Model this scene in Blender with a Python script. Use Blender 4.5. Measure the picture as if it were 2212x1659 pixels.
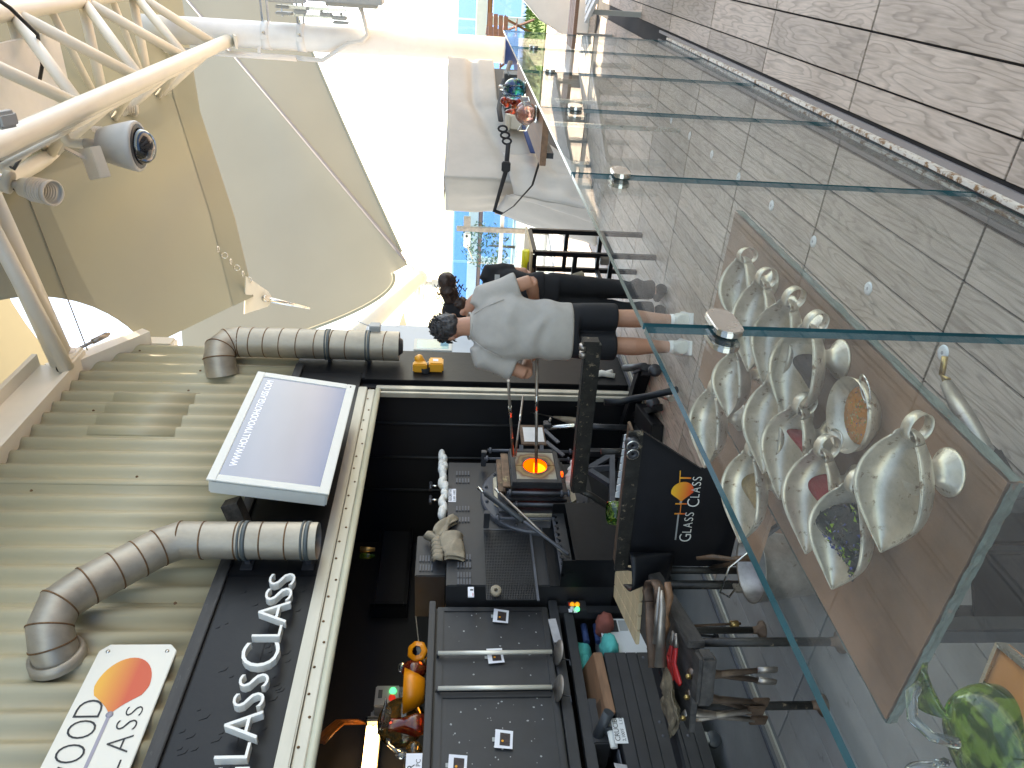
import bpy, bmesh, math, random
from math import sin, cos, pi, radians
from mathutils import Vector, Matrix, noise

scene = bpy.context.scene
for o in list(bpy.data.objects):
    bpy.data.objects.remove(o)
rnd = random.Random(11)
V = Vector

# ------------------------------------------------------------------ camera, sky, sun, exposure
# x runs along the workshop front (away), y towards the workshop, z up; the phone was turned on its side
EYE = V((0.0, 0.0, 1.55))
YAW, PITCH, ROLL, FOCAL = radians(30.9), radians(4.89), radians(1.4), 1597.6
FWD = V((cos(YAW) * cos(PITCH), sin(YAW) * cos(PITCH), -sin(PITCH)))
R0 = V((sin(YAW), -cos(YAW), 0.0))
U0 = R0.cross(FWD)
RGT = cos(ROLL) * R0 + sin(ROLL) * U0
UPV = RGT.cross(FWD)
cam_data = bpy.data.cameras.new("camera")
cam_data.sensor_width = 36.0
cam_data.lens = FOCAL / 2212.0 * 36.0
cam_data.clip_start = 0.02
cam_data.clip_end = 60000.0
cam = bpy.data.objects.new("camera", cam_data)
scene.collection.objects.link(cam)
mw = Matrix.Identity(4)
for i, ax in enumerate((-UPV, RGT, -FWD)):
    for k in range(3):
        mw[k][i] = ax[k]
mw.translation = EYE
cam.matrix_world = mw
scene.camera = cam

SUN_VEC = V((0.60, -0.14, 0.79)).normalized()
SUN_EL = math.asin(SUN_VEC.z)
SUN_ROT = math.atan2(SUN_VEC.x, SUN_VEC.y)
world = bpy.data.worlds.new("World")
scene.world = world
world.use_nodes = True
wt = world.node_tree
for n in list(wt.nodes):
    wt.nodes.remove(n)
wo = wt.nodes.new("ShaderNodeOutputWorld")
wb = wt.nodes.new("ShaderNodeBackground")
ws = wt.nodes.new("ShaderNodeTexSky")
ws.sky_type = 'NISHITA'
ws.sun_disc = False
ws.sun_elevation = SUN_EL
ws.sun_rotation = SUN_ROT
ws.air_density = 1.0
ws.dust_density = 0.8
ws.ozone_density = 1.0
wb.inputs[1].default_value = 0.15
wt.links.new(ws.outputs[0], wb.inputs[0])
wt.links.new(wb.outputs[0], wo.inputs[0])

sun_data = bpy.data.lights.new("sun", 'SUN')
sun_data.energy = 4.0
sun_data.angle = radians(0.5)
sun_data.color = (1.0, 0.95, 0.87)
sun = bpy.data.objects.new("sun", sun_data)
scene.collection.objects.link(sun)
sun.rotation_euler = SUN_VEC.to_track_quat('Z', 'Y').to_euler()

scene.view_settings.view_transform = 'Standard'
scene.view_settings.look = 'None'
scene.view_settings.gamma = 1.0
scene.view_settings.exposure = 2.15
scene.view_settings.use_curve_mapping = False
scene.view_settings.use_white_balance = True
scene.view_settings.white_balance_temperature = 8200
scene.view_settings.white_balance_tint = 12
scene.render.engine = 'CYCLES'
scene.cycles.max_bounces = 12
scene.cycles.transparent_max_bounces = 24
scene.cycles.transmission_bounces = 8
scene.cycles.caustics_reflective = False
scene.cycles.caustics_refractive = False

# ------------------------------------------------------------------ measuring: a photo point carried to a known plane
def ray(px, py):
    return FOCAL * FWD + (829.5 - py) * RGT - (px - 1106.0) * UPV
def PX(px, py, x):
    d = ray(px, py); return EYE + d * ((x - EYE.x) / d.x)
def PY(px, py, y):
    d = ray(px, py); return EYE + d * ((y - EYE.y) / d.y)
def PZ(px, py, z):
    d = ray(px, py); return EYE + d * ((z - EYE.z) / d.z)
def PD(px, py, dist):
    return EYE + ray(px, py) / FOCAL * dist

# ------------------------------------------------------------------ materials
MATS = {}
def nodes_of(m):
    m.use_nodes = True
    return m.node_tree.nodes, m.node_tree.links
def mat(name, col, rough=.5, metal=0.0, var=.12, sc=7.0, bump=0.0, bsc=60.0, spot=None, spot_th=.62,
        spot_sc=18.0, stretch=(1, 1, 1), coat=0.0, rvar=.12, spec=.5):
    m = bpy.data.materials.new(name)
    N, L = nodes_of(m)
    b = N["Principled BSDF"]
    tc = N.new("ShaderNodeTexCoord")
    mp = N.new("ShaderNodeMapping"); mp.inputs[3].default_value = stretch
    L.new(tc.outputs["Object"], mp.inputs[0])
    n1 = N.new("ShaderNodeTexNoise"); n1.inputs["Scale"].default_value = sc
    n1.inputs["Detail"].default_value = 6.0; n1.inputs["Roughness"].default_value = .62
    L.new(mp.outputs[0], n1.inputs["Vector"])
    cr = N.new("ShaderNodeValToRGB")
    cr.color_ramp.elements[0].position = .3; cr.color_ramp.elements[1].position = .72
    lo = tuple(max(0.0, c * (1 - var)) for c in col) + (1,)
    hi = tuple(min(1.0, c * (1 + var)) for c in col) + (1,)
    cr.color_ramp.elements[0].color = lo; cr.color_ramp.elements[1].color = hi
    L.new(n1.outputs[0], cr.inputs[0])
    out = cr.outputs[0]
    if spot:
        n2 = N.new("ShaderNodeTexNoise"); n2.inputs["Scale"].default_value = spot_sc
        n2.inputs["Detail"].default_value = 8.0; n2.inputs["Roughness"].default_value = .7
        L.new(mp.outputs[0], n2.inputs["Vector"])
        r2 = N.new("ShaderNodeValToRGB")
        r2.color_ramp.elements[0].position = spot_th; r2.color_ramp.elements[1].position = min(1, spot_th + .08)
        L.new(n2.outputs[0], r2.inputs[0])
        mx = N.new("ShaderNodeMixRGB"); mx.inputs[2].default_value = tuple(spot) + (1,)
        L.new(r2.outputs[0], mx.inputs[0]); L.new(out, mx.inputs[1])
        out = mx.outputs[0]
        if metal > 0:
            mr = N.new("ShaderNodeMapRange"); mr.inputs[3].default_value = metal; mr.inputs[4].default_value = metal * .3
            L.new(r2.outputs[0], mr.inputs[0]); L.new(mr.outputs[0], b.inputs["Metallic"])
    L.new(out, b.inputs["Base Color"])
    b.inputs["Metallic"].default_value = metal
    b.inputs["Specular IOR Level"].default_value = spec
    rr = N.new("ShaderNodeMapRange"); rr.inputs[3].default_value = max(.02, rough - rvar); rr.inputs[4].default_value = min(1, rough + rvar)
    L.new(n1.outputs[0], rr.inputs[0]); L.new(rr.outputs[0], b.inputs["Roughness"])
    b.inputs["Coat Weight"].default_value = coat
    if bump > 0:
        n3 = N.new("ShaderNodeTexNoise"); n3.inputs["Scale"].default_value = bsc; n3.inputs["Detail"].default_value = 5.0
        L.new(mp.outputs[0], n3.inputs["Vector"])
        bp = N.new("ShaderNodeBump"); bp.inputs["Strength"].default_value = bump; bp.inputs["Distance"].default_value = .01
        L.new(n3.outputs[0], bp.inputs["Height"]); L.new(bp.outputs[0], b.inputs["Normal"])
    MATS[name] = m
    return m
def emit(name, col, strength):
    m = bpy.data.materials.new(name)
    N, L = nodes_of(m)
    b = N["Principled BSDF"]
    b.inputs["Base Color"].default_value = tuple(col) + (1,)
    b.inputs["Emission Color"].default_value = tuple(col) + (1,)
    b.inputs["Emission Strength"].default_value = strength
    MATS[name] = m
    return m
def sheet_glass(name, tint, refl=1.0, rough=0.0, dust=0.0):
    m = bpy.data.materials.new(name)
    N, L = nodes_of(m)
    N.remove(N["Principled BSDF"])
    o = N["Material Output"]
    t = N.new("ShaderNodeBsdfTransparent"); t.inputs[0].default_value = tuple(tint) + (1,)
    g = N.new("ShaderNodeBsdfGlossy"); g.inputs["Roughness"].default_value = rough
    f = N.new("ShaderNodeFresnel")
    ge = N.new("ShaderNodeNewGeometry"); io = N.new("ShaderNodeMapRange")     # the same reflection from either side of a pane
    io.inputs[3].default_value = 1.5; io.inputs[4].default_value = 1 / 1.5
    L.new(ge.outputs["Backfacing"], io.inputs[0]); L.new(io.outputs[0], f.inputs[0])
    mu = N.new("ShaderNodeMath"); mu.operation = 'MULTIPLY'; mu.inputs[1].default_value = refl; mu.use_clamp = True
    L.new(f.outputs[0], mu.inputs[0])
    x = N.new("ShaderNodeMixShader")
    L.new(mu.outputs[0], x.inputs[0]); L.new(t.outputs[0], x.inputs[1]); L.new(g.outputs[0], x.inputs[2])
    res = x.outputs[0]
    if dust:
        d = N.new("ShaderNodeBsdfDiffuse"); d.inputs[0].default_value = (.72, .74, .74, 1)
        tc = N.new("ShaderNodeTexCoord"); mp = N.new("ShaderNodeMapping"); mp.inputs[3].default_value = (3, 3, 9)
        n = N.new("ShaderNodeTexNoise"); n.inputs["Scale"].default_value = 1.2; n.inputs["Detail"].default_value = 9
        n.inputs["Roughness"].default_value = .7
        L.new(tc.outputs["Object"], mp.inputs[0]); L.new(mp.outputs[0], n.inputs["Vector"])
        mr = N.new("ShaderNodeMapRange"); mr.inputs[1].default_value = .42; mr.inputs[2].default_value = .8
        mr.inputs[3].default_value = dust * .45; mr.inputs[4].default_value = dust * 2.0
        L.new(n.outputs[0], mr.inputs[0])
        x2 = N.new("ShaderNodeMixShader")
        L.new(mr.outputs[0], x2.inputs[0]); L.new(res, x2.inputs[1]); L.new(d.outputs[0], x2.inputs[2])
        res = x2.outputs[0]
    L.new(res, o.inputs[0])
    MATS[name] = m
    return m
def art_glass(name, col, rough=.02, swirl=None, sc=9.0):
    m = bpy.data.materials.new(name)
    N, L = nodes_of(m)
    b = N["Principled BSDF"]
    b.inputs["Base Color"].default_value = tuple(col) + (1,)
    b.inputs["Roughness"].default_value = rough
    b.inputs["Transmission Weight"].default_value = .96
    b.inputs["IOR"].default_value = 1.45
    if swirl:
        tc = N.new("ShaderNodeTexCoord")
        n = N.new("ShaderNodeTexNoise"); n.inputs["Scale"].default_value = sc; n.inputs["Distortion"].default_value = 3.0
        n.inputs["Detail"].default_value = 3
        cr = N.new("ShaderNodeValToRGB")
        cr.color_ramp.elements[0].position = .46; cr.color_ramp.elements[0].color = tuple(col) + (1,)
        cr.color_ramp.elements[1].position = .56; cr.color_ramp.elements[1].color = tuple(swirl) + (1,)
        L.new(tc.outputs["Object"], n.inputs["Vector"]); L.new(n.outputs[0], cr.inputs[0])
        L.new(cr.outputs[0], b.inputs["Base Color"])
        b.inputs["Transmission Weight"].default_value = .72
    MATS[name] = m
    return m
def canvas(name, col, transl=.45, seam=False):
    m = bpy.data.materials.new(name)
    N, L = nodes_of(m)
    N.remove(N["Principled BSDF"])
    o = N["Material Output"]
    tc = N.new("ShaderNodeTexCoord")
    n = N.new("ShaderNodeTexNoise"); n.inputs["Scale"].default_value = 0.8; n.inputs["Detail"].default_value = 7
    L.new(tc.outputs["Object"], n.inputs["Vector"])
    cr = N.new("ShaderNodeValToRGB")
    cr.color_ramp.elements[0].position = .3; cr.color_ramp.elements[1].position = .75
    cr.color_ramp.elements[0].color = tuple(c * .94 for c in col) + (1,); cr.color_ramp.elements[1].color = tuple(col) + (1,)
    L.new(n.outputs[0], cr.inputs[0])
    d = N.new("ShaderNodeBsdfDiffuse"); t = N.new("ShaderNodeBsdfTranslucent")
    L.new(cr.outputs[0], d.inputs[0]); L.new(cr.outputs[0], t.inputs[0])
    x = N.new("ShaderNodeMixShader"); x.inputs[0].default_value = transl
    L.new(d.outputs[0], x.inputs[1]); L.new(t.outputs[0], x.inputs[2])
    L.new(x.outputs[0], o.inputs[0])
    MATS[name] = m
    return m
def wood_tile(name, dark, light, axis_scale=(1.2, 9, 9), rings=True):
    m = bpy.data.materials.new(name)
    N, L = nodes_of(m)
    b = N["Principled BSDF"]
    tc = N.new("ShaderNodeTexCoord")
    oi = N.new("ShaderNodeObjectInfo")
    ad = N.new("ShaderNodeVectorMath"); ad.operation = 'ADD'
    ml = N.new("ShaderNodeVectorMath"); ml.operation = 'SCALE'; ml.inputs["Scale"].default_value = 1.0
    cb = N.new("ShaderNodeCombineXYZ")
    m1 = N.new("ShaderNodeMath"); m1.operation = 'MULTIPLY'; m1.inputs[1].default_value = 37.0
    m2 = N.new("ShaderNodeMath"); m2.operation = 'MULTIPLY'; m2.inputs[1].default_value = 91.0
    L.new(oi.outputs["Random"], m1.inputs[0]); L.new(oi.outputs["Random"], m2.inputs[0])
    L.new(m1.outputs[0], cb.inputs[0]); L.new(m2.outputs[0], cb.inputs[1])
    L.new(tc.outputs["Object"], ad.inputs[0]); L.new(cb.outputs[0], ad.inputs[1])
    mp = N.new("ShaderNodeMapping"); mp.inputs[3].default_value = axis_scale
    L.new(ad.outputs[0], mp.inputs[0])
    nz = N.new("ShaderNodeTexNoise"); nz.inputs["Scale"].default_value = .9; nz.inputs["Detail"].default_value = 2.5
    nz.inputs["Roughness"].default_value = .5
    L.new(mp.outputs[0], nz.inputs["Vector"])
    # contour lines of a smooth field read as cathedral grain
    mm = N.new("ShaderNodeMath"); mm.operation = 'MULTIPLY'; mm.inputs[1].default_value = 16.0
    fr = N.new("ShaderNodeMath"); fr.operation = 'FRACT'
    L.new(nz.outputs[0], mm.inputs[0]); L.new(mm.outputs[0], fr.inputs[0])
    gr = N.new("ShaderNodeValToRGB")
    e = gr.color_ramp.elements
    e[0].position = 0.0; e[0].color = (.60, .585, .57, 1)
    e[1].position = .35; e[1].color = (1, 1, 1, 1)
    e.new(.9).color = (1, 1, 1, 1); e.new(1.0).color = (.60, .585, .57, 1)
    L.new(fr.outputs[0], gr.inputs[0])
    fine = N.new("ShaderNodeTexNoise"); fine.inputs["Scale"].default_value = 9; fine.inputs["Detail"].default_value = 6
    mpf = N.new("ShaderNodeMapping"); mpf.inputs[3].default_value = (1.0, 12, 12)
    L.new(ad.outputs[0], mpf.inputs[0]); L.new(mpf.outputs[0], fine.inputs["Vector"])
    big = N.new("ShaderNodeTexNoise"); big.inputs["Scale"].default_value = 3.0; big.inputs["Detail"].default_value = 5
    L.new(ad.outputs[0], big.inputs["Vector"])
    av = N.new("ShaderNodeMath"); av.operation = 'ADD'; L.new(fine.outputs[0], av.inputs[0]); L.new(big.outputs[0], av.inputs[1])
    hv = N.new("ShaderNodeMath"); hv.operation = 'MULTIPLY_ADD'; hv.inputs[1].default_value = .5; hv.inputs[2].default_value = 0
    L.new(av.outputs[0], hv.inputs[0])
    cr = N.new("ShaderNodeValToRGB")
    cr.color_ramp.elements[0].position = .36; cr.color_ramp.elements[0].color = tuple(dark) + (1,)
    cr.color_ramp.elements[1].position = .66; cr.color_ramp.elements[1].color = tuple(light) + (1,)
    L.new(hv.outputs[0], cr.inputs[0])
    mx = N.new("ShaderNodeMixRGB"); mx.blend_type = 'MULTIPLY'; mx.inputs[0].default_value = .75 if rings else 0.0
    L.new(cr.outputs[0], mx.inputs[1]); L.new(gr.outputs[0], mx.inputs[2])
    hs = N.new("ShaderNodeHueSaturation")
    vr = N.new("ShaderNodeMapRange"); vr.inputs[3].default_value = .86; vr.inputs[4].default_value = 1.14
    L.new(oi.outputs["Random"], vr.inputs[0]); L.new(vr.outputs[0], hs.inputs["Value"]); L.new(mx.outputs[0], hs.inputs["Color"])
    L.new(hs.outputs[0], b.inputs["Base Color"])
    b.inputs["Roughness"].default_value = .55
    bp = N.new("ShaderNodeBump"); bp.inputs["Strength"].default_value = .25; bp.inputs["Distance"].default_value = .004
    L.new(mx.outputs[0], bp.inputs["Height"]); L.new(bp.outputs[0], b.inputs["Normal"])
    MATS[name] = m
    return m

M = MATS
mat("white_paint", (.78, .73, .61), .38, var=.05, sc=3, spot=(.45, .36, .25), spot_th=.72, spot_sc=5)
mat("white_plain", (.8, .79, .76), .4, var=.04)
mat("cream_wall", (.41, .37, .245), .42, var=.09, sc=2.2, spot=(.46, .42, .32), spot_th=.66, spot_sc=3.0, stretch=(1, 1, .35))
mat("black_gloss", (.006, .0065, .008), .42, var=.4, sc=4, bump=.10, bsc=22, rvar=.1, spec=.28)
mat("black_matt", (.009, .009, .011), .6, var=.3, sc=5, bump=.05, spec=.3)
mat("black_wall", (.006, .006, .008), .7, var=.3, sc=3)
mat("charcoal_steel", (.023, .0235, .026), .5, var=.3, sc=6, spot=(.10, .10, .10), spot_th=.72, spot_sc=14)
mat("steel_grey", (.09, .095, .11), .5, metal=.3, var=.3, sc=8)
mat("gunmetal", (.055, .057, .065), .45, metal=.5, var=.3, sc=12, spot=(.20, .09, .03), spot_th=.72)
mat("dirty_rail", (.03, .028, .025), .5, metal=.4, var=.5, sc=14, spot=(.24, .19, .13), spot_th=.60, spot_sc=30, bump=.2, bsc=80)
mat("fascia_edge", (.028, .027, .026), .55, var=.6, sc=22, stretch=(.3, 1, 1), spot=(.09, .085, .08), spot_th=.6, spot_sc=30)
mat("track_metal", (.46, .44, .37), .45, metal=.35, var=.18, sc=5, stretch=(.3, 1, 1), spot=(.25, .18, .10), spot_th=.72, spot_sc=10)
mat("track_lip", (.55, .55, .42), .5, var=.12, sc=6, stretch=(.3, 1, 1))
mat("galv", (.40, .355, .285), .48, metal=.5, var=.22, sc=7, stretch=(1, 1, .5), spot=(.30, .19, .10), spot_th=.67, spot_sc=6, bump=.05, bsc=20)
mat("rust_seam", (.17, .09, .04), .7, metal=.3, var=.5, sc=30)
mat("clamp_grey", (.11, .13, .13), .5, metal=.4, var=.2)
mat("rod_cream", (.72, .68, .58), .35, metal=.3, var=.05)
mat("wood_orange", (.42, .16, .04), .4, var=.2, sc=9)
mat("stainless", (.62, .60, .55), .27, metal=1.0, var=.08, sc=14)
mat("scoop_steel", (.60, .515, .40), .36, metal=.62, var=.24, sc=20, spot=(.15, .08, .035), spot_th=.57, spot_sc=36, bump=.04, bsc=35)
mat("copper_plate", (.26, .14, .08), .5, metal=.0, var=.35, sc=4, spot=(.25, .17, .13), spot_th=.6, spot_sc=7)
mat("verdigris", (.11, .135, .115), .65, metal=.2, var=.3, sc=30, spot=(.18, .11, .08), spot_th=.6, spot_sc=40)
mat("rusty_iron", (.12, .075, .05), .6, metal=.5, var=.4, sc=22, bump=.15)
mat("tool_steel", (.34, .30, .26), .4, metal=.8, var=.3, sc=15, spot=(.16, .09, .05), spot_th=.62, spot_sc=20)
mat("brown_steel", (.14, .10, .075), .4, metal=.7, var=.3, sc=15)
mat("red_grip", (.45, .02, .02), .35, var=.1)
mat("wood_dark", (.10, .055, .03), .55, var=.4, sc=10, stretch=(.3, 3, 3), bump=.1)
mat("wood_pale", (.55, .42, .25), .55, var=.2, sc=9, stretch=(3, .4, 3))
mat("wood_brown", (.23, .12, .065), .55, var=.3, sc=8, stretch=(.5, 4, 4))
mat("burnt_paper", (.14, .11, .07), .8, var=.6, sc=26, spot=(.40, .36, .27), spot_th=.6, spot_sc=40)
mat("burnt_wood", (.05, .045, .04), .7, var=.6, sc=16, stretch=(.4, 2, 2), bump=.3, spot=(.14, .12, .10), spot_th=.62, spot_sc=20)
mat("canvas_tarp", (.44, .41, .365), .75, var=.1, sc=2.5, bump=.25, bsc=4, spot=(.38, .35, .31), spot_th=.68, spot_sc=3)
mat("strap_black", (.012, .012, .014), .7, var=.2)
mat("strap_blue", (.02, .045, .14), .7, var=.2)
mat("plastic_dark", (.035, .04, .045), .45, var=.15)
mat("plastic_grey", (.36, .37, .36), .45, var=.06)
mat("camera_grey", (.42, .415, .385), .42, var=.08, sc=4)
mat("dome", (.02, .02, .022), .06, var=.1, coat=.5, rvar=.02)
mat("tv_frame", (.70, .71, .66), .45, var=.03, sc=20, bump=.05, bsc=200)
mat("orange_plastic", (.75, .34, .03), .4, var=.1)
mat("orange_bowl", (.80, .26, .01), .35, var=.06)
mat("orange_cable", (.30, .10, .02), .5, var=.2)
mat("yellow_torch", (.72, .62, .02), .4, var=.08)
mat("red_label", (.62, .05, .03), .5, var=.05)
mat("paper", (.78, .78, .82), .7, var=.03)
mat("print_dark", (.045, .03, .03), .6, var=.6, sc=60)
mat("print_orange", (.8, .33, .02), .6, var=.1)
mat("glove_cloth", (.34, .28, .20), .85, var=.25, sc=9, bump=.3, bsc=90, spot=(.15, .12, .09), spot_th=.65, spot_sc=8)
mat("teal_cloth", (.05, .42, .38), .85, var=.2, sc=8, bump=.3, bsc=60)
mat("rust_cloth", (.25, .07, .05), .85, var=.2, sc=8)
mat("grey_cloth", (.42, .40, .40), .85, var=.2, sc=8)
mat("ceramic_wool", (.78, .76, .70), .95, var=.12, sc=14, bump=.8, bsc=40)
mat("firebrick", (.55, .48, .36), .8, var=.25, sc=10, spot=(.28, .10, .05), spot_th=.58, spot_sc=7)
mat("heat_tint", (.14, .085, .055), .5, metal=.4, var=.6, sc=14, spot=(.34, .27, .14), spot_th=.54, spot_sc=9)
mat("white_board", (.72, .71, .68), .6, var=.1, sc=14)
mat("panel_white", (.68, .69, .68), .5, var=.06)
mat("glass_edge", (.022, .10, .115), .15, var=.25, sc=14, rvar=.03, spec=.35)
mat("teal_edge_pale", (.28, .42, .40), .2, var=.3, sc=10)
mat("skin", (.50, .26, .18), .5, var=.08, sc=10, spec=.35)
mat("skin_tan", (.44, .22, .14), .5, var=.08, sc=10, spec=.35)
mat("shirt_grey", (.38, .355, .32), .85, var=.05, sc=20, bump=.12, bsc=220)
mat("shorts_navy", (.006, .0065, .009), .8, var=.2, sc=14)
mat("cloth_black", (.005, .005, .0065), .9, var=.25, sc=12)
mat("hair_dark", (.03, .028, .028), .5, var=.7, sc=40, stretch=(1, 1, .4), bump=.8, bsc=70, spot=(.16, .16, .16), spot_th=.62, spot_sc=40)
mat("hair_brown", (.035, .018, .012), .55, var=.7, sc=40, bump=.9, bsc=60)
mat("shoe_white", (.62, .60, .54), .6, var=.1, sc=14, bump=.1)
mat("concrete", (.20, .205, .20), .6, var=.16, sc=4, spot=(.11, .11, .10), spot_th=.66, spot_sc=6, bump=.08)
mat("floor_tile", (.31, .295, .27), .55, var=.14, sc=5, spot=(.22, .21, .19), spot_th=.62, spot_sc=7, bump=.05)
mat("grout", (.010, .009, .009), .8, var=.3)
mat("rusty_channel", (.68, .63, .54), .45, metal=.3, var=.15, sc=16, spot=(.24, .12, .04), spot_th=.50, spot_sc=34)
mat("strip_grey", (.27, .235, .215), .5, var=.08)
mat("sill_light", (.62, .62, .56), .5, var=.06)
mat("grass", (.09, .16, .03), .9, var=.4, sc=30)
mat("leaf", (.045, .10, .02), .7, var=.5, sc=20)
mat("sea", (.045, .13, .30), .6, var=.15, sc=.01, stretch=(.3, 1, 1), bump=.3, bsc=.05, spec=.1)
mat("hand_rail", (.32, .13, .05), .4, var=.15, sc=5)
mat("furniture_wood", (.22, .085, .05), .5, var=.3, sc=9)
mat("door_blue", (.40, .46, .52), .35, var=.06, sc=3)
mat("cable_white", (.66, .64, .6), .5, var=.08)
mat("cable_black", (.012, .012, .012), .5, var=.1)
mat("lamp_body", (.62, .57, .47), .45, var=.06)
mat("brass", (.5, .33, .12), .35, metal=.8, var=.2)
mat("sign_white", (.76, .73, .63), .4, var=.03, sc=3)
mat("letter_white", (.80, .79, .74), .45, var=.03)
mat("sign_black", (.012, .012, .012), .5, var=.1)
mat("sign_lilac", (.33, .31, .36), .5, var=.05)
mat("frit_red", (.33, .012, .015), .8, var=.2, sc=60)
mat("frit_sand", (.34, .22, .08), .85, var=.3, sc=60)
mat("frit_black", (.012, .012, .014), .7, var=.4, sc=60)
mat("frit_green", (.22, .34, .03), .3, var=.3, sc=40)
mat("frit_blue", (.035, .06, .24), .3, var=.3, sc=40)
mat("frit_dark", (.010, .02, .024), .3, var=.3, sc=40)
mat("frit_orange", (.62, .22, .03), .4, var=.3, sc=40)
mat("frit_cream", (.55, .45, .25), .5, var=.3, sc=40)
emit("tube_light", (1.0, .70, .36), 3.2)
emit("furnace_fire", (1.0, .075, .008), .75)
emit("furnace_core", (1.0, .20, .02), 1.1)
emit("led_green", (.02, .8, .25), .7)
emit("led_red", (.7, .03, .02), .15)
emit("led_amber", (.8, .35, .02), .2)
sheet_glass("balustrade_glass", (.95, .98, .97), .70, dust=.012)
sheet_glass("screen_glass", (.72, .86, .93), 1.0)
sheet_glass("clear_glass", (.93, .95, .95), 1.2)
sheet_glass("lamp_diffuser", (1, .97, .9), .5)
art_glass("glass_green", (.02, .10, .012), swirl=(.28, .45, .06), sc=17)
art_glass("glass_clear", (.86, .92, .90))
art_glass("glass_blue", (.02, .05, .30), swirl=(.02, .25, .15), sc=10)
art_glass("glass_pink", (.62, .25, .18), swirl=(.75, .48, .38), sc=18)
art_glass("glass_red", (.35, .03, .02), swirl=(.5, .12, .03), sc=14)
art_glass("glass_amber", (.42, .19, .04), swirl=(.10, .10, .06), sc=20)
art_glass("glass_smoke", (.03, .02, .03))
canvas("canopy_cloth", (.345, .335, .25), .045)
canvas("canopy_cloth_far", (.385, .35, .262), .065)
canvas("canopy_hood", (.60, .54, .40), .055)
wood_tile("deck_tile", (.43, .335, .255), (.63, .505, .40))
wood_tile("bench_slat", (.20, .10, .06), (.34, .19, .12), rings=False)

def heat_plate(name, cx, cz):
    """pale plate stained by heat in uneven rings round the opening"""
    m = bpy.data.materials.new(name)
    N, L = nodes_of(m); b = N["Principled BSDF"]
    ge = N.new("ShaderNodeTexCoord"); n = N.new("ShaderNodeTexNoise"); n.inputs["Scale"].default_value = 9; n.inputs["Detail"].default_value = 5
    L.new(ge.outputs["Object"], n.inputs["Vector"])
    sb = N.new("ShaderNodeVectorMath"); sb.operation = 'SUBTRACT'; sb.inputs[1].default_value = (cx, 0, cz)
    ml = N.new("ShaderNodeVectorMath"); ml.operation = 'MULTIPLY'; ml.inputs[1].default_value = (1, 0, 1)
    ln = N.new("ShaderNodeVectorMath"); ln.operation = 'LENGTH'
    L.new(ge.outputs["Object"], sb.inputs[0]); L.new(sb.outputs[0], ml.inputs[0]); L.new(ml.outputs[0], ln.inputs[0])
    ma = N.new("ShaderNodeMath"); ma.operation = 'MULTIPLY_ADD'; ma.inputs[1].default_value = .13
    L.new(n.outputs[0], ma.inputs[0]); L.new(ln.outputs["Value"], ma.inputs[2])
    cr = N.new("ShaderNodeValToRGB"); e = cr.color_ramp.elements
    e[0].position = .13; e[0].color = (.20, .13, .08, 1); e[1].position = .28; e[1].color = (.34, .32, .28, 1)
    e.new(.16).color = (.13, .045, .018, 1); e.new(.19).color = (.34, .22, .08, 1); e.new(.215).color = (.18, .08, .04, 1); e.new(.24).color = (.36, .31, .22, 1)
    L.new(ma.outputs[0], cr.inputs[0]); L.new(cr.outputs[0], b.inputs["Base Color"])
    b.inputs["Roughness"].default_value = .6
    M[name] = m
# the screen: grey-lilac, pale emission in soft streaks
def screen_mat():
    m = bpy.data.materials.new("tv_screen")
    N, L = nodes_of(m); b = N["Principled BSDF"]
    b.inputs["Base Color"].default_value = (.10, .11, .15, 1); b.inputs["Roughness"].default_value = .16
    tc = N.new("ShaderNodeTexCoord"); mp = N.new("ShaderNodeMapping"); mp.inputs[3].default_value = (.8, .8, 3.5)
    n = N.new("ShaderNodeTexNoise"); n.inputs["Scale"].default_value = 1.3; n.inputs["Detail"].default_value = 4
    cr = N.new("ShaderNodeValToRGB")
    cr.color_ramp.elements[0].position = .3; cr.color_ramp.elements[0].color = (.22, .32, .56, 1)
    cr.color_ramp.elements[1].position = .7; cr.color_ramp.elements[1].color = (.29, .40, .68, 1)
    L.new(tc.outputs["Object"], mp.inputs[0]); L.new(mp.outputs[0], n.inputs["Vector"]); L.new(n.outputs[0], cr.inputs[0])
    L.new(cr.outputs[0], b.inputs["Emission Color"]); b.inputs["Emission Strength"].default_value = .135
    M["tv_screen"] = m
screen_mat()
def ramp_mat(name, c0, c1, axis, lo, hi, rough=.45):
    m = bpy.data.materials.new(name)
    N, L = nodes_of(m); b = N["Principled BSDF"]
    tc = N.new("ShaderNodeTexCoord"); sp = N.new("ShaderNodeSeparateXYZ"); mr = N.new("ShaderNodeMapRange")
    mr.inputs[1].default_value = lo; mr.inputs[2].default_value = hi
    cr = N.new("ShaderNodeValToRGB"); cr.color_ramp.elements[0].color = c0 + (1,); cr.color_ramp.elements[1].color = c1 + (1,)
    L.new(tc.outputs["Object"], sp.inputs[0]); L.new(sp.outputs[axis], mr.inputs[0]); L.new(mr.outputs[0], cr.inputs[0])
    L.new(cr.outputs[0], b.inputs["Base Color"]); b.inputs["Roughness"].default_value = rough
    M[name] = m

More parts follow.
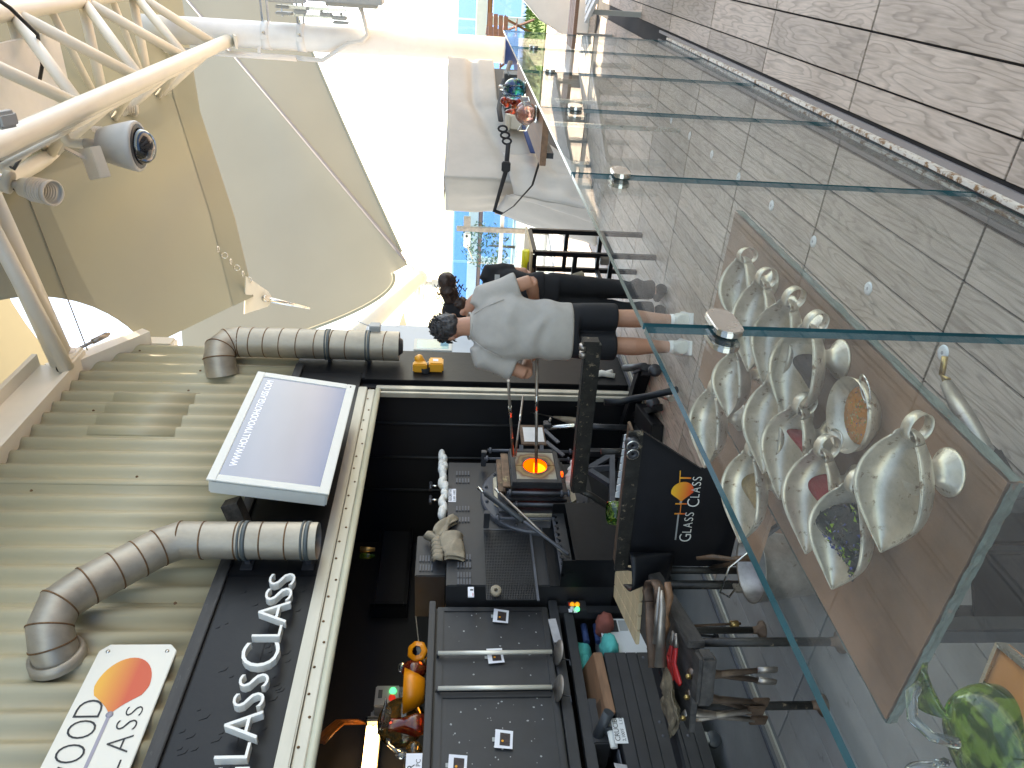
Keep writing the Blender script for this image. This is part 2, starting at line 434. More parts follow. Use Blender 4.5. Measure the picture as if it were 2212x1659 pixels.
# ------------------------------------------------------------------ mesh building
ZUP = V((0, 0, 1))
def hermite(pts, x):
    """smooth curve through (x, y) points"""
    n = len(pts)
    for i in range(n - 1):
        if x <= pts[i + 1][0] or i == n - 2:
            x0, y0 = pts[i]; x1, y1 = pts[i + 1]; h = x1 - x0; t = min(1, max(0, (x - x0) / h))
            m0 = (y1 - pts[i - 1][1]) / (x1 - pts[i - 1][0]) if i > 0 else (y1 - y0) / h
            m1 = (pts[i + 2][1] - y0) / (pts[i + 2][0] - x0) if i < n - 2 else (y1 - y0) / h
            return (2 * t**3 - 3 * t**2 + 1) * y0 + (t**3 - 2 * t**2 + t) * h * m0 + (-2 * t**3 + 3 * t**2) * y1 + (t**3 - t**2) * h * m1
class MB:
    def __init__(s):
        s.v = []; s.f = []; s.mi = []; s.sm = []
    def add(s, verts, faces, mi=0, smooth=False):
        k = len(s.v)
        s.v += [V(p) for p in verts]
        for f in faces:
            s.f.append([i + k for i in f]); s.mi.append(mi); s.sm.append(smooth)
        return s
    def box(s, c, size, M3=None, mi=0):
        c = V(c); h = V(size) / 2
        vs = []
        for sx in (-1, 1):
            for sy in (-1, 1):
                for sz in (-1, 1):
                    p = V((sx * h.x, sy * h.y, sz * h.z))
                    if M3: p = M3 @ p
                    vs.append(c + p)
        return s.add(vs, [(0, 1, 3, 2), (4, 6, 7, 5), (0, 4, 5, 1), (2, 3, 7, 6), (0, 2, 6, 4), (1, 5, 7, 3)], mi)
    def span(s, a, b, mi=0):
        a = V(a); b = V(b)
        return s.box((a + b) / 2, [abs(b[i] - a[i]) for i in range(3)], None, mi)
    def bar(s, p, q, w, h, up=ZUP, mi=0):
        p = V(p); q = V(q); d = (q - p); L = d.length; d = d / L
        up = V(up)
        if abs(d.dot(up)) > .98: up = V((1, 0, 0))
        side = d.cross(up).normalized(); u2 = side.cross(d)
        m = Matrix((d, side, u2)).transposed()
        return s.box((p + q) / 2, (L, w, h), m, mi)
    def quad(s, a, b, c, d, mi=0):
        return s.add([a, b, c, d], [(0, 1, 2, 3)], mi)
    def tube(s, pts, r, n=10, mi=0, caps=True, smooth=True, flat=1.0, up=None):
        pts = [V(p) for p in pts]
        rs = r if isinstance(r, (list, tuple)) else [r] * len(pts)
        t0 = (pts[1] - pts[0]).normalized()
        ref = V(up) if up is not None else (ZUP if abs(t0.z) < .9 else V((1, 0, 0)))
        nrm = (ref - t0 * ref.dot(t0)).normalized()
        vs = []; fs = []
        for i, p in enumerate(pts):
            if i == 0: t = t0
            elif i == len(pts) - 1: t = (pts[i] - pts[i - 1]).normalized()
            else:
                t = ((pts[i] - pts[i - 1]).normalized() + (pts[i + 1] - pts[i]).normalized())
                t = t.normalized() if t.length > 1e-6 else t0
            nrm = (nrm - t * nrm.dot(t))
            nrm = nrm.normalized() if nrm.length > 1e-6 else t.orthogonal().normalized()
            bi = t.cross(nrm)
            for k in range(n):
                a = 2 * pi * k / n
                vs.append(p + nrm * (cos(a) * rs[i]) + bi * (sin(a) * rs[i] * flat))
        for i in range(len(pts) - 1):
            for k in range(n):
                fs.append((i * n + k, i * n + (k + 1) % n, (i + 1) * n + (k + 1) % n, (i + 1) * n + k))
        s.add(vs, fs, mi, smooth)
        if caps:
            b = len(s.v) - len(vs)
            s.f.append([b + k for k in range(n)][::-1]); s.mi.append(mi); s.sm.append(False)
            e = b + (len(pts) - 1) * n
            s.f.append([e + k for k in range(n)]); s.mi.append(mi); s.sm.append(False)
        return s
    def lathe(s, prof, c=(0, 0, 0), axis=ZUP, n=20, mi=0, smooth=True, wob=None):
        c = V(c); q = V(axis).to_track_quat('Z', 'Y')
        vs = []; fs = []
        for i, (r, z) in enumerate(prof):
            for k in range(n):
                a = 2 * pi * k / n
                rr = r * (wob(a, z) if wob else 1)
                vs.append(c + q @ V((rr * cos(a), rr * sin(a), z)))
        for i in range(len(prof) - 1):
            for k in range(n):
                fs.append((i * n + k, i * n + (k + 1) % n, (i + 1) * n + (k + 1) % n, (i + 1) * n + k))
        return s.add(vs, fs, mi, smooth)
    def disc(s, c, axis, r, h, n=20, mi=0):
        c = V(c); a = V(axis).normalized()
        return s.tube([c, c + a * h], r, n, mi)
    def ell(s, c, rad, M3=None, nu=14, nv=9, mi=0, wob=None):
        c = V(c); vs = []; fs = []
        for j in range(nv + 1):
            th = pi * j / nv
            for k in range(nu):
                a = 2 * pi * k / nu
                p = V((sin(th) * cos(a), sin(th) * sin(a), cos(th)))
                if wob: p = p * wob(p)
                p = V((p.x * rad[0], p.y * rad[1], p.z * rad[2]))
                if M3: p = M3 @ p
                vs.append(c + p)
        for j in range(nv):
            for k in range(nu):
                fs.append((j * nu + k, (j + 1) * nu + k, (j + 1) * nu + (k + 1) % nu, j * nu + (k + 1) % nu))
        return s.add(vs, fs, mi, True)
    def grid(s, fn, nu, nv, mi=0, smooth=True, thick=0.0):
        P = [[V(fn(i / nu, j / nv)) for j in range(nv + 1)] for i in range(nu + 1)]
        W = nv + 1
        idx = lambda i, j: i * W + j
        fs = [(idx(i, j), idx(i + 1, j), idx(i + 1, j + 1), idx(i, j + 1)) for i in range(nu) for j in range(nv)]
        top = [p for row in P for p in row]
        if not thick:
            return s.add(top, fs, mi, smooth)
        bot = []
        for i in range(nu + 1):
            for j in range(nv + 1):
                a = P[min(i + 1, nu)][j] - P[max(i - 1, 0)][j]; b = P[i][min(j + 1, nv)] - P[i][max(j - 1, 0)]
                nn = a.cross(b)
                nn = nn.normalized() if nn.length > 1e-9 else ZUP
                bot.append(P[i][j] - nn * thick)
        o = len(top)
        ff = fs + [tuple(o + k for k in f[::-1]) for f in fs]
        for i in range(nu):
            ff.append((idx(i, 0), o + idx(i, 0), o + idx(i + 1, 0), idx(i + 1, 0)))
            ff.append((idx(i, nv), idx(i + 1, nv), o + idx(i + 1, nv), o + idx(i, nv)))
        for j in range(nv):
            ff.append((idx(0, j), idx(0, j + 1), o + idx(0, j + 1), o + idx(0, j)))
            ff.append((idx(nu, j), o + idx(nu, j), o + idx(nu, j + 1), idx(nu, j + 1)))
        return s.add(top + bot, ff, mi, smooth)
    def prism(s, poly, M4, depth, mi=0):
        n = len(poly)
        vs = [M4 @ V((p[0], p[1], 0)) for p in poly] + [M4 @ V((p[0], p[1], depth)) for p in poly]
        fs = [tuple(range(n))[::-1], tuple(range(n, 2 * n))] + [(i, (i + 1) % n, n + (i + 1) % n, n + i) for i in range(n)]
        return s.add(vs, fs, mi)
    def text(s, body, size, depth, M4, mi=0, align='LEFT', spacing=1.0):
        cu = bpy.data.curves.new("t", 'FONT')
        cu.body = body; cu.size = size; cu.extrude = depth / 2; cu.align_x = align; cu.space_character = spacing
        cu.resolution_u = 3
        ob = bpy.data.objects.new("t", cu); scene.collection.objects.link(ob)
        dg = bpy.context.evaluated_depsgraph_get(); dg.update()
        me = bpy.data.meshes.new_from_object(ob.evaluated_get(dg))
        s.add([M4 @ v.co for v in me.vertices], [tuple(p.vertices) for p in me.polygons], mi)
        bpy.data.objects.remove(ob); bpy.data.curves.remove(cu); bpy.data.meshes.remove(me)
        return s
    def text_fit(s, body, A, B, h, depth, nrm, mi=0, thin=0.0, up=None):
        """lettering whose ink runs from A to B along its foot and is h tall"""
        cu = bpy.data.curves.new("t", 'FONT')
        cu.body = body; cu.size = 1.0; cu.resolution_u = 4; cu.offset = -thin; cu.extrude = .5
        ob = bpy.data.objects.new("t", cu); scene.collection.objects.link(ob)
        dg = bpy.context.evaluated_depsgraph_get(); dg.update()
        me = bpy.data.meshes.new_from_object(ob.evaluated_get(dg))
        xs = [v.co.x for v in me.vertices]; ys = [v.co.y for v in me.vertices]
        x0, x1, y0, y1 = min(xs), max(xs), min(ys), max(ys)
        A = V(A); B = V(B); ex = B - A; nrm = V(nrm).normalized()
        ey = V(up) if up else nrm.cross(ex).normalized()
        s.add([A + ex * ((v.co.x - x0) / (x1 - x0)) + ey * (h * (v.co.y - y0) / (y1 - y0)) + nrm * (depth * (v.co.z + .5)) for v in me.vertices],
              [tuple(p.vertices) for p in me.polygons], mi)
        bpy.data.objects.remove(ob); bpy.data.curves.remove(cu); bpy.data.meshes.remove(me)
        return s
    def build(s, name, mats, parent=None, bevel=0.0, kind=None, label=None, weld=False):
        if not isinstance(mats, (list, tuple)): mats = [mats]
        inv = WORLD[parent.name].inverted() if parent else None
        vs = [inv @ p for p in s.v] if inv else s.v
        org = V((0, 0, 0))
        if not parent and vs:
            lo = V([min(p[i] for p in vs) for i in range(3)]); hi = V([max(p[i] for p in vs) for i in range(3)])
            org = V(((lo.x + hi.x) / 2, (lo.y + hi.y) / 2, lo.z)) if kind != 'structure' else V((0, 0, 0))
            vs = [p - org for p in vs]
        me = bpy.data.meshes.new(name)
        me.from_pydata([tuple(p) for p in vs], [], s.f)
        for m in mats: me.materials.append(M[m] if isinstance(m, str) else m)
        me.polygons.foreach_set("material_index", s.mi)
        me.polygons.foreach_set("use_smooth", s.sm)
        me.update()
        bm = bmesh.new(); bm.from_mesh(me)
        if weld: bmesh.ops.remove_doubles(bm, verts=bm.verts, dist=1e-5)
        bmesh.ops.recalc_face_normals(bm, faces=bm.faces)
        if bevel:
            ed = [e for e in bm.edges if len(e.link_faces) == 2 and e.calc_face_angle(0) > .6]
            bmesh.ops.bevel(bm, geom=ed, offset=bevel, segments=2, affect='EDGES', clamp_overlap=True)
        bm.to_mesh(me); bm.free()
        o = bpy.data.objects.new(name, me)
        scene.collection.objects.link(o)
        if parent:
            o.parent = parent; WORLD[o.name] = WORLD[parent.name]
        else:
            o.location = org; WORLD[o.name] = Matrix.Translation(org)
        if kind: o['kind'] = kind
        if label: o['label'] = label
        return o
WORLD = {}
def thing(name, label, cat, loc=(0, 0, 0), rotz=0.0, group=None):
    o = bpy.data.objects.new(name, None)
    scene.collection.objects.link(o)
    o.empty_display_size = .1
    o.location = loc; o.rotation_euler = (0, 0, rotz)
    WORLD[o.name] = Matrix.Translation(V(loc)) @ Matrix.Rotation(rotz, 4, 'Z')
    return tag(o, label, cat, group)
def tag(o, label, cat, group=None):
    o['label'] = label; o['category'] = cat
    if group: o['group'] = group
    return o
def structure(o, label=None):
    o['kind'] = 'structure'
    if label: o['label'] = label
    return o
def dup(root, loc, rotz, label, group=None):
    r = root.copy(); scene.collection.objects.link(r)
    r.location = loc; r.rotation_euler = (0, 0, rotz); r['label'] = label
    if group: r['group'] = group
    WORLD[r.name] = Matrix.Translation(V(loc)) @ Matrix.Rotation(rotz, 4, 'Z')
    for ch in list(root.children):
        c = ch.copy(); scene.collection.objects.link(c); c.parent = r
        WORLD[c.name] = WORLD[r.name]
        for g in list(ch.children):
            d = g.copy(); scene.collection.objects.link(d); d.parent = c
    return r
def frame(o, x, y):
    """4x4 whose x and y axes are the given directions, for flat lettering"""
    x = V(x).normalized(); y = V(y); y = (y - x * y.dot(x)).normalized(); z = x.cross(y)
    m = Matrix((x, y, z)).transposed().to_4x4(); m.translation = V(o)
    return m
def remesh(mb, voxel, smooth=6, fac=.5):
    me = bpy.data.meshes.new("tmp"); me.from_pydata([tuple(p) for p in mb.v], [], mb.f); me.update()
    ob = bpy.data.objects.new("tmp", me); scene.collection.objects.link(ob)
    r = ob.modifiers.new("r", 'REMESH'); r.mode = 'VOXEL'; r.voxel_size = voxel
    sm = ob.modifiers.new("s", 'SMOOTH'); sm.iterations = smooth; sm.factor = fac
    dg = bpy.context.evaluated_depsgraph_get(); dg.update()
    e = bpy.data.meshes.new_from_object(ob.evaluated_get(dg))
    out = MB()
    out.add([v.co.copy() for v in e.vertices], [tuple(p.vertices) for p in e.polygons], 0, True)
    bpy.data.objects.remove(ob); bpy.data.meshes.remove(me); bpy.data.meshes.remove(e)
    return out

# ------------------------------------------------------------------ the setting: deck, floors, sea
deck = structure(MB().span((-4, -6, -.05), (9.2, 3.06, -.012)).build("deck", "grout", kind='structure'))
WORLD[deck.name] = Matrix.Identity(4)
TL, TW = .98, .1745
def tile_mesh(l, w):
    return MB().span((-l / 2, -w / 2, -.011), (l / 2, w / 2, 0)).build("deck_tile", "deck_tile", deck, bevel=.0015)
proto = tile_mesh(TL - .009, TW - .008)
first = True
def lay(x, y, me=None):
    global first
    if first and me is None:
        o = proto; first = False
    else:
        o = proto.copy(); scene.collection.objects.link(o); o.parent = deck
        if me: o.data = me
    o.location = (x, y, rnd.uniform(-.0007, .0007))
    WORLD[o.name] = Matrix.Identity(4)
edge_src = MB().span((-TL / 2 + .0045, -.054, -.011), (TL / 2 - .0045, .054, 0)).build("deck_tile", "deck_tile", deck, bevel=.0015)
edge_me = edge_src.data
plain_src = MB().span((-TL / 2 + .0045, -TW / 2 + .002, -.011), (TL / 2 - .0045, TW / 2 - .002, 0)).build('deck_tile', 'floor_tile', deck, bevel=.0015)
plain_me = plain_src.data
bpy.data.objects.remove(plain_src)
bpy.data.objects.remove(edge_src)
for i in range(-1, 9):
    x = .04 + TL * (i + .5)
    for k in range(-9, 1):
        lay(x, .20 + TW * (k + .5))
    lay(x, .432, edge_me)
for i in range(0, 9):
    x = .04 + TL * (i + .5)
    for k in range(0, 14):
        lay(x, .62 + TW * (k + .5), plain_me if (k >= 4 and x < 3.2) else None)
structure(MB().span((9.2, -14, -.05), (18.5, 16, -.001)).build("terrace", "deck_tile", kind='structure'))
structure(MB().span((-4, -14, -.05), (9.2, -6, -.001)).build("terrace", "deck_tile", kind='structure'))
wf = structure(MB().span((-4, 3.06, -.05), (9.2, 16, -.006)).build("workshop_floor", "concrete", kind='structure'))
WORLD[wf.name] = Matrix.Identity(4)
MB().span((-1, 3.10, -.006), (5.9, 3.135, .004)).build("floor_track", "track_metal", wf)
MB().span((-1, 3.19, -.006), (5.9, 3.205, .002)).build("floor_track", "steel_grey", wf)
# white disc covers set in the deck behind the glass, half a metre apart
for k in range(9):
    x = 1.46 + .5 * k
    o = MB().lathe([(.0, .0045), (.016, .0045), (.024, .003), (.026, 0)], (x, 1.02, .0005), n=18)
    o.disc((x, 1.02, .004), ZUP, .007, .0012, 6, 1)
    o.build("screw_cover", ["white_plain", "plastic_grey"], deck)
structure(MB().quad((-9000, -9000, -28), (60000, -40000, -28), (60000, 40000, -28), (-9000, 9000, -28)).build("sea", "sea", kind='structure'))
lawn = structure(MB().span((14.2, -3.2, -.001), (18.4, 4.2, .03)).build("lawn", "grass", kind='structure'))
gb = MB()
for _ in range(5200):
    x = rnd.uniform(14.2, 18.4); y = rnd.uniform(-3.2, 4.2); h = rnd.uniform(.05, .12); a = rnd.uniform(0, pi)
    d = V((cos(a), sin(a), 0)) * .012; t = V((rnd.uniform(-.03, .03), rnd.uniform(-.03, .03), h))
    p = V((x, y, .03)); gb.add([p - d, p + d, p + t], [(0, 1, 2)])
g = gb.build("grass", "grass", kind='stuff'); g['label'] = "bright green lawn grass behind the glass railing"; g['category'] = "grass"

# ------------------------------------------------------------------ glass balustrade between the camera and the workshop
GY = .547
bal = thing("glass_balustrade", "long frameless glass balustrade with oval steel clamps beside the deck", "balustrade", (0, GY, 0))
JO = [-.80, .155, 1.11, 2.062, 3.01, 3.955, 4.90, 5.84]
for a, b in zip(JO[:-1], JO[1:]):
    p = MB(); x0, x1, y0, y1, z0, z1 = a + .007, b - .007, GY - .006, GY + .006, .012, 1.222
    P = [V((x, y, z)) for x in (x0, x1) for y in (y0, y1) for z in (z0, z1)]
    p.add(P, [(0, 1, 5, 4), (2, 6, 7, 3)], 0)
    p.add(P, [(0, 2, 3, 1), (4, 5, 7, 6), (1, 3, 7, 5), (0, 4, 6, 2)], 1)
    p.build("glass_panel", ["balustrade_glass", "glass_edge"], bal, weld=True)
def stadium(cx, cz, L, W, n=8):
    out = []
    for k in range(n + 1): a = -pi / 2 + pi * k / n; out.append((cx + L / 2 - W / 2 + W / 2 * cos(a), cz + W / 2 * sin(a)))
    for k in range(n + 1): a = pi / 2 + pi * k / n; out.append((cx - L / 2 + W / 2 + W / 2 * cos(a), cz + W / 2 * sin(a)))
    return out
for jx in JO[1:-1]:
    for zc in (1.085, .06):
        if zc < .5 and jx < 5: continue
        for s in (-1, 1):
            m = Matrix(((1, 0, 0, jx), (0, 0, -1, GY + (.0078 if s > 0 else -.0078) + (.012 if s > 0 else 0)), (0, 1, 0, zc), (0, 0, 0, 1)))
            c = MB().prism(stadium(0, 0, .098, .05), m, .012)
            c.build("clamp", "stainless", bal, bevel=.002)
MB().span((-.8, GY - .024, 0), (5.86, GY - .0092, .026)).build("base_channel", "rusty_channel", bal, bevel=.002)
MB().span((-.8, GY + .0092, 0), (5.86, GY + .0185, .026)).build("base_channel", "rusty_channel", bal, bevel=.002)
MB().span((-.8, GY - .0090, .010), (5.86, GY - .0064, .028)).build("gasket", "strap_black", bal)
MB().span((-.8, .503, -.0118), (6.2, GY - .0243, .002)).build("edge_strip", "strip_grey", deck)
MB().span((-.8, GY + .0188, -.0118), (6.2, .612, .002)).build("edge_strip", "strip_grey", deck)

# ------------------------------------------------------------------ workshop building
FY = 3.25
shop = thing("workshop_building", "glassblowing workshop with grey corrugated upper wall and black painted front", "building", (2.5, FY, 0))
PITCH_C = .158
def corr(x, x0, z):
    t = ((x - x0) / PITCH_C) % 1.0
    c = cos(2 * pi * t)
    return .022 * math.copysign(abs(c) ** .8, c)
for k in range(7):
    xa, xb = -1 + 1.0 * k, -1 + 1.0 * (k + 1) + .012
    if k == 6: xb = 5.985
    zt = 4.60
    n = int((xb - xa) / .0125)
    off = .0022 * (k % 2)
    s = MB().grid(lambda u, v: (xa + (xb - xa) * u, FY + .012 - off + corr(xa + (xb - xa) * u, 0, 0), 2.845 + (zt - 2.845) * v), n, 2, 0, True, .0012)
    s.build("corrugated_sheet", "cream_wall", shop)
sb = MB()
for k in range(36):
    x = -.9 + PITCH_C * (rnd.randint(0, 43)) + .158 * .5; z = rnd.choice((3.02, 3.62, 4.22))
    if x < 5.9: sb.lathe([(0, .010), (.006, .008), (.010, .0)], (x, FY - .012, z), (0, -1, 0), 8)
sb.build("roof_screws", "rust_seam", shop)
# lapped patch of sheet near the far end
pt = MB().grid(lambda u, v: (4.60 + .62 * u, FY + .0085 + corr(4.60 + .62 * u, 0, 0), 3.55 + .62 * v), 50, 1, 0, True, .0012)
pt.build("corrugated_patch", "cream_wall", shop)
# black fascia with its rough upper rail, seams in the boarding
MB().span((-1, FY - .03, 2.285), (3.16, FY + .12, 2.80)).build("fascia_board", "black_gloss", shop, bevel=.004)
MB().span((3.163, FY - .03, 2.285), (5.50, FY + .12, 2.80)).build("fascia_board", "black_gloss", shop, bevel=.004)
MB().span((-1, FY - .055, 2.785), (5.6, FY - .0305, 2.85)).build("fascia_rail", "fascia_edge", shop, bevel=.004)
pb = MB()   # paint runs along the boards, a low relief
for k in range(60):
    x = rnd.uniform(1.6, 3.1); z = rnd.uniform(2.32, 2.75); l = rnd.uniform(.01, .035)
    pb.tube([(x, FY - .0305, z), (x + l * .4, FY - .031, z - l), (x + l, FY - .0305, z - l * 1.3)], [.001, .002, .001], 6)
pb.build("paint_runs", "black_gloss", shop, kind='stuff')
MB().span((-1, FY - .0315, 2.47), (5.2, FY - .0302, 2.476)).build("fascia_joint", "black_matt", shop)
# metal shutter track under the fascia
MB().span((-1, FY - .045, 2.215), (5.26, FY + .05, 2.284)).build("shutter_track", "track_metal", shop, bevel=.006)
MB().span((-1, FY - .020, 2.155), (5.26, FY + .05, 2.213)).build("shutter_track", "track_metal", shop, bevel=.004)
MB().tube([(-1, FY - .012, 2.13), (5.26, FY - .012, 2.13)], .024, 12).build("track_lip", "track_lip", shop)
sc_ = MB()
for k in range(30):
    x = .9 + .15 * k + rnd.uniform(-.02, .02)
    sc_.lathe([(0, .006), (.005, .005), (.008, 0)], (x, FY - .021, 2.185 + (.012 if k % 3 else -.012)), (0, -1, 0), 8)
sc_.build("track_screws", "rust_seam", shop)
# door jamb with twin guide rails, end panel, rounded upper corner
for x0, x1, m, y0 in ((5.29, 5.345, "track_metal", .06), (5.225, 5.255, "track_metal", .035)):
    MB().span((x0, FY - .01, 0), (x1, FY + y0, 2.15)).build("door_jamb", m, shop, bevel=.004)
MB().span((5.257, FY + .02, 0), (5.288, FY + .05, 2.15)).build("door_jamb", "black_matt", shop)
MB().span((5.347, FY + .02, 0), (5.41, FY + .05, 2.284)).build("door_jamb", "black_matt", shop)
ep = [(5.41, 0), (5.93, 0), (5.93, 2.70)]
for k in range(9):
    a = pi / 2 * k / 8; ep.append((5.80 + .13 * cos(a), 2.72 + .13 * sin(a)))
ep += [(5.503, 2.85), (5.503, 2.284), (5.41, 2.284)]
m = Matrix(((1, 0, 0, 0), (0, 0, -1, FY + .05), (0, 1, 0, 0), (0, 0, 0, 1)))
MB().prism(ep, m, .075).build("end_panel", "black_gloss", shop, bevel=.004)
MB().span((5.42, FY - .031, 2.255), (5.93, FY - .0252, 2.283)).build("panel_ledge", "black_matt", shop)
# pale blue door leaf with a small window beyond the end panel
dl = MB().span((5.935, FY + .005, 0), (6.50, FY + .04, 2.35)).build("side_door", "door_blue", shop, bevel=.004)
w0 = PY(897, 777, FY); w1 = PY(977, 749, FY)
wx0, wx1, wz0, wz1 = 5.98, 6.20, 1.53, 1.88
MB().span((wx0, FY - .012, wz0), (wx1, FY + .0045, wz1)).build("window_frame", "sill_light", dl, bevel=.004)
MB().span((wx0 + .028, FY - .0155, wz0 + .03), (wx1 - .028, FY - .0125, wz1 - .03)).build("window_pane", "screen_glass", dl)
MB().span((5.95, FY + .041, 0), (6.48, 4.8, 2.33)).build("end_wall", "door_blue", shop)
# white steel beam along the top, sloping off at the far end
m = Matrix(((0, 1, 0, 0), (-1, 0, 0, 0), (0, 0, 1, 0), (0, 0, 0, 1)))
MB().span((-1, FY - .10, 4.56), (5.45, FY + .25, 4.60)).build("eaves_beam", "white_paint", shop)
MB().span((-1, FY - .06, 4.60), (5.45, FY - .02, 4.86)).build("eaves_beam", "white_paint", shop)
MB().span((-1, FY - .16, 4.86), (5.45, FY + .25, 4.90)).build("eaves_beam", "white_paint", shop)
MB().bar((5.44, FY + .03, 4.66), (6.06, FY + .03, 4.24), .24, .10).build("eaves_beam", "white_paint", shop)
MB().bar((5.47, FY - .02, 4.80), (6.05, FY + .0, 4.40), .03, .16).build("eaves_beam", "white_paint", shop)
# cream cladding piece at the far top corner seen past the beam
MB().span((6.0, FY + .02, 4.02), (6.16, FY + .3, 4.30)).build("end_cap", "white_paint", shop, bevel=.02)
MB().lathe([(0, .03), (.05, .03), (.05, 0)], (6.03, FY + .0, 4.30), (0, -1, 0), 16).build("beam_pin", "white_paint", shop)
# rooms inside: walls, ceiling, ribs on the far side wall
MB().span((-1.1, 5.0, -.05), (5.95, 5.12, 4.6)).build("interior_wall", "black_wall", shop)
MB().span((5.348, FY + .051, 0), (5.45, 5.0, 2.6)).build("interior_wall", "black_wall", shop)
MB().span((-1.12, 3.4, 0), (-1.0, 5.0, 4.6)).build("interior_wall", "black_wall", shop)
MB().span((-1, FY + .05, 2.60), (5.95, 5.0, 2.68)).build("interior_ceiling", "black_wall", shop)
MB().span((-1, FY + .05, 4.5), (5.95, 5.0, 4.56)).build("roof", "black_wall", shop)
MB().span((5.86, FY + .05, 2.69), (5.95, 5.0, 4.5)).build("gable_wall", "cream_wall", shop)
for y in (3.62, 3.98, 4.35): MB().tube([(5.34, y, 0), (5.34, y, 2.55)], .012, 8).build("wall_rib", "charcoal_steel", shop)

# raised white letters on the fascia: each letter a part of the lettering
let = thing("sign_lettering", "raised white capital letters on the black fascia of the workshop", "letters", (2.6, FY - .03, 2.4))
def dq(zx, zy): return zx / 2.0, 829.5 + zy / 2.0
LY = FY - .085
for ch, bx, ly, ry, tx in (("G", 1068, 1790, 1680, 925), ("L", 1072, 1643, 1574, 940), ("A", 1112, 1558, 1436, 975), ("S", 1138, 1418, 1358, 1012), ("S", 1158, 1332, 1276, 1038),
                           ("C", 1194, 1246, 1142, 1046), ("L", 1212, 1116, 1066, 1098), ("A", 1236, 1056, 962, 1120), ("S", 1258, 958, 905, 1150), ("S", 1272, 892, 842, 1166)):
    A = PY(*dq(bx, ly), LY); B = PY(*dq(bx + 4, ry), LY); T = PY(*dq(tx, (ly + ry) / 2), LY)
    B.z = A.z
    MB().text_fit(ch, A, B, T.z - A.z, .045, (0, -1, 0), thin=.014, up=(0, 0, 1)).build("letter", "letter_white", let)

# logo sign screwed on the corrugated wall
sg = thing("logo_sign", "white plate sign with black lettering and an orange glass bulb on a rod", "sign", (2.0, FY - .03, 2.9))
ply = [(1.0, 2.905), (2.64, 2.905), (2.68, 2.945), (2.68, 3.245), (2.64, 3.285), (1.0, 3.285)]
m = Matrix(((1, 0, 0, 0), (0, 0, -1, FY - .02), (0, 1, 0, 0), (0, 0, 0, 1)))
MB().prism(ply, m, .012).build("plate", "sign_white", sg, bevel=.003)
SY = FY - .0335
for ch, bx, ly, ry, tx in (("D", 425, 1440, 1364, 332), ("O", 394, 1532, 1452, 292), ("O", 346, 1638, 1556, 240), ("W", 322, 1800, 1652, 215),
                           ("S", 608, 1432, 1392, 545), ("S", 583, 1492, 1450, 503), ("A", 548, 1592, 1516, 462), ("L", 508, 1668, 1624, 415), ("G", 480, 1790, 1700, 372)):
    A = PY(*dq(bx, ly), SY); B = PY(*dq(bx + 6, ry), SY); T = PY(*dq(tx, (ly + ry) / 2), SY)
    B.z = A.z
    MB().text_fit(ch, A, B, T.z - A.z, .0012, (0, -1, 0), thin=.02, up=(0, 0, 1)).build("lettering", "sign_black", sg)
MB().span((1.0, SY - .0005, 3.085), (2.29, SY + .0005, 3.101)).build("rod_print", "sign_lilac", sg)
ramp_mat("bulb_ramp", (.64, .09, .025), (.84, .42, .04), 2, .15, .31)
bp = [(2.265, 3.082), (2.285, 3.104)]
for k in range(17):
    a = radians(165 - 330 * k / 16 * 1.0)
    pass
cx, cz = 2.43, 3.095
pol = []
for k in range(40):
    a = 2 * pi * k / 40
    r = .5 + .5 * cos(a)
    x = cx + .165 * cos(a); z = cz + .128 * sin(a) * (1 - .28 * max(0, -cos(a)) ** 1.0) * (1 if cos(a) > -.3 else max(.12, 1 - (-cos(a) - .3) / .7))
    pol.append((x, z))
m = Matrix(((1, 0, 0, 0), (0, 0, -1, SY + .0005), (0, 1, 0, 0), (0, 0, 0, 1)))
MB().prism(pol, m, .001).build("bulb_print", "bulb_ramp", sg)
MB().lathe([(0, .001), (.017, .001), (.017, 0)], (2.275, SY, 3.093), (0, -1, 0), 12).build("rod_end_print", "sign_lilac", sg)
for x, z in ((2.635, 3.24), (2.635, 2.95)):
    MB().lathe([(0, .006), (.008, .005), (.011, 0)], (x, FY - .032, z), (0, -1, 0), 10).build("screw", "stainless", sg)

# ------------------------------------------------------------------ exhaust ducts
def seam(mb, p, d, r): MB().tube([V(p) - V(d).normalized() * .004, V(p) + V(d).normalized() * .004], r + .003, 24, 0).build("duct_seam", "rust_seam", mb)
du = thing("exhaust_duct", "rust-streaked metal duct with bends ending over the lettered fascia", "duct", (3.28, 3.06, 2.28))
pth = [V((3.28, 3.06, 2.285)), V((3.28, 3.06, 3.06)), V((3.215, 3.06, 3.16)), V((2.93, 3.06, 3.43)), V((2.81, 3.065, 3.515)), V((2.70, 3.11, 3.525)), V((2.64, 3.17, 3.50)), V((2.615, 3.262, 3.48))]
db = MB().tube(pth, .108, 28, 0, False)
MB.tube(db, [pth[0], pth[1]], .104, 28, 0, False)
db.build("duct_pipe", "galv", du)
for i in range(1, len(pth) - 1):
    seam(du, pth[i], pth[i + 1] - pth[i - 1], .108)
for z in (2.46, 2.60, 2.74, 2.93): seam(du, (3.28, 3.06, z), (0, 0, 1), .107)
for t in (.3, .62): seam(du, pth[2].lerp(pth[3], t), pth[3] - pth[2], .107)
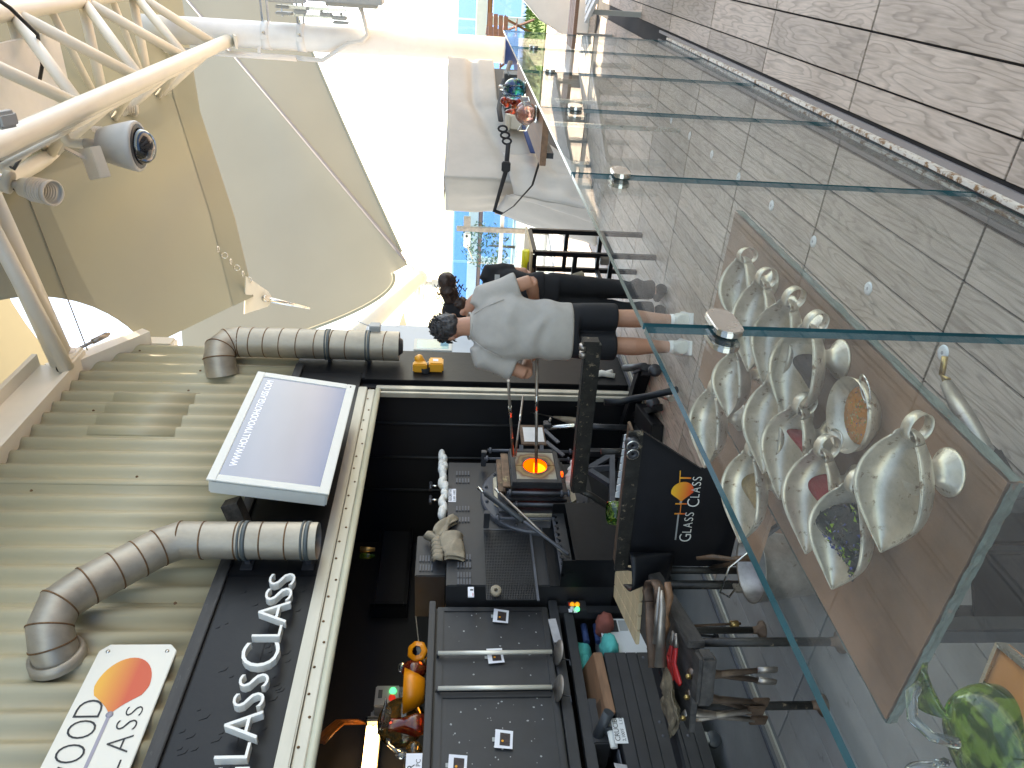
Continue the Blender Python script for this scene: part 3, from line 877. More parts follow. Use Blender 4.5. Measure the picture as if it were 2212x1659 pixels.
for z in (2.34, 2.69):
    b = MB(); b.tube([(3.28, 3.06, z - .012), (3.28, 3.06, z + .012)], .1145, 24); b.tube([(3.28, 3.06, z + .022), (3.28, 3.06, z + .034)], .1145, 24)
    c = b.build("duct_band", "clamp_grey", du)
    MB().span((3.24, 3.165, z - .012), (3.32, FY - .031, z + .02)).build("band_bracket", "gunmetal", c, bevel=.003)
    MB().span((3.20, FY - .042, z - .03), (3.36, FY - .031, z + .04)).build("bracket_plate", "gunmetal", c, bevel=.003)
MB().lathe([(.1075, 0), (.1075, .05), (.13, .055), (.135, .02), (.135, 0)], (2.615, 3.262, 3.48), (.15, -1, .15), 24).build("wall_collar", "galv", du)

d2 = thing("exhaust_duct", "straight ribbed metal duct hanging past the far end of the workshop front", "duct", (5.72, 3.07, 2.0))
DX, DY, DR = 5.72, 3.07, .128
p2 = [V((DX, DY, 1.985)), V((DX, DY, 3.33)), V((DX - .03, DY, 3.42)), V((DX - .11, DY + .02, 3.47)), V((DX - .19, DY + .06, 3.46)), V((DX - .24, DY + .19, 3.44))]
MB().tube(p2, DR, 28, 0, False).tube(p2[:2], DR - .004, 28, 0, False).build("duct_pipe", "galv", d2)
for z in (2.10, 2.42, 2.55, 2.68, 2.83, 2.97, 3.10, 3.22): seam(d2, (DX, DY, z), (.15, 0, 1), DR - .001)
for i in range(1, 5): seam(d2, p2[i], p2[i + 1] - p2[i - 1], DR)
for z in (2.24, 2.58):
    b = MB(); b.tube([(DX, DY, z - .011), (DX, DY, z + .011)], DR + .007, 24); b.tube([(DX, DY, z + .02), (DX, DY, z + .032)], DR + .007, 24)
    c = b.build("duct_band", "clamp_grey", d2)
    MB().span((DX - .04, DY + DR, z - .012), (DX + .03, FY - .026, z + .02)).build("band_bracket", "gunmetal", c, bevel=.003)
MB().lathe([(0, -.05), (.06, -.045), (.085, -.01), (.085, .02), (0, .02)], (DX, DY, 2.0), ZUP, 20).build("duct_plug", "plastic_dark", d2)
MB().span((DX + .02, DY - DR - .045, 2.15), (DX + .11, DY - DR + .02, 2.24)).build("junction_box", "plastic_grey", d2, bevel=.006)
MB().tube([(DX + .06, DY - DR - .03, 2.24), (DX + .07, DY - DR - .05, 2.30), (DX + .10, DY - DR - .06, 2.36)], .006, 8).build("cable", "cable_white", d2)

# ------------------------------------------------------------------ screen in front of the fascia
tv = thing("tv_screen", "large pale framed screen with a washed out grey-lilac face over the fascia", "screen", (4.2, 2.95, 2.26))
q = [V((3.57, 2.95, 2.26)), V((4.86, 2.95, 2.25)), V((4.86, 2.85, 2.965)), V((3.57, 2.85, 2.975))]
ex = (q[1] - q[0]).normalized(); ez = (q[3] - q[0]).normalized(); ey = ex.cross(ez)
W_, H_ = 1.285, .72
m4 = frame(q[0], ex, ez)
emit('screen_text', (.60, .66, .78), .19)
back = -.115
def tvb(x0, z0, x1, z1, y0, y1):
    b = MB(); b.add([m4 @ V((x, z, y)) for x in (x0, x1) for z in (z0, z1) for y in (y0, y1)], [(0, 1, 3, 2), (4, 6, 7, 5), (0, 4, 5, 1), (2, 3, 7, 6), (0, 2, 6, 4), (1, 5, 7, 3)])
    return b
tvb(.01, .01, W_ - .01, H_ - .01, back, -.012).build("cabinet", "tv_frame", tv, bevel=.01)
for (a, b_, c, d) in ((0, 0, W_, .062), (0, H_ - .055, W_, H_), (0, .0622, .062, H_ - .0552), (W_ - .062, .0622, W_, H_ - .0552)):
    tvb(a, b_, c, d, -.011, .0).build("bezel", "tv_frame", tv, bevel=.003)
tvb(.063, .0635, W_ - .063, H_ - .056, -.0105, -.006).build("glass", "tv_screen", tv)
MB().text_fit("WWW.HOLLYWOODHOTGLASS.COM", m4 @ V((.16, H_ - .135, -.0052)), m4 @ V((W_ - .10, H_ - .135, -.0052)), .045, .0006, ey * -1, thin=.0, up=ez).build("lettering", "screen_text", tv)
tvb(W_ - .045, .03, W_ - .028, .04, .0002, .002).build("sensor", "plastic_dark", tv)
MB().bar((3.60, 3.04, 2.86), (3.56, FY - .04, 2.80), .10, .10).build("wall_bracket", "burnt_wood", tv)
MB().bar((4.3, 3.03, 2.62), (4.3, FY - .032, 2.60), .30, .24).build("wall_bracket", "gunmetal", tv)

# orange signal lamps on the end panel
al = thing("alarm_beacon", "orange beacon with a boxed sounder on the black end panel", "alarm", (5.6, FY - .03, 1.7))
MB().span((5.535, FY - .11, 1.74), (5.60, FY - .026, 1.86)).build("sounder_base", "orange_plastic", al, bevel=.01)
MB().lathe([(.0, -.07), (.035, -.065), (.042, -.03), (.042, .0)], (5.56, FY - .075, 1.755), (0, -1, .1), 16).build("horn", "plastic_dark", al)
MB().lathe([(.038, 0), (.038, .06), (.03, .075), (0, .08)], (5.63, FY - .07, 1.79), (0, -1, .5), 16).build("beacon_lens", "orange_plastic", al)
MB().span((5.545, FY - .115, 1.60), (5.665, FY - .026, 1.725)).build("box", "orange_plastic", al, bevel=.012)
MB().span((5.59, FY - .1165, 1.645), (5.63, FY - .1155, 1.69)).build("dial", "paper", al)
MB().tube([(5.64, FY - .06, 1.76), (5.69, FY - .05, 1.73), (5.67, FY - .05, 1.69)], .005, 8).build("cable", "cable_white", al)
rl = tag(MB().span((5.12, FY - .036, 2.71), (5.24, FY - .0305, 2.775)).build("warning_label", "red_label"), "small red label at the top corner of the fascia behind the screen", "label")

# ------------------------------------------------------------------ canopy of stretched cloth, struts, mast and truss
P0 = PD(545, 640, 8.0)
B0 = V((6.0, 3.36, 4.34))
def lerp(a, b, t): return V(a) * (1 - t) + V(b) * t
E1 = PD(430, 240, 9.8); E2 = PD(392, 2, 11.3); E3 = V((14.6, -2.6, 8.2))
def edge_pt(v):       # free edge from the corner plate out to the right
    pts = [P0, PD(505, 470, 8.6), E1, E2, E3]
    t = v * 4; i = min(3, int(t)); return lerp(pts[i], pts[i + 1], t - i)
def wall_pt(u):       # along the workshop top, then the scalloped edge to the corner plate
    if u < .72: return lerp((-4, 3.42, 5.15), (5.2, 3.42, 4.90), u / .72)
    t = (u - .72) / .28
    a = V((5.2, 3.42, 4.90)); b = V((5.9, 3.40, 4.42)); c = P0
    q = a * (1 - t) ** 2 + (V((5.85, 3.3, 4.30)) * 2 * t * (1 - t)) + c * t * t
    return q
def mem1(u, v):
    L = wall_pt(u); E = edge_pt(v)
    far = V((-6 + 20.6 * u, -4.7 + 2.1 * u ** 3, 9.6 - 1.4 * u))
    p = lerp(L, far, v)
    # blend to the free edge near u = 1
    base_edge = lerp(P0, V((14.6, -2.6, 8.2)), v)
    w = u ** 3
    p = p + (E - base_edge) * w
    p.z -= .55 * sin(pi * v) * (1 - u) * .6 - .55 * sin(pi * v) * u * (1 - u)
    return p
cn = thing("canopy_sail", "big cream stretched canopy sail overhead with a hemmed edge above the truss", "canopy", (2, -1, 5))
mg_ = MB().grid(mem1, 150, 80, 0, True)
CUT = V((5.25, 3.30, 4.85))
def in_cut(p): return ((p.x - CUT.x) / 1.05) ** 2 + ((p.y - 3.42) / .80) ** 2 + ((p.z - CUT.z) / 1.0) ** 2 < 1
for v_ in mg_.v:
    if in_cut(v_):
        d_ = v_ - V((CUT.x, 3.42, CUT.z)); k_ = math.sqrt((d_.x / 1.05) ** 2 + (d_.y / .8) ** 2 + d_.z ** 2)
        if k_ > .80: v_ += d_ * (1.0005 / k_ - 1)
keep = [i for i, f in enumerate(mg_.f) if not in_cut(sum((mg_.v[k] for k in f), V((0, 0, 0))) / 4)]
mg_.f = [mg_.f[i] for i in keep]; mg_.mi = [0] * len(keep); mg_.sm = [True] * len(keep)
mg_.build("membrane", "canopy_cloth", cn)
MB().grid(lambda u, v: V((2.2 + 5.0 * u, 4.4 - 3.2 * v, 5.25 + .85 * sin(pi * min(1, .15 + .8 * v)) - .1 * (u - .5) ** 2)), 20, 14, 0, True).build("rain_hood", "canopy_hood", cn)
hem = MB().grid(lambda u, v: mem1(.972 + .028 * u, .0 + v) + V((0, 0, -.012)), 2, 40, 0, True)
hem.build("hem", "canopy_cloth", cn)
for uu in (.80, .60):
    MB().tube([mem1(uu, v / 24) + V((0, 0, -.01)) for v in range(25)], .006, 5).build("seam", "canopy_cloth_far", cn)
MB().tube([edge_pt(v / 20) for v in range(21)], .012, 6).build("edge_cable", "canopy_cloth_far", cn)
# corner plate and tie at the low corner
cp = thing("corner_plate", "pale steel corner plate with chains on the low corner of the big sail", "fitting", tuple(P0))
pd = (P0 - V(mem1(.9, .1))).normalized()
m4c = frame(P0, pd, V((0, 0, 1)).cross(pd)) @ Matrix.Scale(1.7, 4)
MB().prism([(-.05, -.12), (.12, -.05), (.16, 0), (.12, .05), (-.05, .12)], m4c, .012).build("plate", "white_paint", cp)
MB().disc(m4c @ V((.09, 0, -.03)), m4c.to_3x3() @ V((0, 0, 1)), .035, .07, 14).build("pin", "stainless", cp)
MB().tube([m4c @ V((.12, 0, .006)), m4c @ V((.42, .02, -.05))], [.03, .012], 10).build("tie_rod", "stainless", cp)
chn = MB()
for k in range(6):
    c = m4c @ V((-.03 - .045 * k, -.10 - .03 * k, .0))
    ax = V((0, 0, 1)) if k % 2 else V((1, .3, 0))
    chn.tube([c + (Matrix.Rotation(a * pi / 6, 3, ax) @ ax.orthogonal().normalized()) * .03 for a in range(13)], .006, 6)
chn.build("chain", "stainless", cp)

# far sail, two slopes meeting on a seam
RING = PD(905, 600, 10.5)
S1 = PD(398, -5, 13.6); S2 = S1 + (S1 - RING) * .5
L1 = PD(660, -5, 14.2); L2 = L1 + (L1 - RING) * .45 + V((0, -1, .6))
T1 = PD(290, 745, 12.0); T2 = PD(560, 790, 11.2)
RA = RING + V((.15, -.25, .12))
fs_ = thing("canopy_sail", "far pale canopy sail with a dark ridge seam sloping down to the ring", "canopy", tuple(RING))
RB = PD(880, 572, 10.9); RC = PD(848, 590, 10.9)
def m2a(u, v):   # right slope: v from the lower edge to the ridge seam
    a = lerp(RB, L2, u); b = lerp(RB, S2, u)
    p = lerp(a, b, v); p.z += -.30 * sin(pi * v) * u + .12 * sin(pi * u) * (1 - v)
    return p
def scal(t):     # scalloped edge towards the workshop
    a = RC; c = PD(600, 735, 11.2)
    q = PD(800, 655, 10.9) * 1.0
    w = 2 * q - a * .5 - c * .5
    return a * (1 - t) ** 2 + w * 2 * t * (1 - t) + c * t * t
TT = PD(400, 860, 11.4)
def m2b(u, v):   # left slope: u from the low point outwards, v from the scalloped edge to the seam
    if u < .6: a = scal(u / .6)
    else: a = lerp(scal(1), TT, (u - .6) / .4)
    b = lerp(RB, S2, u)
    p = lerp(a, b, v); p.z -= .35 * sin(pi * v) * u
    return p
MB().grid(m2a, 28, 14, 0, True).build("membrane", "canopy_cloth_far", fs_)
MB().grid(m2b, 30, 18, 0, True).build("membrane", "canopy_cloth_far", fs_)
MB().tube([lerp(RB, S2, u / 30) + V((0, 0, -.03)) for u in range(31)], .030, 6).build("ridge_seam", "strip_grey", fs_)
MB().tube([m2b(u / 30, 0) for u in range(19)], .025, 6).build("edge_rope", "canopy_cloth", fs_)
MB().tube([m2a(u / 30, 0) for u in range(31)], .02, 6).build("edge_rope", "canopy_cloth", fs_)
ts = thing("canopy_sail", "small distant triangle of canopy cloth under the white strut", "canopy", tuple(PD(880, 720, 13)))
A, B, C_ = PD(872, 672, 13.2), PD(905, 752, 13.0), PD(860, 752, 13.4)
MB().grid(lambda u, v: lerp(lerp(A, B, u), lerp(A, C_, u), v) + V((0, 0, .05 * sin(pi * u))), 8, 5).build("membrane", "canopy_cloth_far", ts)
MB().tube([A, PD(893, 615, 11)], .012, 6).build("tie_cable", "stainless", ts)
MB().tube([PD(912, 612, 10.6), PD(925, 752, 10.0)], .010, 6).build("tie_cable", "stainless", ts)

# white strut to the ring, its ring plates and post
st = thing("canopy_strut", "slanted white tubular strut ending in the ring where the far sail is tied", "strut", tuple(RING))
SA = PD(752, 745, 8.3); SB = RING
MB().tube([SA, lerp(SA, SB, .5) + V((0, 0, .02)), SB], [.118, .112, .10], 20).build("tube", "white_paint", st)
MB().ell(SB, (.12, .12, .12)).build("end_ball", "white_paint", st)
for q_, r_ in ((PD(880, 566, 10.9), .03), (PD(868, 545, 10.9), .02), (PD(850, 590, 10.9), .022), (PD(895, 640, 10.6), .022), (PD(905, 660, 10.6), .016)):
    MB().tube([SB, lerp(SB, q_, .55), q_], [r_ * 1.5, r_, r_ * .6], 8).build("tie_rod", "white_paint", st)
MB().tube([PD(916, 612, 10.55), PD(935, 612, 10.55)], .03, 12).tube([PD(933, 612, 10.55), PD(985, 612, 10.55)], .062, 16).build("post", "white_paint", st)

# twin struts rising from the workshop roof under the big sail
tw = thing("canopy_strut", "pair of cream tubes rising from the workshop roof towards the truss", "strut", (5.55, 3.2, 4.6))
d0 = V((5.50, 3.22, 4.70)); top = PD(-60, 352, 5.3)
sd = (top - d0).normalized().cross(ZUP).normalized()
MB().tube([d0, top], .095, 20).build("tube", "white_paint", tw)
MB().tube([d0 + sd * -.0 + V((-.16, -.06, -.10)), top + V((-.20, -.04, -.03))], .058, 16).build("tube", "white_paint", tw)
MB().span((5.36, 3.10, 4.56), (5.62, 3.34, 4.70)).build("foot", "white_paint", tw, bevel=.02)
MB().lathe([(0, .02), (.03, .02), (.055, .012), (.06, 0)], (5.53, 3.10, 4.66), (0, -1, 0), 16).build("pin", "white_plain", tw)
MB().tube([d0 + V((-.15, -.07, -.13)), d0 + V((-.14, -.06, -.03))], .036, 12).build("socket", "cable_black", tw)
# tie with turnbuckle beside the foot
tb = thing("tie_rod", "steel tie with turnbuckle along the top beam at the far roof corner", "tie rod", (5.7, 3.12, 4.5))
MB().tube([(5.60, 3.12, 4.62), (5.86, 3.1, 4.46)], .014, 10).tube([(5.72, 3.11, 4.546), (5.84, 3.10, 4.472)], .024, 10).build("rod", "tool_steel", tb)

# mast
MX = PX(1095, 109, 11.0); MX.z = 0
mast = thing("mast", "thick white mast carrying the truss and the far end of the canopy", "mast", (MX.x, MX.y, 0))
MTOP = PX(300, 62, 10.9)
MB().tube([(MX.x, MX.y, 0), (MX.x, MX.y, 4.2), (MTOP.x, MX.y, 6.6)], [.165, .168, .172], 28).build("tube", "white_plain", mast)
MB().lathe([(.30, 0), (.30, .03), (.17, .05), (.17, .12)], (MX.x, MX.y, 0), ZUP, 24).build("base_plate", "white_plain", mast)
for zc in (3.56, 4.02):
    b = MB().tube([(MX.x, MX.y, zc), (MX.x, MX.y, zc + .10)], .178, 24).build("band", "white_plain", mast)
    MB().span((MX.x - .20, MX.y - .03, zc + .01), (MX.x - .165, MX.y + .03, zc + .09)).build("band_lug", "white_plain", b, bevel=.004)
    MB().tube([(MX.x - .17, MX.y - .06, zc + .05), (MX.x - .24, MX.y - .06, zc + .05)], .012, 8).build("bolt", "stainless", b)
    for s in (0, .08):
        MB().span((MX.x - .04, MX.y - .50, zc + .01 + s), (MX.x + .04, MX.y - .16, zc + .022 + s)).build("arm", "plastic_grey", b)
cd = [PX(1315 / 1.8228, 320 / 1.8228 - 8, 10.8), PX(1440 / 1.8228, 335 / 1.8228, 10.75)]
cpts = [PX(x / 1.8228, y / 1.8228, X) for x, y, X in ((1420, 30, 10.8), (1437, 90, 10.8), (1447, 140, 10.8), (1425, 162, 10.78), (1370, 172, 10.78), (1320, 205, 10.82), (1270, 238, 10.9), (1200, 232, 10.9), (1165, 226, 10.9))]
MB().tube(cpts, .030, 10).build("cable_bundle", "cable_white", mast)
MB().tube([PX(640, 126, 10.9), PX(330, 105, 10.9)], .038, 12).build("conduit", "white_plain", mast)
for px_ in (560, 430): MB().tube([PX(px_, 124, 10.9), PX(px_, 95, 10.9)], .022, 8).build("conduit_clip", "white_plain", mast)

# aerial and floodlight boxes beside the mast top
jb = thing("bracket_frame", "grey steel bracket frame with boxed fittings clamped beside the mast", "bracket", (MX.x, MX.y - .6, 3.5))
def jbx(x0, y0, x1, y1, X0, X1, name, mt):
    a = PX(x0, y0, X0); b = PX(x1, y1, X0)
    MB().span((X0, min(a.y, b.y), min(a.z, b.z)), (X1, max(a.y, b.y), max(a.z, b.z))).build(name, mt, jb, bevel=.008)
for (x0, y0, x1, y1) in ((594, 11, 624, 19), (594, 25, 630, 33), (634, 20, 660, 31), (690, 27, 716, 37), (716, 34, 748, 45), (718, 46, 752, 54)):
    jbx(x0, y0, x1, y1, 10.78, 10.92, "box", "plastic_grey")
jbx(598, 17, 748, 19.5, 10.80, 10.84, "rail", "stainless"); jbx(596, 33, 745, 36, 10.86, 10.90, "rail", "stainless")
jbx(576, -12, 655, 9, 10.7, 10.95, "tray", "camera_grey"); jbx(660, -25, 825, 13, 10.6, 11.0, "tray", "plastic_grey"); jbx(700, -30, 815, 20, 10.75, 10.95, "tray", "camera_grey")
for y0 in (600, 648, 700, 735): jbx(y0 + 6, 8, y0 + 9, 36, 10.82, 10.86, "hanger", "stainless")
for px_, py_ in ((667, 19), (697, 26), (740, 31)): MB().lathe([(0, .04), (.018, .03), (.022, 0)], PX(px_, py_, 10.8), ZUP, 10).build("gland", "camera_grey", jb)

# lattice truss
tr = thing("truss", "white tubular lattice truss running overhead from the mast", "truss", (6, 1.3, 4.5))
CZ = 4.55
def ch(x, k):
    return V({0: (x, 1.35, CZ + .02), 1: (x, .76, CZ + .72), 2: (x, 1.96, CZ + .70)}[k])
MB().tube([PY(502, 84, 1.35), PY(250, 197, 1.35), PY(0, 310, 1.35), PY(-160, 382, 1.35)], .080, 20).build("bottom_chord", "white_paint", tr)
for k, r in ((1, .08), (2, .07)):
    MB().tube([ch(2.2, k), ch(10.9, k)], r, 16).build("chord", "white_paint", tr)
MB().tube([PY(430, 132, 1.46), PY(0, 336, 1.46)], .035, 12).build("conduit", "white_paint", tr)
MB().tube([PY(380, 158, 1.56), PY(0, 360, 1.56)], .022, 10).build("conduit", "white_paint", tr)
nodes_x = [2.5, 3.83, 5.15, 6.47, 7.8, 9.2, 10.4]
for a, b in zip(nodes_x[:-1], nodes_x[1:]):
    m_ = (a + b) / 2
    for x, k in ((a, 1), (b, 1)): MB().tube([ch(x, 0), ch(m_, k)], .050, 14).build("web", "white_paint", tr)
    for x, k in ((a, 2), (b, 2)): MB().tube([ch(x, 0), ch(m_, k)], .042, 12).build("web", "white_paint", tr)
    MB().tube([ch(a, 1), ch(m_, 2)], .036, 12).build("brace", "white_paint", tr)
    MB().tube([ch(m_, 1), ch(m_, 2)], .05, 12).build("strut", "white_paint", tr)
MB().span((5.9, .95, CZ + .60), (7.6, 1.75, CZ + .64)).build("flat_plate", "white_plain", tr)
MB().bar(PY(492, 72, 1.34), PY(510, 92, 1.34), .16, .03).build("end_lug", "white_paint", tr)
for i, (a, b, c) in enumerate((((5.2, .6, 5.2), (5.6, .9, 4.95), (5.9, 1.3, 5.1)), ((6.6, .5, 5.25), (6.9, .9, 4.98), (7.1, 1.4, 5.2)), ((4.6, .5, 5.1), (4.75, .9, 4.9), (4.9, 1.3, 5.0)))):
    tag(MB().tube([a, lerp(a, b, .5) + V((0, 0, -.05)), b, lerp(b, c, .5) + V((0, 0, -.04)), c], .016, 8).build("cable", "cable_black"), ("long black cable sagging inside the truss above the dome camera", "black cable looped inside the truss near the mast end", "short black cable looped in the near end of the truss")[i], "cable", "cables in the truss")

# dome camera
DC = PY(268, 322, 1.66)
dc = thing("dome_camera", "big grey dome security camera hanging from the truss", "camera", tuple(DC))
ax = (PY(335, 318, 1.66) - PY(215, 312, 1.66)).normalized()
sc0 = (PY(335, 318, 1.66) - PY(215, 312, 1.66)).length / .64
prof = [(0, -.01), (.075, 0), (.105, .02), (.125, .10), (.150, .26), (.168, .38), (.172, .43), (.165, .455), (.15, .458)]
MB().lathe([(r * sc0 * 1.72, z * sc0) for r, z in prof], PY(215, 312, 1.66), ax, 32).build("housing", "camera_grey", dc)
o_ = PY(215, 312, 1.66); RK = 1.66
MB().lathe([(r * sc0 * RK, z * sc0) for r, z in ((.16, .44), (.15, .468), (.128, .47))], o_, ax, 28).build("trim_ring", "plastic_dark", dc)
MB().lathe([(r * sc0 * RK, z * sc0) for r, z in ((.122, .46), (.122, .50), (.112, .555), (.085, .605), (.045, .632), (0, .64))], o_, ax, 28).build("dome", "dome", dc)
MB().tube([o_, o_ - ax * .17 * sc0], .062 * sc0, 16).build("neck", "camera_grey", dc)
e0 = o_ - ax * .17 * sc0; e1 = o_ - ax * .36 * sc0
MB().tube([e0, e1, e1 + V((.0, -.25, .10)) * sc0 * .6], .06 * sc0, 16).build("elbow", "white_paint", dc)

def spotlight(lbl, c, aim, s, fin=True):
    t = thing("spotlight", lbl, "spotlight", tuple(c), group="lamps on the truss")
    aim = V(aim).normalized()
    MB().lathe([(0, -.16 * s), (.05 * s, -.15 * s), (.085 * s, -.10 * s), (.095 * s, -.03 * s), (.095 * s, .02 * s)], c, aim, 22).build("housing", "lamp_body", t)
    f = MB()
    for k in range(6):
        z = .02 * s + k * .03 * s
        f.lathe([(.085 * s, z), (.112 * s, z + .004 * s), (.112 * s, z + .016 * s), (.085 * s, z + .02 * s)], c, aim, 22)
    f.build("cooling_fins", "lamp_body", t)
    MB().lathe([(.088 * s, .2 * s), (.115 * s, .20 * s), (.115 * s, .25 * s), (.10 * s, .25 * s), (.10 * s, .235 * s)], c, aim, 22).build("bezel", "lamp_body", t)
    MB().lathe([(0, .23 * s), (.10 * s, .23 * s)], c, aim, 20).build("lens", "clear_glass", t)
    u = V((-.15, -.35, 1)).normalized()
    MB().tube([c, c + u * .16 * s], .035 * s, 12).build("arm", "lamp_body", t)
    MB().disc(c + u * .15 * s, u, .10 * s, .07 * s, 22).build("canopy_cup", "lamp_body", t)
    MB().tube([c + u * .2 * s, c + u * .3 * s + V((.02, -.02, 0)) * s], .045 * s, 10).build("clamp", "stainless", t)
    MB().tube([c + u * .24 * s, c + u * .16 * s + V((.06, .12, -.02)) * s, c + V((.08, .06, -.02)) * s], .006 * s, 6).build("safety_wire", "cable_black", t)
    return t
spotlight("cream ribbed spotlight at the near end of the truss pointing down the deck", PY(68, 408, 1.75), PY(112, 416, 1.75) - PY(40, 402, 1.75), .80)
spotlight("ribbed spotlight half hidden behind the dome camera", PD(188, 285, 7.4), V((.75, .25, -.5)), .62)
spotlight("ribbed spotlight highest along the truss beyond the dome camera", PD(262, 232, 8.0), V((.6, .25, -.8)), .62)
fl = thing("floodlight", "flat cream floodlight tilted below the neck of the dome camera", "floodlight", tuple(PY(208, 355, 1.7)))
c = PY(205, 352, 1.72); m3 = Matrix.Rotation(radians(38), 3, 'Y') @ Matrix.Rotation(radians(-16), 3, 'X')
MB().box(c, (.09, .24, .19), m3).build("housing", "lamp_body", fl, bevel=.006)
MB().box(c + m3 @ V((.048, 0, 0)), (.012, .19, .14), m3).build("lens", "clear_glass", fl)
MB().bar(c, c + V((-.05, -.12, .18)), .03, .012).build("bracket", "lamp_body", fl)
hz = thing("cable_box", "grey cable box with a dark handle at the near end of the truss", "box", tuple(PY(30, 250, 1.2)))
MB().box(PY(10, 258, 1.12), (.14, .10, .08), Matrix.Rotation(.4, 3, 'Y')).build("case", "camera_grey", hz, bevel=.02)
MB().tube([PY(2, 350, 1.75), PY(30, 365, 1.75), PY(42, 345, 1.7), PY(42, 320, 1.65)], .014, 8).build("handle", "plastic_dark", hz)

# ------------------------------------------------------------------ equipment inside the workshop
def frect(x0, y0, x1, y1, Y):
    xm, ym = (x0 + x1) / 2, (y0 + y1) / 2
    return PY(xm, y1, Y).x, PY(x1, ym, Y).z, PY(xm, y0, Y).x, PY(x0, ym, Y).z     # xa, za, xb, zb
def fbox(name, mt, parent, x0, y0, x1, y1, Y, depth, bevel=0.0, kind=None):
    xa, za, xb, zb = frect(x0, y0, x1, y1, Y)
    return MB().span((xa, Y, za), (xb, Y + depth, zb)).build(name, mt, parent, bevel=bevel, kind=kind)
FX, FZ, FYF = 4.35, .90, 3.62
fu = thing("glory_hole_furnace", "dark steel reheating furnace with nested doors round a glowing orange opening", "furnace", (4.2, 3.62, 0))
MB().span((3.47, 3.62, .42), (4.80, 4.5, 1.535)).build("cabinet", "charcoal_steel", fu, bevel=.006)
MB().span((3.50, 3.66, 0), (4.76, 4.45, .419)).build("stand", "black_matt", fu)
for gx, gz, n in ((4.50, 1.42, 5), (4.50, 1.42, 5), ):
    pass
for (x0, y0) in ((1000, 1024), (1000, 1040), (1000, 1100), (1000, 1124), (1003, 1205), (1003, 1222), (1003, 1244), (1003, 1258)):
    for k in range(5):
        p = PY(x0 - 13 + k * 6.3, y0, 3.62)
        MB().span((p.x - .028, 3.608, p.z - .006), (p.x + .028, 3.6195, p.z + .006)).build("louvre", "steel_grey", fu, bevel=.003)
pl = fbox("nameplate", "paper", fu, 969, 1056, 985, 1084, 3.618, .0015)
xa, za, xb, zb = frect(969, 1056, 985, 1084, 3.617)
MB().text("GLORY HOLE", .031, .0005, frame((xa + .008, 3.6155, (za + zb) / 2 + .005), (1, 0, 0), (0, 0, 1))).build("lettering", "sign_black", pl)
MB().text("2,100'F  1,150'C", .020, .0005, frame((xa + .008, 3.6155, za + .006), (1, 0, 0), (0, 0, 1))).build("lettering", "sign_black", pl)
cp_ = MB().lathe([(.22, -.04), (.40, -.04), (.41, -.03), (.41, .0)], (FX, 3.62, FZ - .02), (0, 1, 0), 48, 0, False)
cp_.lathe([(0, -.04), (.22, -.04)], (FX, 3.62, FZ - .02), (0, 1, 0), 48, 0, False)
cpo = cp_.build("round_plate", "steel_grey", fu)
for k in range(14):
    a = 2 * pi * k / 14
    MB().lathe([(0, .012), (.010, .012), (.013, 0)], (FX + .375 * cos(a), 3.579, FZ - .02 + .375 * sin(a)), (0, -1, 0), 8).build("bolt", "gunmetal", cpo)
oc = []
for k in range(8):
    a = pi / 8 + pi / 4 * k; oc.append((FX + .315 * cos(a), FZ - .01 + .33 * sin(a)))
m = Matrix(((1, 0, 0, 0), (0, 0, -1, 3.578), (0, 1, 0, 0), (0, 0, 0, 1)))
MB().prism(oc, m, .06).build("brick_collar", "firebrick", fu)
# nested door plates, each pair split in the middle, the front one round the opening
def door_pair(y, hx, hz, th, hole, mt, gap=.004):
    for s in (-1, 1):
        xs0 = FX + s * gap; xs1 = FX + s * hx
        if not hole:
            MB().span((min(xs0, xs1), y, FZ - hz), (max(xs0, xs1), y + th, FZ + hz)).build("door_plate", mt, fu, bevel=.004); continue
        b = MB(); n = 12
        inner = [(FX + s * max(gap, hole * sin(pi * k / n)), FZ + hole * cos(pi * k / n)) for k in range(n + 1)]
        outer = [(FX + s * gap, FZ + hz)] + [(FX + s * hx, FZ + hz)] + [(FX + s * hx, FZ - hz)] + [(FX + s * gap, FZ - hz)]
        poly = outer + inner[::-1]
        mm = Matrix(((1, 0, 0, 0), (0, 0, -1, y + th), (0, 1, 0, 0), (0, 0, 0, 1)))
        b.prism(poly, mm, th); b.build("door_plate", mt, fu)
FRY = 3.30
heat_plate("stained_plate", FX - 4.2, FZ)
door_pair(3.50, .28, .27, .018, .17, "gunmetal"); door_pair(3.455, .255, .245, .03, .15, "charcoal_steel")
door_pair(3.415, .245, .22, .018, .13, "gunmetal"); door_pair(3.375, .225, .20, .03, .115, "charcoal_steel")
door_pair(FRY + .03, .205, .185, .022, .10, "gunmetal"); door_pair(FRY, .160, .145, .029, .088, "stained_plate")
for (a, b, c, d) in ((-.205, .147, .205, .18), (-.205, -.18, .205, -.147), (-.205, -.1465, -.162, .1465), (.162, -.1465, .205, .1465)):
    MB().span((FX + a, FRY - .004, FZ + b), (FX + c, FRY + .029, FZ + d)).build("door_frame", "charcoal_steel", fu, bevel=.003)
MB().lathe([(.087, 0), (.087, .30), (.16, .32), (.16, .5), (0, .52)], (FX, FRY + .002, FZ), (0, 1, 0), 28).build("fire_chamber", "furnace_fire", fu)
MB().grid(lambda u, v: V((FX + .084 * cos(pi + pi * u), FRY + .035 + .26 * v, FZ + .084 * sin(pi + pi * u))), 14, 4).build("fire_bed", "furnace_core", fu)
MB().span((FX - .03, FRY + .05, FZ - .212), (FX + .0, FRY + .08, FZ - .196)).build("fire_gap", "furnace_fire", fu)
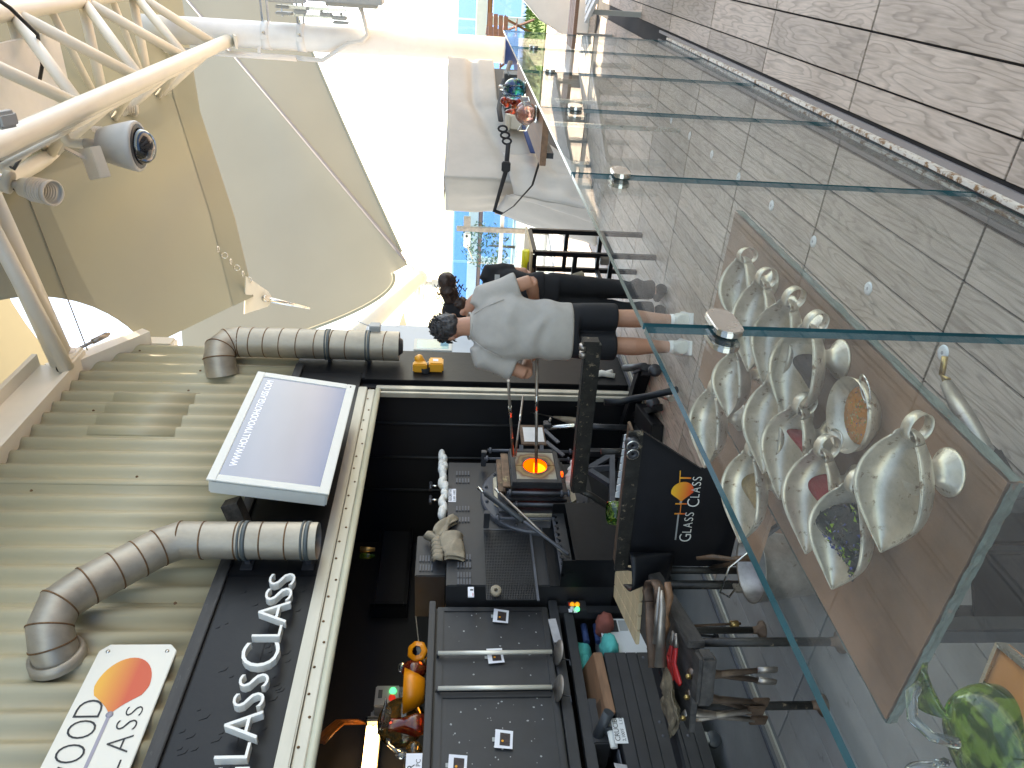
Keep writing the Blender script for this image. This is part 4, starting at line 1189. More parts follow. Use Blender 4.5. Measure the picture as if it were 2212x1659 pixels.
for (dx, y, z0, z1, r) in ((-.262, 3.345, -.23, .22, .011), (-.285, 3.43, -.30, .17, .012), (-.325, 3.53, -.36, .30, .012), (.262, 3.36, -.36, .34, .012), (.29, 3.46, -.36, .36, .011)):
    b = MB().tube([(FX + dx, y, FZ + z0), (FX + dx, y, FZ + z1)], r, 10).build("guide_rod", "steel_grey", fu)
    for zz in (z0, z0 + .05, z1 - .03):
        MB().lathe([(.012, 0), (.024, 0), (.024, .016), (.012, .016)], (FX + dx, y, FZ + zz), ZUP, 10).build("rod_collar", "steel_grey", b)
for s in (-1, 1):
    for zz in (.36, -.40):
        MB().span((FX + s * .36 - .02, 3.44, FZ + zz - .02), (FX + s * .36 + .02, 3.579, FZ + zz + .02)).build("hinge_lug", "gunmetal", fu, bevel=.004)
for k in range(2): MB().span((FX - .20 + .01 * k, 3.34 + .055 * k, FZ + .19 + .03 * k), (FX + .20, 3.352 + .055 * k, FZ + .245 + .03 * k)).build("top_plate", "heat_tint", fu, bevel=.003)
wl = MB()
for k in range(26):
    t = k / 25; p = PY(958 + rnd.uniform(-4, 5), 982 + 128 * t, 3.66); r = rnd.uniform(.022, .042)
    wl.ell(p, (r * 1.5, r * 1.2, r * .8), None, 8, 6)
wl.build("wool_lining", "ceramic_wool", fu, kind='stuff')
for k in range(9):
    t = k / 8; p = lerp(PY(1246, 992, 3.36), PY(1225, 1052, 3.5), t)
    if k == 0: wl2 = MB()
    wl2.ell(p, (.03, .03, .035 + .01 * (k % 2)), None, 8, 6)
wl2.build("wool_rope", "ceramic_wool", fu, kind='stuff')
for y0 in (1050, 1080):
    b = MB(); p = PY(950, y0, 3.75); b.tube([p, p + V((0, 0, .07))], .009, 8); b.build("valve_stem", "stainless", fu)
    MB().tube([p + V((-.045, 0, .072)), p + V((.045, 0, .072))], .013, 8).build("valve_handle", "gunmetal", fu)
# perforated guard on the left of the cabinet
mg = MB(); xa, za, xb, zb = frect(1048, 1146, 1150, 1295, 3.60)
n = 30
for k in range(n + 1):
    z = za + (zb - za) * k / n; mg.bar((xa, 3.600, z), (xb, 3.600, z), .004, .004)
for k in range(46):
    x = xa + (xb - xa) * k / 45; mg.bar((x, 3.603, za), (x, 3.603, zb), .004, .004)
mg.build("guard_mesh", "charcoal_steel", fu, kind='stuff')
MB().span((xa - .01, 3.598, za - .02), (xb + .01, 3.606, za - .004)).build("guard_rim", "steel_grey", fu)
MB().span((xb + .004, 3.598, za - .02), (xb + .016, 3.606, zb)).build("guard_rim", "steel_grey", fu)
# pipe bin with a toothed rest in front of the guard
pb_ = thing("pipe_bin", "black sheet steel pipe bin with a toothed rest below the furnace", "bin", (3.75, 3.35, 0))
bx0, bx1, by0, by1 = 3.42, 3.98, 3.34, 3.58
for nm, a, b in (("side_panel", (bx0, by0, .1), (bx1, by0 + .006, .72)), ("side_panel", (bx0, by1 - .006, .1), (bx1, by1, .86)), ("side_panel", (bx0, by0 + .0065, .1), (bx0 + .006, by1 - .0065, .80)), ("side_panel", (bx1 - .006, by0 + .0065, .1), (bx1, by1 - .0065, .80)), ("bottom_panel", (bx0, by0, .08), (bx1, by1, .099))):
    MB().span(a, b).build(nm, "black_gloss", pb_)
tp = [(0, 0)]
for k in range(9): tp += [(.06 * k + .012, .028), (.06 * k + .03, .0), (.06 * k + .048, .0), (.06 * k + .06, .028)]
tp += [(.56, .028), (.56, -.05), (0, -.05)]
MB().prism(tp, Matrix(((1, 0, 0, bx0), (0, 0, -1, by0 + .10), (0, 1, 0, .77), (0, 0, 0, 1))), .006).build("toothed_rest", "charcoal_steel", pb_)
MB().bar((bx0, by0 + .13, .79), (bx1, by0 + .13, .79), .012, .02).build("rim_bar", "steel_grey", pb_)
for i, (a, b, Ya, Yb, r, lbl) in enumerate((((1036, 1056), (1228, 1197), 3.33, 3.36, .011, "leaning blowpipe with a black grip resting in the pipe bin"), ((1072, 1058), (1228, 1205), 3.28, 3.40, .009, "thin bare steel blowpipe leaning in the pipe bin"))):
    t = thing("blowpipe", lbl, "blowpipe", tuple(PY(*b, Yb)), group="pipes leaning in the bin")
    A, B = PY(*a, Ya), PY(*b, Yb)
    MB().tube([A, B], r, 10).build("pipe", "steel_grey" if i == 0 else "tool_steel", t)
    MB().tube([A - (B - A) * .02, A + (B - A) * .05], r * 1.1, 10).build("pipe_end", "stainless", t)
    if i == 0: MB().tube([lerp(A, B, .08), lerp(A, B, .52)], .021, 12).build("grip", "plastic_dark", t)
# heat shield on the right of the doors
hs_ = thing("heat_shield", "small white heat board in a rusty frame beside the furnace doors", "heat shield", tuple(PY(1180, 940, 3.28)))
xa, za, xb, zb = frect(1124, 918, 1177, 960, 3.28)
MB().span((xa, 3.28, za), (xb, 3.295, zb)).build("frame", "rusty_iron", hs_, bevel=.003)
MB().span((xa + .035, 3.2785, za + .012), (xb - .035, 3.2795, zb - .025)).build("board", "white_board", hs_)
for s in (xa + .03, xb - .07): MB().bar((s + .02, 3.288, za), (s - .14, 3.30, za - .12 if s < xa + .04 else za - .10), .012, .03).build("bracket", "steel_grey", hs_)
for px0 in (1126, 1170): MB().bar(PY(px0, 962, 3.285), PY(px0, 988, 3.32), .014, .03).build("bracket", "steel_grey", hs_)
# grey louvred box, gloves
lb = thing("vent_box", "dark grey louvred box on top of the furnace behind the gloves", "box", (3.7, 3.7, 1.53))
xa, za, xb, zb = frect(899, 1157, 962, 1244, 3.7)
MB().span((xa, 3.7, 1.54), (xb, 4.1, zb)).build("case", "charcoal_steel", lb, bevel=.006)
for y0 in (1208, 1228):
    for k in range(5):
        p = PY(908 + k * 6.2, y0, 3.7); MB().span((p.x - .03, 3.69, p.z - .005), (p.x + .03, 3.6995, p.z + .005)).build("louvre", "steel_grey", lb, bevel=.002)
def glove(lbl, pts, Y, th=.012):
    t = thing("heat_glove", lbl, "glove", tuple(PY(*pts[0], Y)), group="gloves on the furnace")
    c = [PY(x, y, Y) for x, y in pts]
    b = MB()
    for s, off in ((0, 0), (1, .03)):
        b.grid(lambda u, v: lerp(lerp(c[0], c[1], u), lerp(c[3], c[2], u), v) + V((0, -.035 * sin(pi * u) + off - .012 * sin(9 * v + 4 * u), .014 * sin(7 * u + 5 * v))), 12, 10, 0, True, th)
    b.build("cuff", "glove_cloth", t)
    h = MB()
    for k in range(5):
        p0 = lerp(c[0], c[3], .12 + .19 * k); h.tube([p0 + V((0, .02, 0)), p0 + V((.01, .02, .05)), p0 + V((.02, .06, .07))], [.026, .024, .018], 8)
    h.build("fingers", "glove_cloth", t)
glove("tan cloth oven glove folded upright over the furnace top", [(938, 1150), (975, 1112), (988, 1122), (958, 1160)], 3.60)
glove("tan cloth oven glove hanging flat down the furnace front", [(955, 1160), (1001, 1155), (998, 1208), (958, 1205)], 3.59)
# frame of square tube beside the furnace, wall parts
fr = thing("angle_frame", "dark angled steel frame under the furnace opening", "frame", (4.3, 3.4, 0))
for a, b in (((1262, 1010), (1318, 1045)), ((1318, 985), (1268, 1015)), ((1322, 985), (1322, 1095)), ((1265, 1015), (1318, 1010))):
    MB().bar(PY(*a, 3.38), PY(*b, 3.42), .04, .04).build("tube", "steel_grey", fr)
for x in (3.6, 4.7): MB().span((x, 3.42, 0), (x + .05, 3.47, .45)).build("leg", "charcoal_steel", fr)
# pipe hooks and wrapped tools on the side wall
for i, (a, b, c, lbl) in enumerate((((1132, 886), (1170, 876), (1258, 872), "cloth-wrapped pipe handle hanging at the right of the heat shield"), ((1132, 888), (1210, 915), (1262, 914), "cloth-wrapped pipe handle above the steel support tube"))):
    t = thing("wrapped_pipe", lbl, "pipe", tuple(PY(*b, 3.5)), group="wrapped pipes by the furnace")
    A, B, Cc = PY(*a, 3.5), PY(*b, 3.45), PY(*c, 3.4)
    MB().tube([A, Cc], .006, 8).build("rod", "tool_steel", t)
    q0, q1 = lerp(A, Cc, .50), lerp(A, Cc, .93)
    MB().tube([q0, lerp(q0, q1, .3), lerp(q0, q1, .6), q1], [.010, .02, .03, .034], 10).build("wrapping", "glove_cloth", t)
ss = thing("support_stand", "steel tube support stand with a clamp head behind the pipe", "stand", tuple(PY(1330, 925, 3.3)))
MB().tube([PY(1180, 925, 3.3), PY(1258, 918, 3.3), PY(1330, 922, 3.3)], .018, 12).build("tube", "stainless", ss)
MB().tube([PY(1240, 920, 3.3), PY(1360, 924, 3.3)], .024, 12).build("sleeve", "gunmetal", ss)
MB().span(PY(1182, 918, 3.28) - V((.03, .02, .03)), PY(1182, 918, 3.28) + V((.04, .02, .03))).build("clamp_head", "gunmetal", ss, bevel=.006)
MB().disc(PY(1190, 909, 3.26), (.3, -.4, 1), .022, .02, 12).build("thumb_knob", "tool_steel", ss)
# the pipe the man holds, and a second one above it
for lbl, A, B, r in (("long steel blowpipe held by the man into the glowing furnace", PY(1160, 772, 2.36), PY(1158, 1026, 3.36), .0105), ("thin steel rod crossing above the held blowpipe to the furnace", PY(1098, 822, 2.25), PY(1108, 985, 3.25), .009), ("dark steel rod leaning from the heat shield to the furnace", PY(1130, 855, 3.0), PY(1112, 990, 3.30), .008)):
    t = thing("blowpipe", lbl, "blowpipe", tuple(A), group="pipes at the furnace")
    MB().tube([A, lerp(A, B, .78), B], r, 12).build("pipe", "tool_steel", t)
    MB().tube([lerp(A, B, .72), lerp(A, B, .97)], r * 1.12, 12).build("hot_end", "rusty_iron", t)
    MB().tube([lerp(A, B, .30), lerp(A, B, .42)], r * 1.25, 12).build("sleeve", "stainless", t)

# ------------------------------------------------------------------ annealing cabinet with two doors
AY = 3.75
an = thing("annealing_oven", "long dark steel oven on a frame with two doors and papers taped on", "oven", (2.5, AY, .8))
MB().span((1.0, AY + .03, .80), (3.425, 4.6, 1.62)).build("body", "charcoal_steel", an, bevel=.006)
for x0, x1 in ((2.770, 3.40), (1.95, 2.762)):
    d = MB().span((x0, AY - .012, .87), (x1, AY + .029, 1.585)).build("door", "charcoal_steel", an, bevel=.004)
    for a, b in (((x0 + .01, AY - .020, 1.545), (x1 - .01, AY - .0125, 1.578)), ((x0 + .01, AY - .020, .876), (x1 - .01, AY - .0125, .91)), ((x1 - .045, AY - .020, .912), (x1 - .01, AY - .0125, 1.543))):
        MB().span(a, b).build("door_rim", "charcoal_steel", d, bevel=.002)
MB().span((1.0, AY - .025, 1.60), (3.44, AY + .029, 1.64)).build("top_rail", "charcoal_steel", an, bevel=.004)
MB().span((1.0, AY - .03, .80), (3.44, AY + .028, .86)).build("bottom_rail", "charcoal_steel", an, bevel=.004)
for px_ in (1411, 1487):
    A, B = PY(946, px_, AY - .05), PY(1192, px_ - 3, AY - .05)
    h = MB().tube([A, B], .013, 12).build("handle_rod", "rod_cream", an)
    for p in (A, B): MB().tube([p, p + V((0, .045, 0))], .009, 8).build("rod_stud", "gunmetal", h)
    MB().lathe([(0, .006), (.075, .004), (.075, 0), (0, -.002)], (B.x - .03, AY - .08, B.z - .035), (0, -.3, 1), 22).build("counterweight_disc", "tool_steel", h)
    MB().tube([(B.x - .06, AY - .06, B.z - .04), (B.x - .07, AY - .06, B.z - .10), (B.x - .11, AY - .06, B.z - .10)], .005, 6).build("chain_hook", "gunmetal", h)
for (px_, py_, tl) in ((1080, 1331, .12), (1068, 1417, -.10), (1086, 1597, .1), (986, 1652, .06)):
    p = PY(px_, py_, AY - .024)
    t = tag(thing("paper_note", "", "paper", tuple(p)), {1331: "printed note taped on the oven door nearest the furnace", 1417: "printed note partly behind the farther oven handle rod", 1597: "printed note low on the nearer oven door", 1652: "printed note high on the nearer oven door at the photo's edge"}[py_], "note", "notes on the oven doors")
    m3 = Matrix.Rotation(tl, 3, 'Y')
    def pt3(a, b, y): return p + m3 @ V((a, 0, b)) + V((0, y, 0))
    MB().grid(lambda u, v: pt3(-.055 + .110 * u, -.055 + .098 * v, .012 * sin(2.6 * u) * (1 - v) - .004), 6, 5, 0, True).build("sheet", "paper", t)
    MB().grid(lambda u, v: pt3(-.038 + .076 * u, -.040 + .056 * v, .012 * sin(2.6 * (.2 + .6 * u)) * (1 - (.19 + .5 * v)) - .0058), 5, 4, 0, True).build("print", "print_dark", t)
    b = MB(); b.lathe([(0, .0004), (.007, 0)], pt3(-.012, .001, -.0050), (0, -1, 0), 10); b.build("emblem", "print_orange", t)
    MB().span(pt3(-.012, .033, .004), pt3(.01, .058, .0062)).build("tape", "plastic_grey", t)
ck = MB()
for k in range(70):
    p = PY(rnd.uniform(960, 1180), rnd.choice((rnd.uniform(1320, 1460), rnd.uniform(1500, 1655))), AY - .0128)
    r = rnd.uniform(.002, .008); q = [p + V((r * cos(a) * rnd.uniform(.5, 1.3), -.0004, r * sin(a) * rnd.uniform(.5, 1.3))) for a in (0, 1.2, 2.4, 3.6, 4.9)]
    ck.add(q, [(0, 1, 2, 3, 4)])
ck.build("paint_chips", "plastic_grey", an, kind='stuff')
for x in (3.36, 2.0): MB().span((x, AY + .0, 0), (x + .06, AY + .06, .799)).build("leg", "charcoal_steel", an, bevel=.003)
MB().span((1.0, AY + .001, .70), (3.359, AY + .058, .76)).build("frame_bar", "charcoal_steel", an, bevel=.003)
for z in (.62, .54): MB().tube([(3.20, AY + .10, z), (3.34, AY + .10, z)], .022, 10).build("burner_tube", "strap_blue", an)
MB().bar(PY(1192, 1338, AY - .03), PY(1205, 1388, AY - .03), .012, .05).build("cloth_strip", "grey_cloth", an)
# signal lights box on the leg
sbx = thing("signal_box", "small box with amber and green signal lamps on the oven leg", "signal box", tuple(PY(1240, 1313, 3.74)))
xa, za, xb, zb = frect(1226, 1301, 1266, 1324, 3.74)
MB().span((xa, 3.72, za), (xb, 3.76, zb)).build("case", "charcoal_steel", sbx, bevel=.003)
for i, (px_, py_, mt) in enumerate(((1236, 1307, "led_amber"), (1247, 1307, "led_amber"), (1236, 1316, "white_board"), (1247, 1317, "led_green"))):
    MB().lathe([(0, .02), (.013, .016), (.016, .006), (.016, 0)], PY(px_, py_, 3.72), (0, -1, 0), 12).build("lamp", mt, sbx)
    p = PY(px_ - 4, py_ + (3 if i > 1 else -2), 3.7185); MB().span(p - V((.014, .0008, .012)), p + V((.014, .0005, .012))).build("label_plate", "red_label" if i < 2 else "paper", sbx)
# things standing on the oven
AT = 1.641
def on_oven(px_, Y): p = PY(900, px_, Y); return V((p.x, p.y, AT))
ob = on_oven(1492, 3.95)
t = thing("orange_bowl", "plain orange bowl on top of the oven", "bowl", tuple(ob))
MB().lathe([(0, .02), (.06, .02), (.085, .06), (.128, .135), (.133, .135), (.095, .05), (.07, .01), (0, .008)], ob, ZUP, 28).build("bowl", "orange_bowl", t)
for s in (-.05, .05): MB().lathe([(0, 0), (.018, 0), (.018, .0105), (0, .0105)], ob + V((s, 0, -.001)), ZUP, 10).build("foot", "plastic_dark", t)
p = on_oven(1408, 3.95)
t = thing("glass_flower", "amber glass flower disc with a dark ruffled centre on the oven", "glass flower", tuple(p))
c = p + V((0, 0, .065))
MB().lathe([(.03, .012), (.05, .0), (.062, .006), (.064, .016), (.05, .02), (.03, .03)], c, (-.45, -1, .25), 26, wob=lambda a, z: 1 + .05 * sin(7 * a)).build("petal_ring", "orange_bowl", t)
MB().lathe([(0, .028), (.032, .022)], c, (-.45, -1, .25), 20, wob=lambda a, z: 1 + .15 * sin(9 * a)).build("centre", "glass_smoke", t)
MB().lathe([(.02, 0), (.016, .02), (.012, .05)], p, ZUP, 10).build("stem", "glass_amber", t)
p = on_oven(1447, 4.0)
t = thing("glass_owl", "lumpy red and smoke glass figure beside the orange bowl", "glass figure", tuple(p))
MB().ell(p + V((0, 0, .08)), (.062, .05, .082), None, 16, 12, wob=lambda q: 1 + .08 * sin(9 * q.x + 5 * q.z)).build("body", "glass_red", t)
MB().ell(p + V((.02, 0, .165)), (.03, .028, .026), None, 12, 8).build("head", "glass_clear", t)
MB().ell(p + V((.05, -.02, .02)), (.03, .03, .022), None, 10, 7).build("foot", "glass_amber", t)
p = on_oven(1566, 3.86)
t = thing("glass_vase", "tall red and amber glass vase with a clear twisted mouth on the oven", "glass vase", tuple(p))
MB().lathe([(0, 0), (.055, .0), (.062, .05), (.045, .11), (.034, .17), (.038, .20)], p, ZUP, 20, wob=lambda a, z: 1 + .08 * sin(3 * a + 40 * z)).build("vase_body", "glass_red", t)
MB().lathe([(.038, .20), (.06, .235), (.085, .25), (.05, .235), (.03, .205)], p, (.1, -.2, 1), 24, wob=lambda a, z: 1 + .28 * sin(4 * a)).build("mouth", "glass_clear", t)
p = on_oven(1560, 4.2)
t = thing("glass_plate", "smoky amber glass plate standing behind the vase", "glass plate", tuple(p))
MB().lathe([(0, .02), (.10, .012), (.15, .0), (.152, .006), (.10, .02), (0, .03)], p + V((0, 0, .15)), (-.3, -1, .15), 30).build("plate", "glass_amber", t)
MB().span(p + V((-.06, .0, -.0)), p + V((.06, .05, .02))).build("stand", "plastic_dark", t)
p = on_oven(1620, 3.85)
t = thing("glass_animal", "clear and smoke glass animal with a long neck on the oven", "glass figure", tuple(p))
MB().ell(p + V((0, 0, .05)), (.05, .035, .045), None, 14, 10).build("body", "glass_amber", t)
MB().tube([p + V((-.02, 0, .08)), p + V((0, 0, .15)), p + V((.03, -.01, .19)), p + V((.06, -.01, .20))], [.016, .012, .011, .014], 10).build("neck", "glass_clear", t)
MB().ell(p + V((-.03, 0, .11)), (.022, .012, .045), None, 10, 8).build("wing", "glass_clear", t)
p = on_oven(1652, 3.82)
t = thing("insulator_spool", "shiny black ribbed spool beside the small plate on the oven", "spool", tuple(p))
MB().lathe([(0, 0), (.05, 0), (.055, .02), (.035, .035), (.035, .05), (.055, .065), (.05, .085), (.03, .095), (0, .1)], p, ZUP, 22).build("spool", "black_gloss", t)
xa, za, xb, zb = frect(897, 1628, 913, 1660, AY - .03)
t = thing("oven_plate", "small white plate with black letters standing on the oven edge", "plate", (xa, AY - .03, AT))
MB().span((xa - .1, AY - .034, AT), (xb, AY - .03, AT + .085)).build("plate", "paper", t)
MB().text("R", .055, .0005, frame((xb - .095, AY - .0348, AT + .038), (1, 0, 0), (0, 0, 1))).build("lettering", "sign_black", t)
MB().text("PC", .035, .0005, frame((xb - .075, AY - .0348, AT + .008), (1, 0, 0), (0, 0, 1))).build("lettering", "sign_black", t)
# control box on the back wall, strip lamp with cable
cb = thing("control_box", "grey wall box with a green and a red button above the oven", "control box", tuple(PY(840, 1500, 4.9)))
xa, za, xb, zb = frect(810, 1480, 862, 1525, 4.75)
MB().span((xa, 4.75, za), (xb, 4.99, zb)).build("case", "plastic_grey", cb, bevel=.008)
p = PY(849, 1493, 4.748); MB().lathe([(0, .02), (.022, .016), (.026, 0)], p, (0, -1, 0), 14).build("button", "led_green", cb)
p = PY(847, 1508, 4.748); MB().lathe([(0, .02), (.022, .016), (.026, 0)], p, (0, -1, 0), 14).build("button", "led_red", cb)
fbox("display", "plastic_dark", cb, 817, 1490, 826, 1507, 4.745, .004)
for k in range(4): p = PY(864, 1490 + 9 * k, 4.8); MB().tube([p, p - V((0, 0, .07))], .02, 10).build("cable_gland", "plastic_grey", cb)
la = thing("strip_lamp", "lit fluorescent strip lamp on the back wall above the oven", "lamp", tuple(PY(800, 1600, 4.8)))
xa, za, xb, zb = frect(787, 1548, 826, 1575, 4.80)
xl = PY(800, 1700, 4.8).x
zc = (za + zb) / 2; hw = (zb - za) / 2
MB().span((xl, 4.86, zc - hw * .8), (xb, 4.99, zc + hw * .8)).build("body", "lamp_body", la, bevel=.01)
MB().span((xa + .06, 4.78, zc - hw), (xb, 4.859, zc + hw)).build("end_block", "lamp_body", la, bevel=.02)
for s in (-.4, .4): MB().tube([(xl, 4.82, zc + s * hw), (xa + .03, 4.82, zc + s * hw)], .022, 12).build("tube", "tube_light", la)
MB().grid(lambda u, v: (xl + (xa + .055 - xl) * u, 4.858 - .085 * sin(pi * v) ** .5, zc - hw + 2 * hw * v), 2, 12).build("diffuser", "lamp_diffuser", la)
MB().span((xb + .002, 4.86, zc - hw * .5), (xb + .10, 4.99, zc + hw * .5)).build("end_cap", "plastic_grey", la, bevel=.012)
cab = MB()
for k in range(4):
    o = V((0, -.01 * k, .016 * k))
    cab.tube([PY(790, 1562, 4.9) + o, PY(768, 1562, 4.9) + o, PY(742, 1563, 4.85) + o, PY(722, 1580, 4.7) + o, PY(700, 1605, 4.5) + o], .011, 8)
tag(cab.build("cable_bundle", "orange_cable"), "bundle of orange cables curving down to the strip lamp", "cable")
tag(MB().tube([PY(905, 1243, 4.4), PY(905, 1300, 4.4), PY(898, 1330, 4.4), PY(906, 1400, 4.4)], .006, 6).build("pull_cord", "tool_steel"), "thin sagging cord running on the dark back wall above the oven", "cord")
rk = thing("wall_rack", "black framed panel standing out of the dark back wall", "panel", (4.2, 4.8, 1.6))
xa, za, xb, zb = frect(812, 1135, 886, 1310, 4.85)
for a, b in (((xa, 4.82, za), (xb, 4.86, za + .03)), ((xa, 4.82, zb - .03), (xb, 4.86, zb)), ((xa, 4.82, za + .031), (xa + .03, 4.86, zb - .031)), ((xb - .03, 4.82, za + .031), (xb, 4.86, zb - .031))):
    MB().span(a, b).build("rail", "black_gloss", rk)
MB().span((xa, 4.861, za), (xb, 4.99, zb)).build("backing", "black_wall", rk)
for i, (py_, mt, lbl) in enumerate(((1187, "brass", "small brass fitting hung under the shutter track"), (1201, "glass_green", "small green glass bottle hung under the shutter track"))):
    A, B = PY(778, py_, 4.0), PY(810, py_, 4.0)
    tag(MB().tube([A, lerp(A, B, .5), B], [.022, .022, .014], 10).build("hanging_bottle", mt), lbl, "bottle", "small things hung under the track")
for i, (x0, y0, x1, y1, lbl) in enumerate(((1010, 1282, 1023, 1303, "small printed carton standing behind the oven corner"), (1062, 1292, 1076, 1304, "round tape reel lying by the oven corner"))):
    t = thing("carton" if i == 0 else "tape_reel", lbl, "carton" if i == 0 else "reel", tuple(PY(x1, y0, 3.66)))
    xa, za, xb, zb = frect(x0, y0, x1, y1, 3.66)
    if i == 0:
        MB().span((xa, 3.66 - .06, za), (xb, 3.61, zb)).build("box", "paper", t)
        MB().span((xa + .005, 3.5985, za + .005), (xa + .03, 3.5995, zb - .03)).build("print", "red_label", t)
        MB().span((xa + .05, 3.5985, zb - .035), (xb - .02, 3.5995, zb - .015)).build("print", "sign_black", t)
    else:
        MB().lathe([(.012, 0), (.035, 0), (.035, .03), (.012, .03)], ((xa + xb) / 2, 3.58, za + .02), (-.3, -1, 0), 18).build("reel", "glove_cloth", t)

# ------------------------------------------------------------------ white control panel, crucible kiln on wheels
wp = thing("control_cabinet", "white control panel with knobs and a display beside the crucible kiln", "control panel", tuple(PY(1405, 1370, 3.74)))
xa, za, xb, zb = frect(1300, 1336, 1404, 1411, 3.735)
MB().span((xa, 3.735, za), (xb, 3.742, zb)).build("face", "panel_white", wp, bevel=.002)
MB().span((xa + .01, 3.7425, za + .01), (xb - .005, 4.0, zb - .01)).build("case", "plastic_grey", wp)
fbox("display", "plastic_dark", wp, 1314, 1339, 1334, 1364, 3.729, .005, .002)
fbox("socket", "plastic_grey", wp, 1337, 1340, 1355, 1362, 3.732, .0025, .001)
for (px_, py_, mt, lb_) in ((1364, 1343, "lamp_body", "paper"), (1383, 1343, "red_label", "red_label"), (1368, 1361, "plastic_dark", "paper"), (1387, 1361, "panel_white", "plastic_grey"), (1393, 1348, "plastic_dark", "plastic_grey")):
    p = PY(px_, py_, 3.734); MB().lathe([(0, .02), (.014, .018), (.018, .004), (.018, 0)], p, (0, -1, 0), 14).build("knob", mt, wp)
    p = p + V((0, -.0004, 0)); MB().span(p - V((.026, 0, .024)), p + V((.026, .0003, .02))).build("label_plate", lb_, wp)
KY = 3.65
kn = thing("crucible_kiln", "black ribbed crucible kiln cart on wheels with a small name plate", "kiln", (2.5, KY, 0))
MB().span((1.3, KY + .012, .10), (2.955, 4.3, .575)).build("body", "black_matt", kn)
zs = [.10, .165, .235, .30, .375, .44, .505, .575]
for z0, z1 in zip(zs[:-1], zs[1:]):
    MB().span((1.3, KY, z0 + .002), (2.96, KY + .0115, z1 - .002)).build("board", "charcoal_steel", kn, bevel=.002)
for px_ in (1590, 1560, 1420):
    for z in (.20, .27, .34):
        x = PY(1400, px_, KY).x; MB().lathe([(0, .004), (.007, .003), (.009, 0)], (x, KY - .0005, z), (0, -1, 0), 8).build("rivet", "steel_grey", kn)
xa, za, xb, zb = frect(1324, 1551, 1352, 1606, KY - .002)
pl = MB().span((xa, KY - .003, za), (xb, KY - .001, zb)).build("nameplate", "white_board", kn)
MB().text("CRUCIBLE KILN", .040, .0005, frame((xa + .012, KY - .0036, (za + zb) / 2 + .004), (1, 0, 0), (0, 0, 1)), spacing=.92).build("lettering", "sign_black", pl)
MB().text("2,100'F   1,150'C", .026, .0005, frame((xa + .012, KY - .0036, za + .010), (1, 0, 0), (0, 0, 1))).build("lettering", "sign_black", pl)
for x, y in ((2.42, KY + .06), (2.85, KY + .5), (1.5, KY + .06)):
    w = MB().span((x - .03, y - .03, .075), (x + .03, y + .03, .099)).build("castor", "plastic_grey", kn, bevel=.004)
    MB().lathe([(0, -.02), (.04, -.02), (.045, -.01), (.045, .01), (.04, .02), (0, .02)], (x, y, .046), (.4, 1, 0), 20).build("wheel", "plastic_dark", w)
KT = .577
def kt(px_, py_, dz=0): p = PZ(px_, py_, KT + dz); return p
# wooden board, cloths and tools lying on the kiln
b0 = PY(1295, 1500, 3.60)
t = thing("wood_block", "brown wooden board lying tilted on the crucible kiln", "wood block", (2.8, 3.8, KT))
A, B, Cc, Dd = V((2.53, 3.62, KT + .005)), V((2.97, 3.66, KT + .005)), V((3.05, 4.0, KT + .06)), V((2.6, 3.98, KT + .06))
tt = .055
MB().add([A, B, Cc, Dd] + [q + V((0, 0, tt)) for q in (A, B, Cc, Dd)], [(0, 1, 2, 3), (4, 5, 6, 7), (0, 1, 5, 4), (1, 2, 6, 5), (2, 3, 7, 6), (3, 0, 4, 7)]).build("board", "wood_brown", t, bevel=.004)
MB().bar(lerp(A, B, .15) + V((0, .05, tt + .004)), lerp(A, Dd, .9) + V((.04, 0, tt + .004)), .12, .008).build("upper_batten", "wood_dark", t)
def cloth(lbl, mt, px_, py_, Y, rx, rz, seed):
    c = PY(px_, py_, Y)
    b = MB().ell(c, (rx, .10, rz), None, 22, 14, wob=lambda q: 1 + .16 * noise.noise(q * 2.3 + V((seed, 0, 0))) + .07 * noise.noise(q * 6 + V((seed, 3, 0))))
    return tag(b.build("cloth", mt), lbl, "cloth", "cloths on the kiln")
cloth("teal cloth bunched in front of the white control panel", "teal_cloth", 1316, 1400, 3.72, .085, .055, 1)
cloth("teal cloth bunched behind the wooden board, upper one", "teal_cloth", 1258, 1419, 3.95, .085, .06, 5)
cloth("teal cloth spilling lowest behind the wooden board", "teal_cloth", 1262, 1446, 3.95, .08, .05, 9)
cloth("rust brown cloth draped over the corner of the white panel", "rust_cloth", 1306, 1350, 3.72, .06, .06, 13)
t = thing("stone_slab", "dark grey slab on the kiln with a black tube beside it", "slab", (2.3, 3.75, KT))
xa, za, xb, zb = frect(1268, 1507, 1290, 1606, 3.74)
MB().span((xa, 3.74, KT + .03), (xb, 3.98, KT + .13)).build("slab", "charcoal_steel", t, bevel=.008)
MB().span((xa + .05, 3.76, KT), (xb - .05, 3.95, KT + .0295)).build("spacer", "black_matt", t)
A = PY(1298, 1545, 3.64); MB_ = MB().tube([V((A.x - .01, 3.60, KT + .05)), V((A.x - .05, 3.75, KT + .10))], .030, 16)
tag(MB_.build("rubber_tube", "plastic_dark"), "short black rubber tube pointing out over the kiln front", "tube")
t = thing("trowel", "pale handled paddle with a black clip lying on the kiln", "paddle", (2.45, 3.67, KT))
MB().tube([(2.56, 3.70, KT + .032), (2.46, 3.70, KT + .03), (2.38, 3.71, KT + .03)], [.02, .026, .02], 12, flat=.6).build("handle", "ceramic_wool", t)
MB().span((2.468, 3.67, KT + .02), (2.48, 3.72, KT + .07)).build("clip", "plastic_dark", t)
MB().bar((2.36, 3.72, KT + .012), (1.95, 3.70, KT + .012), .05, .008).build("blade", "steel_grey", t)
c = PY(1312, 1640, 3.63)
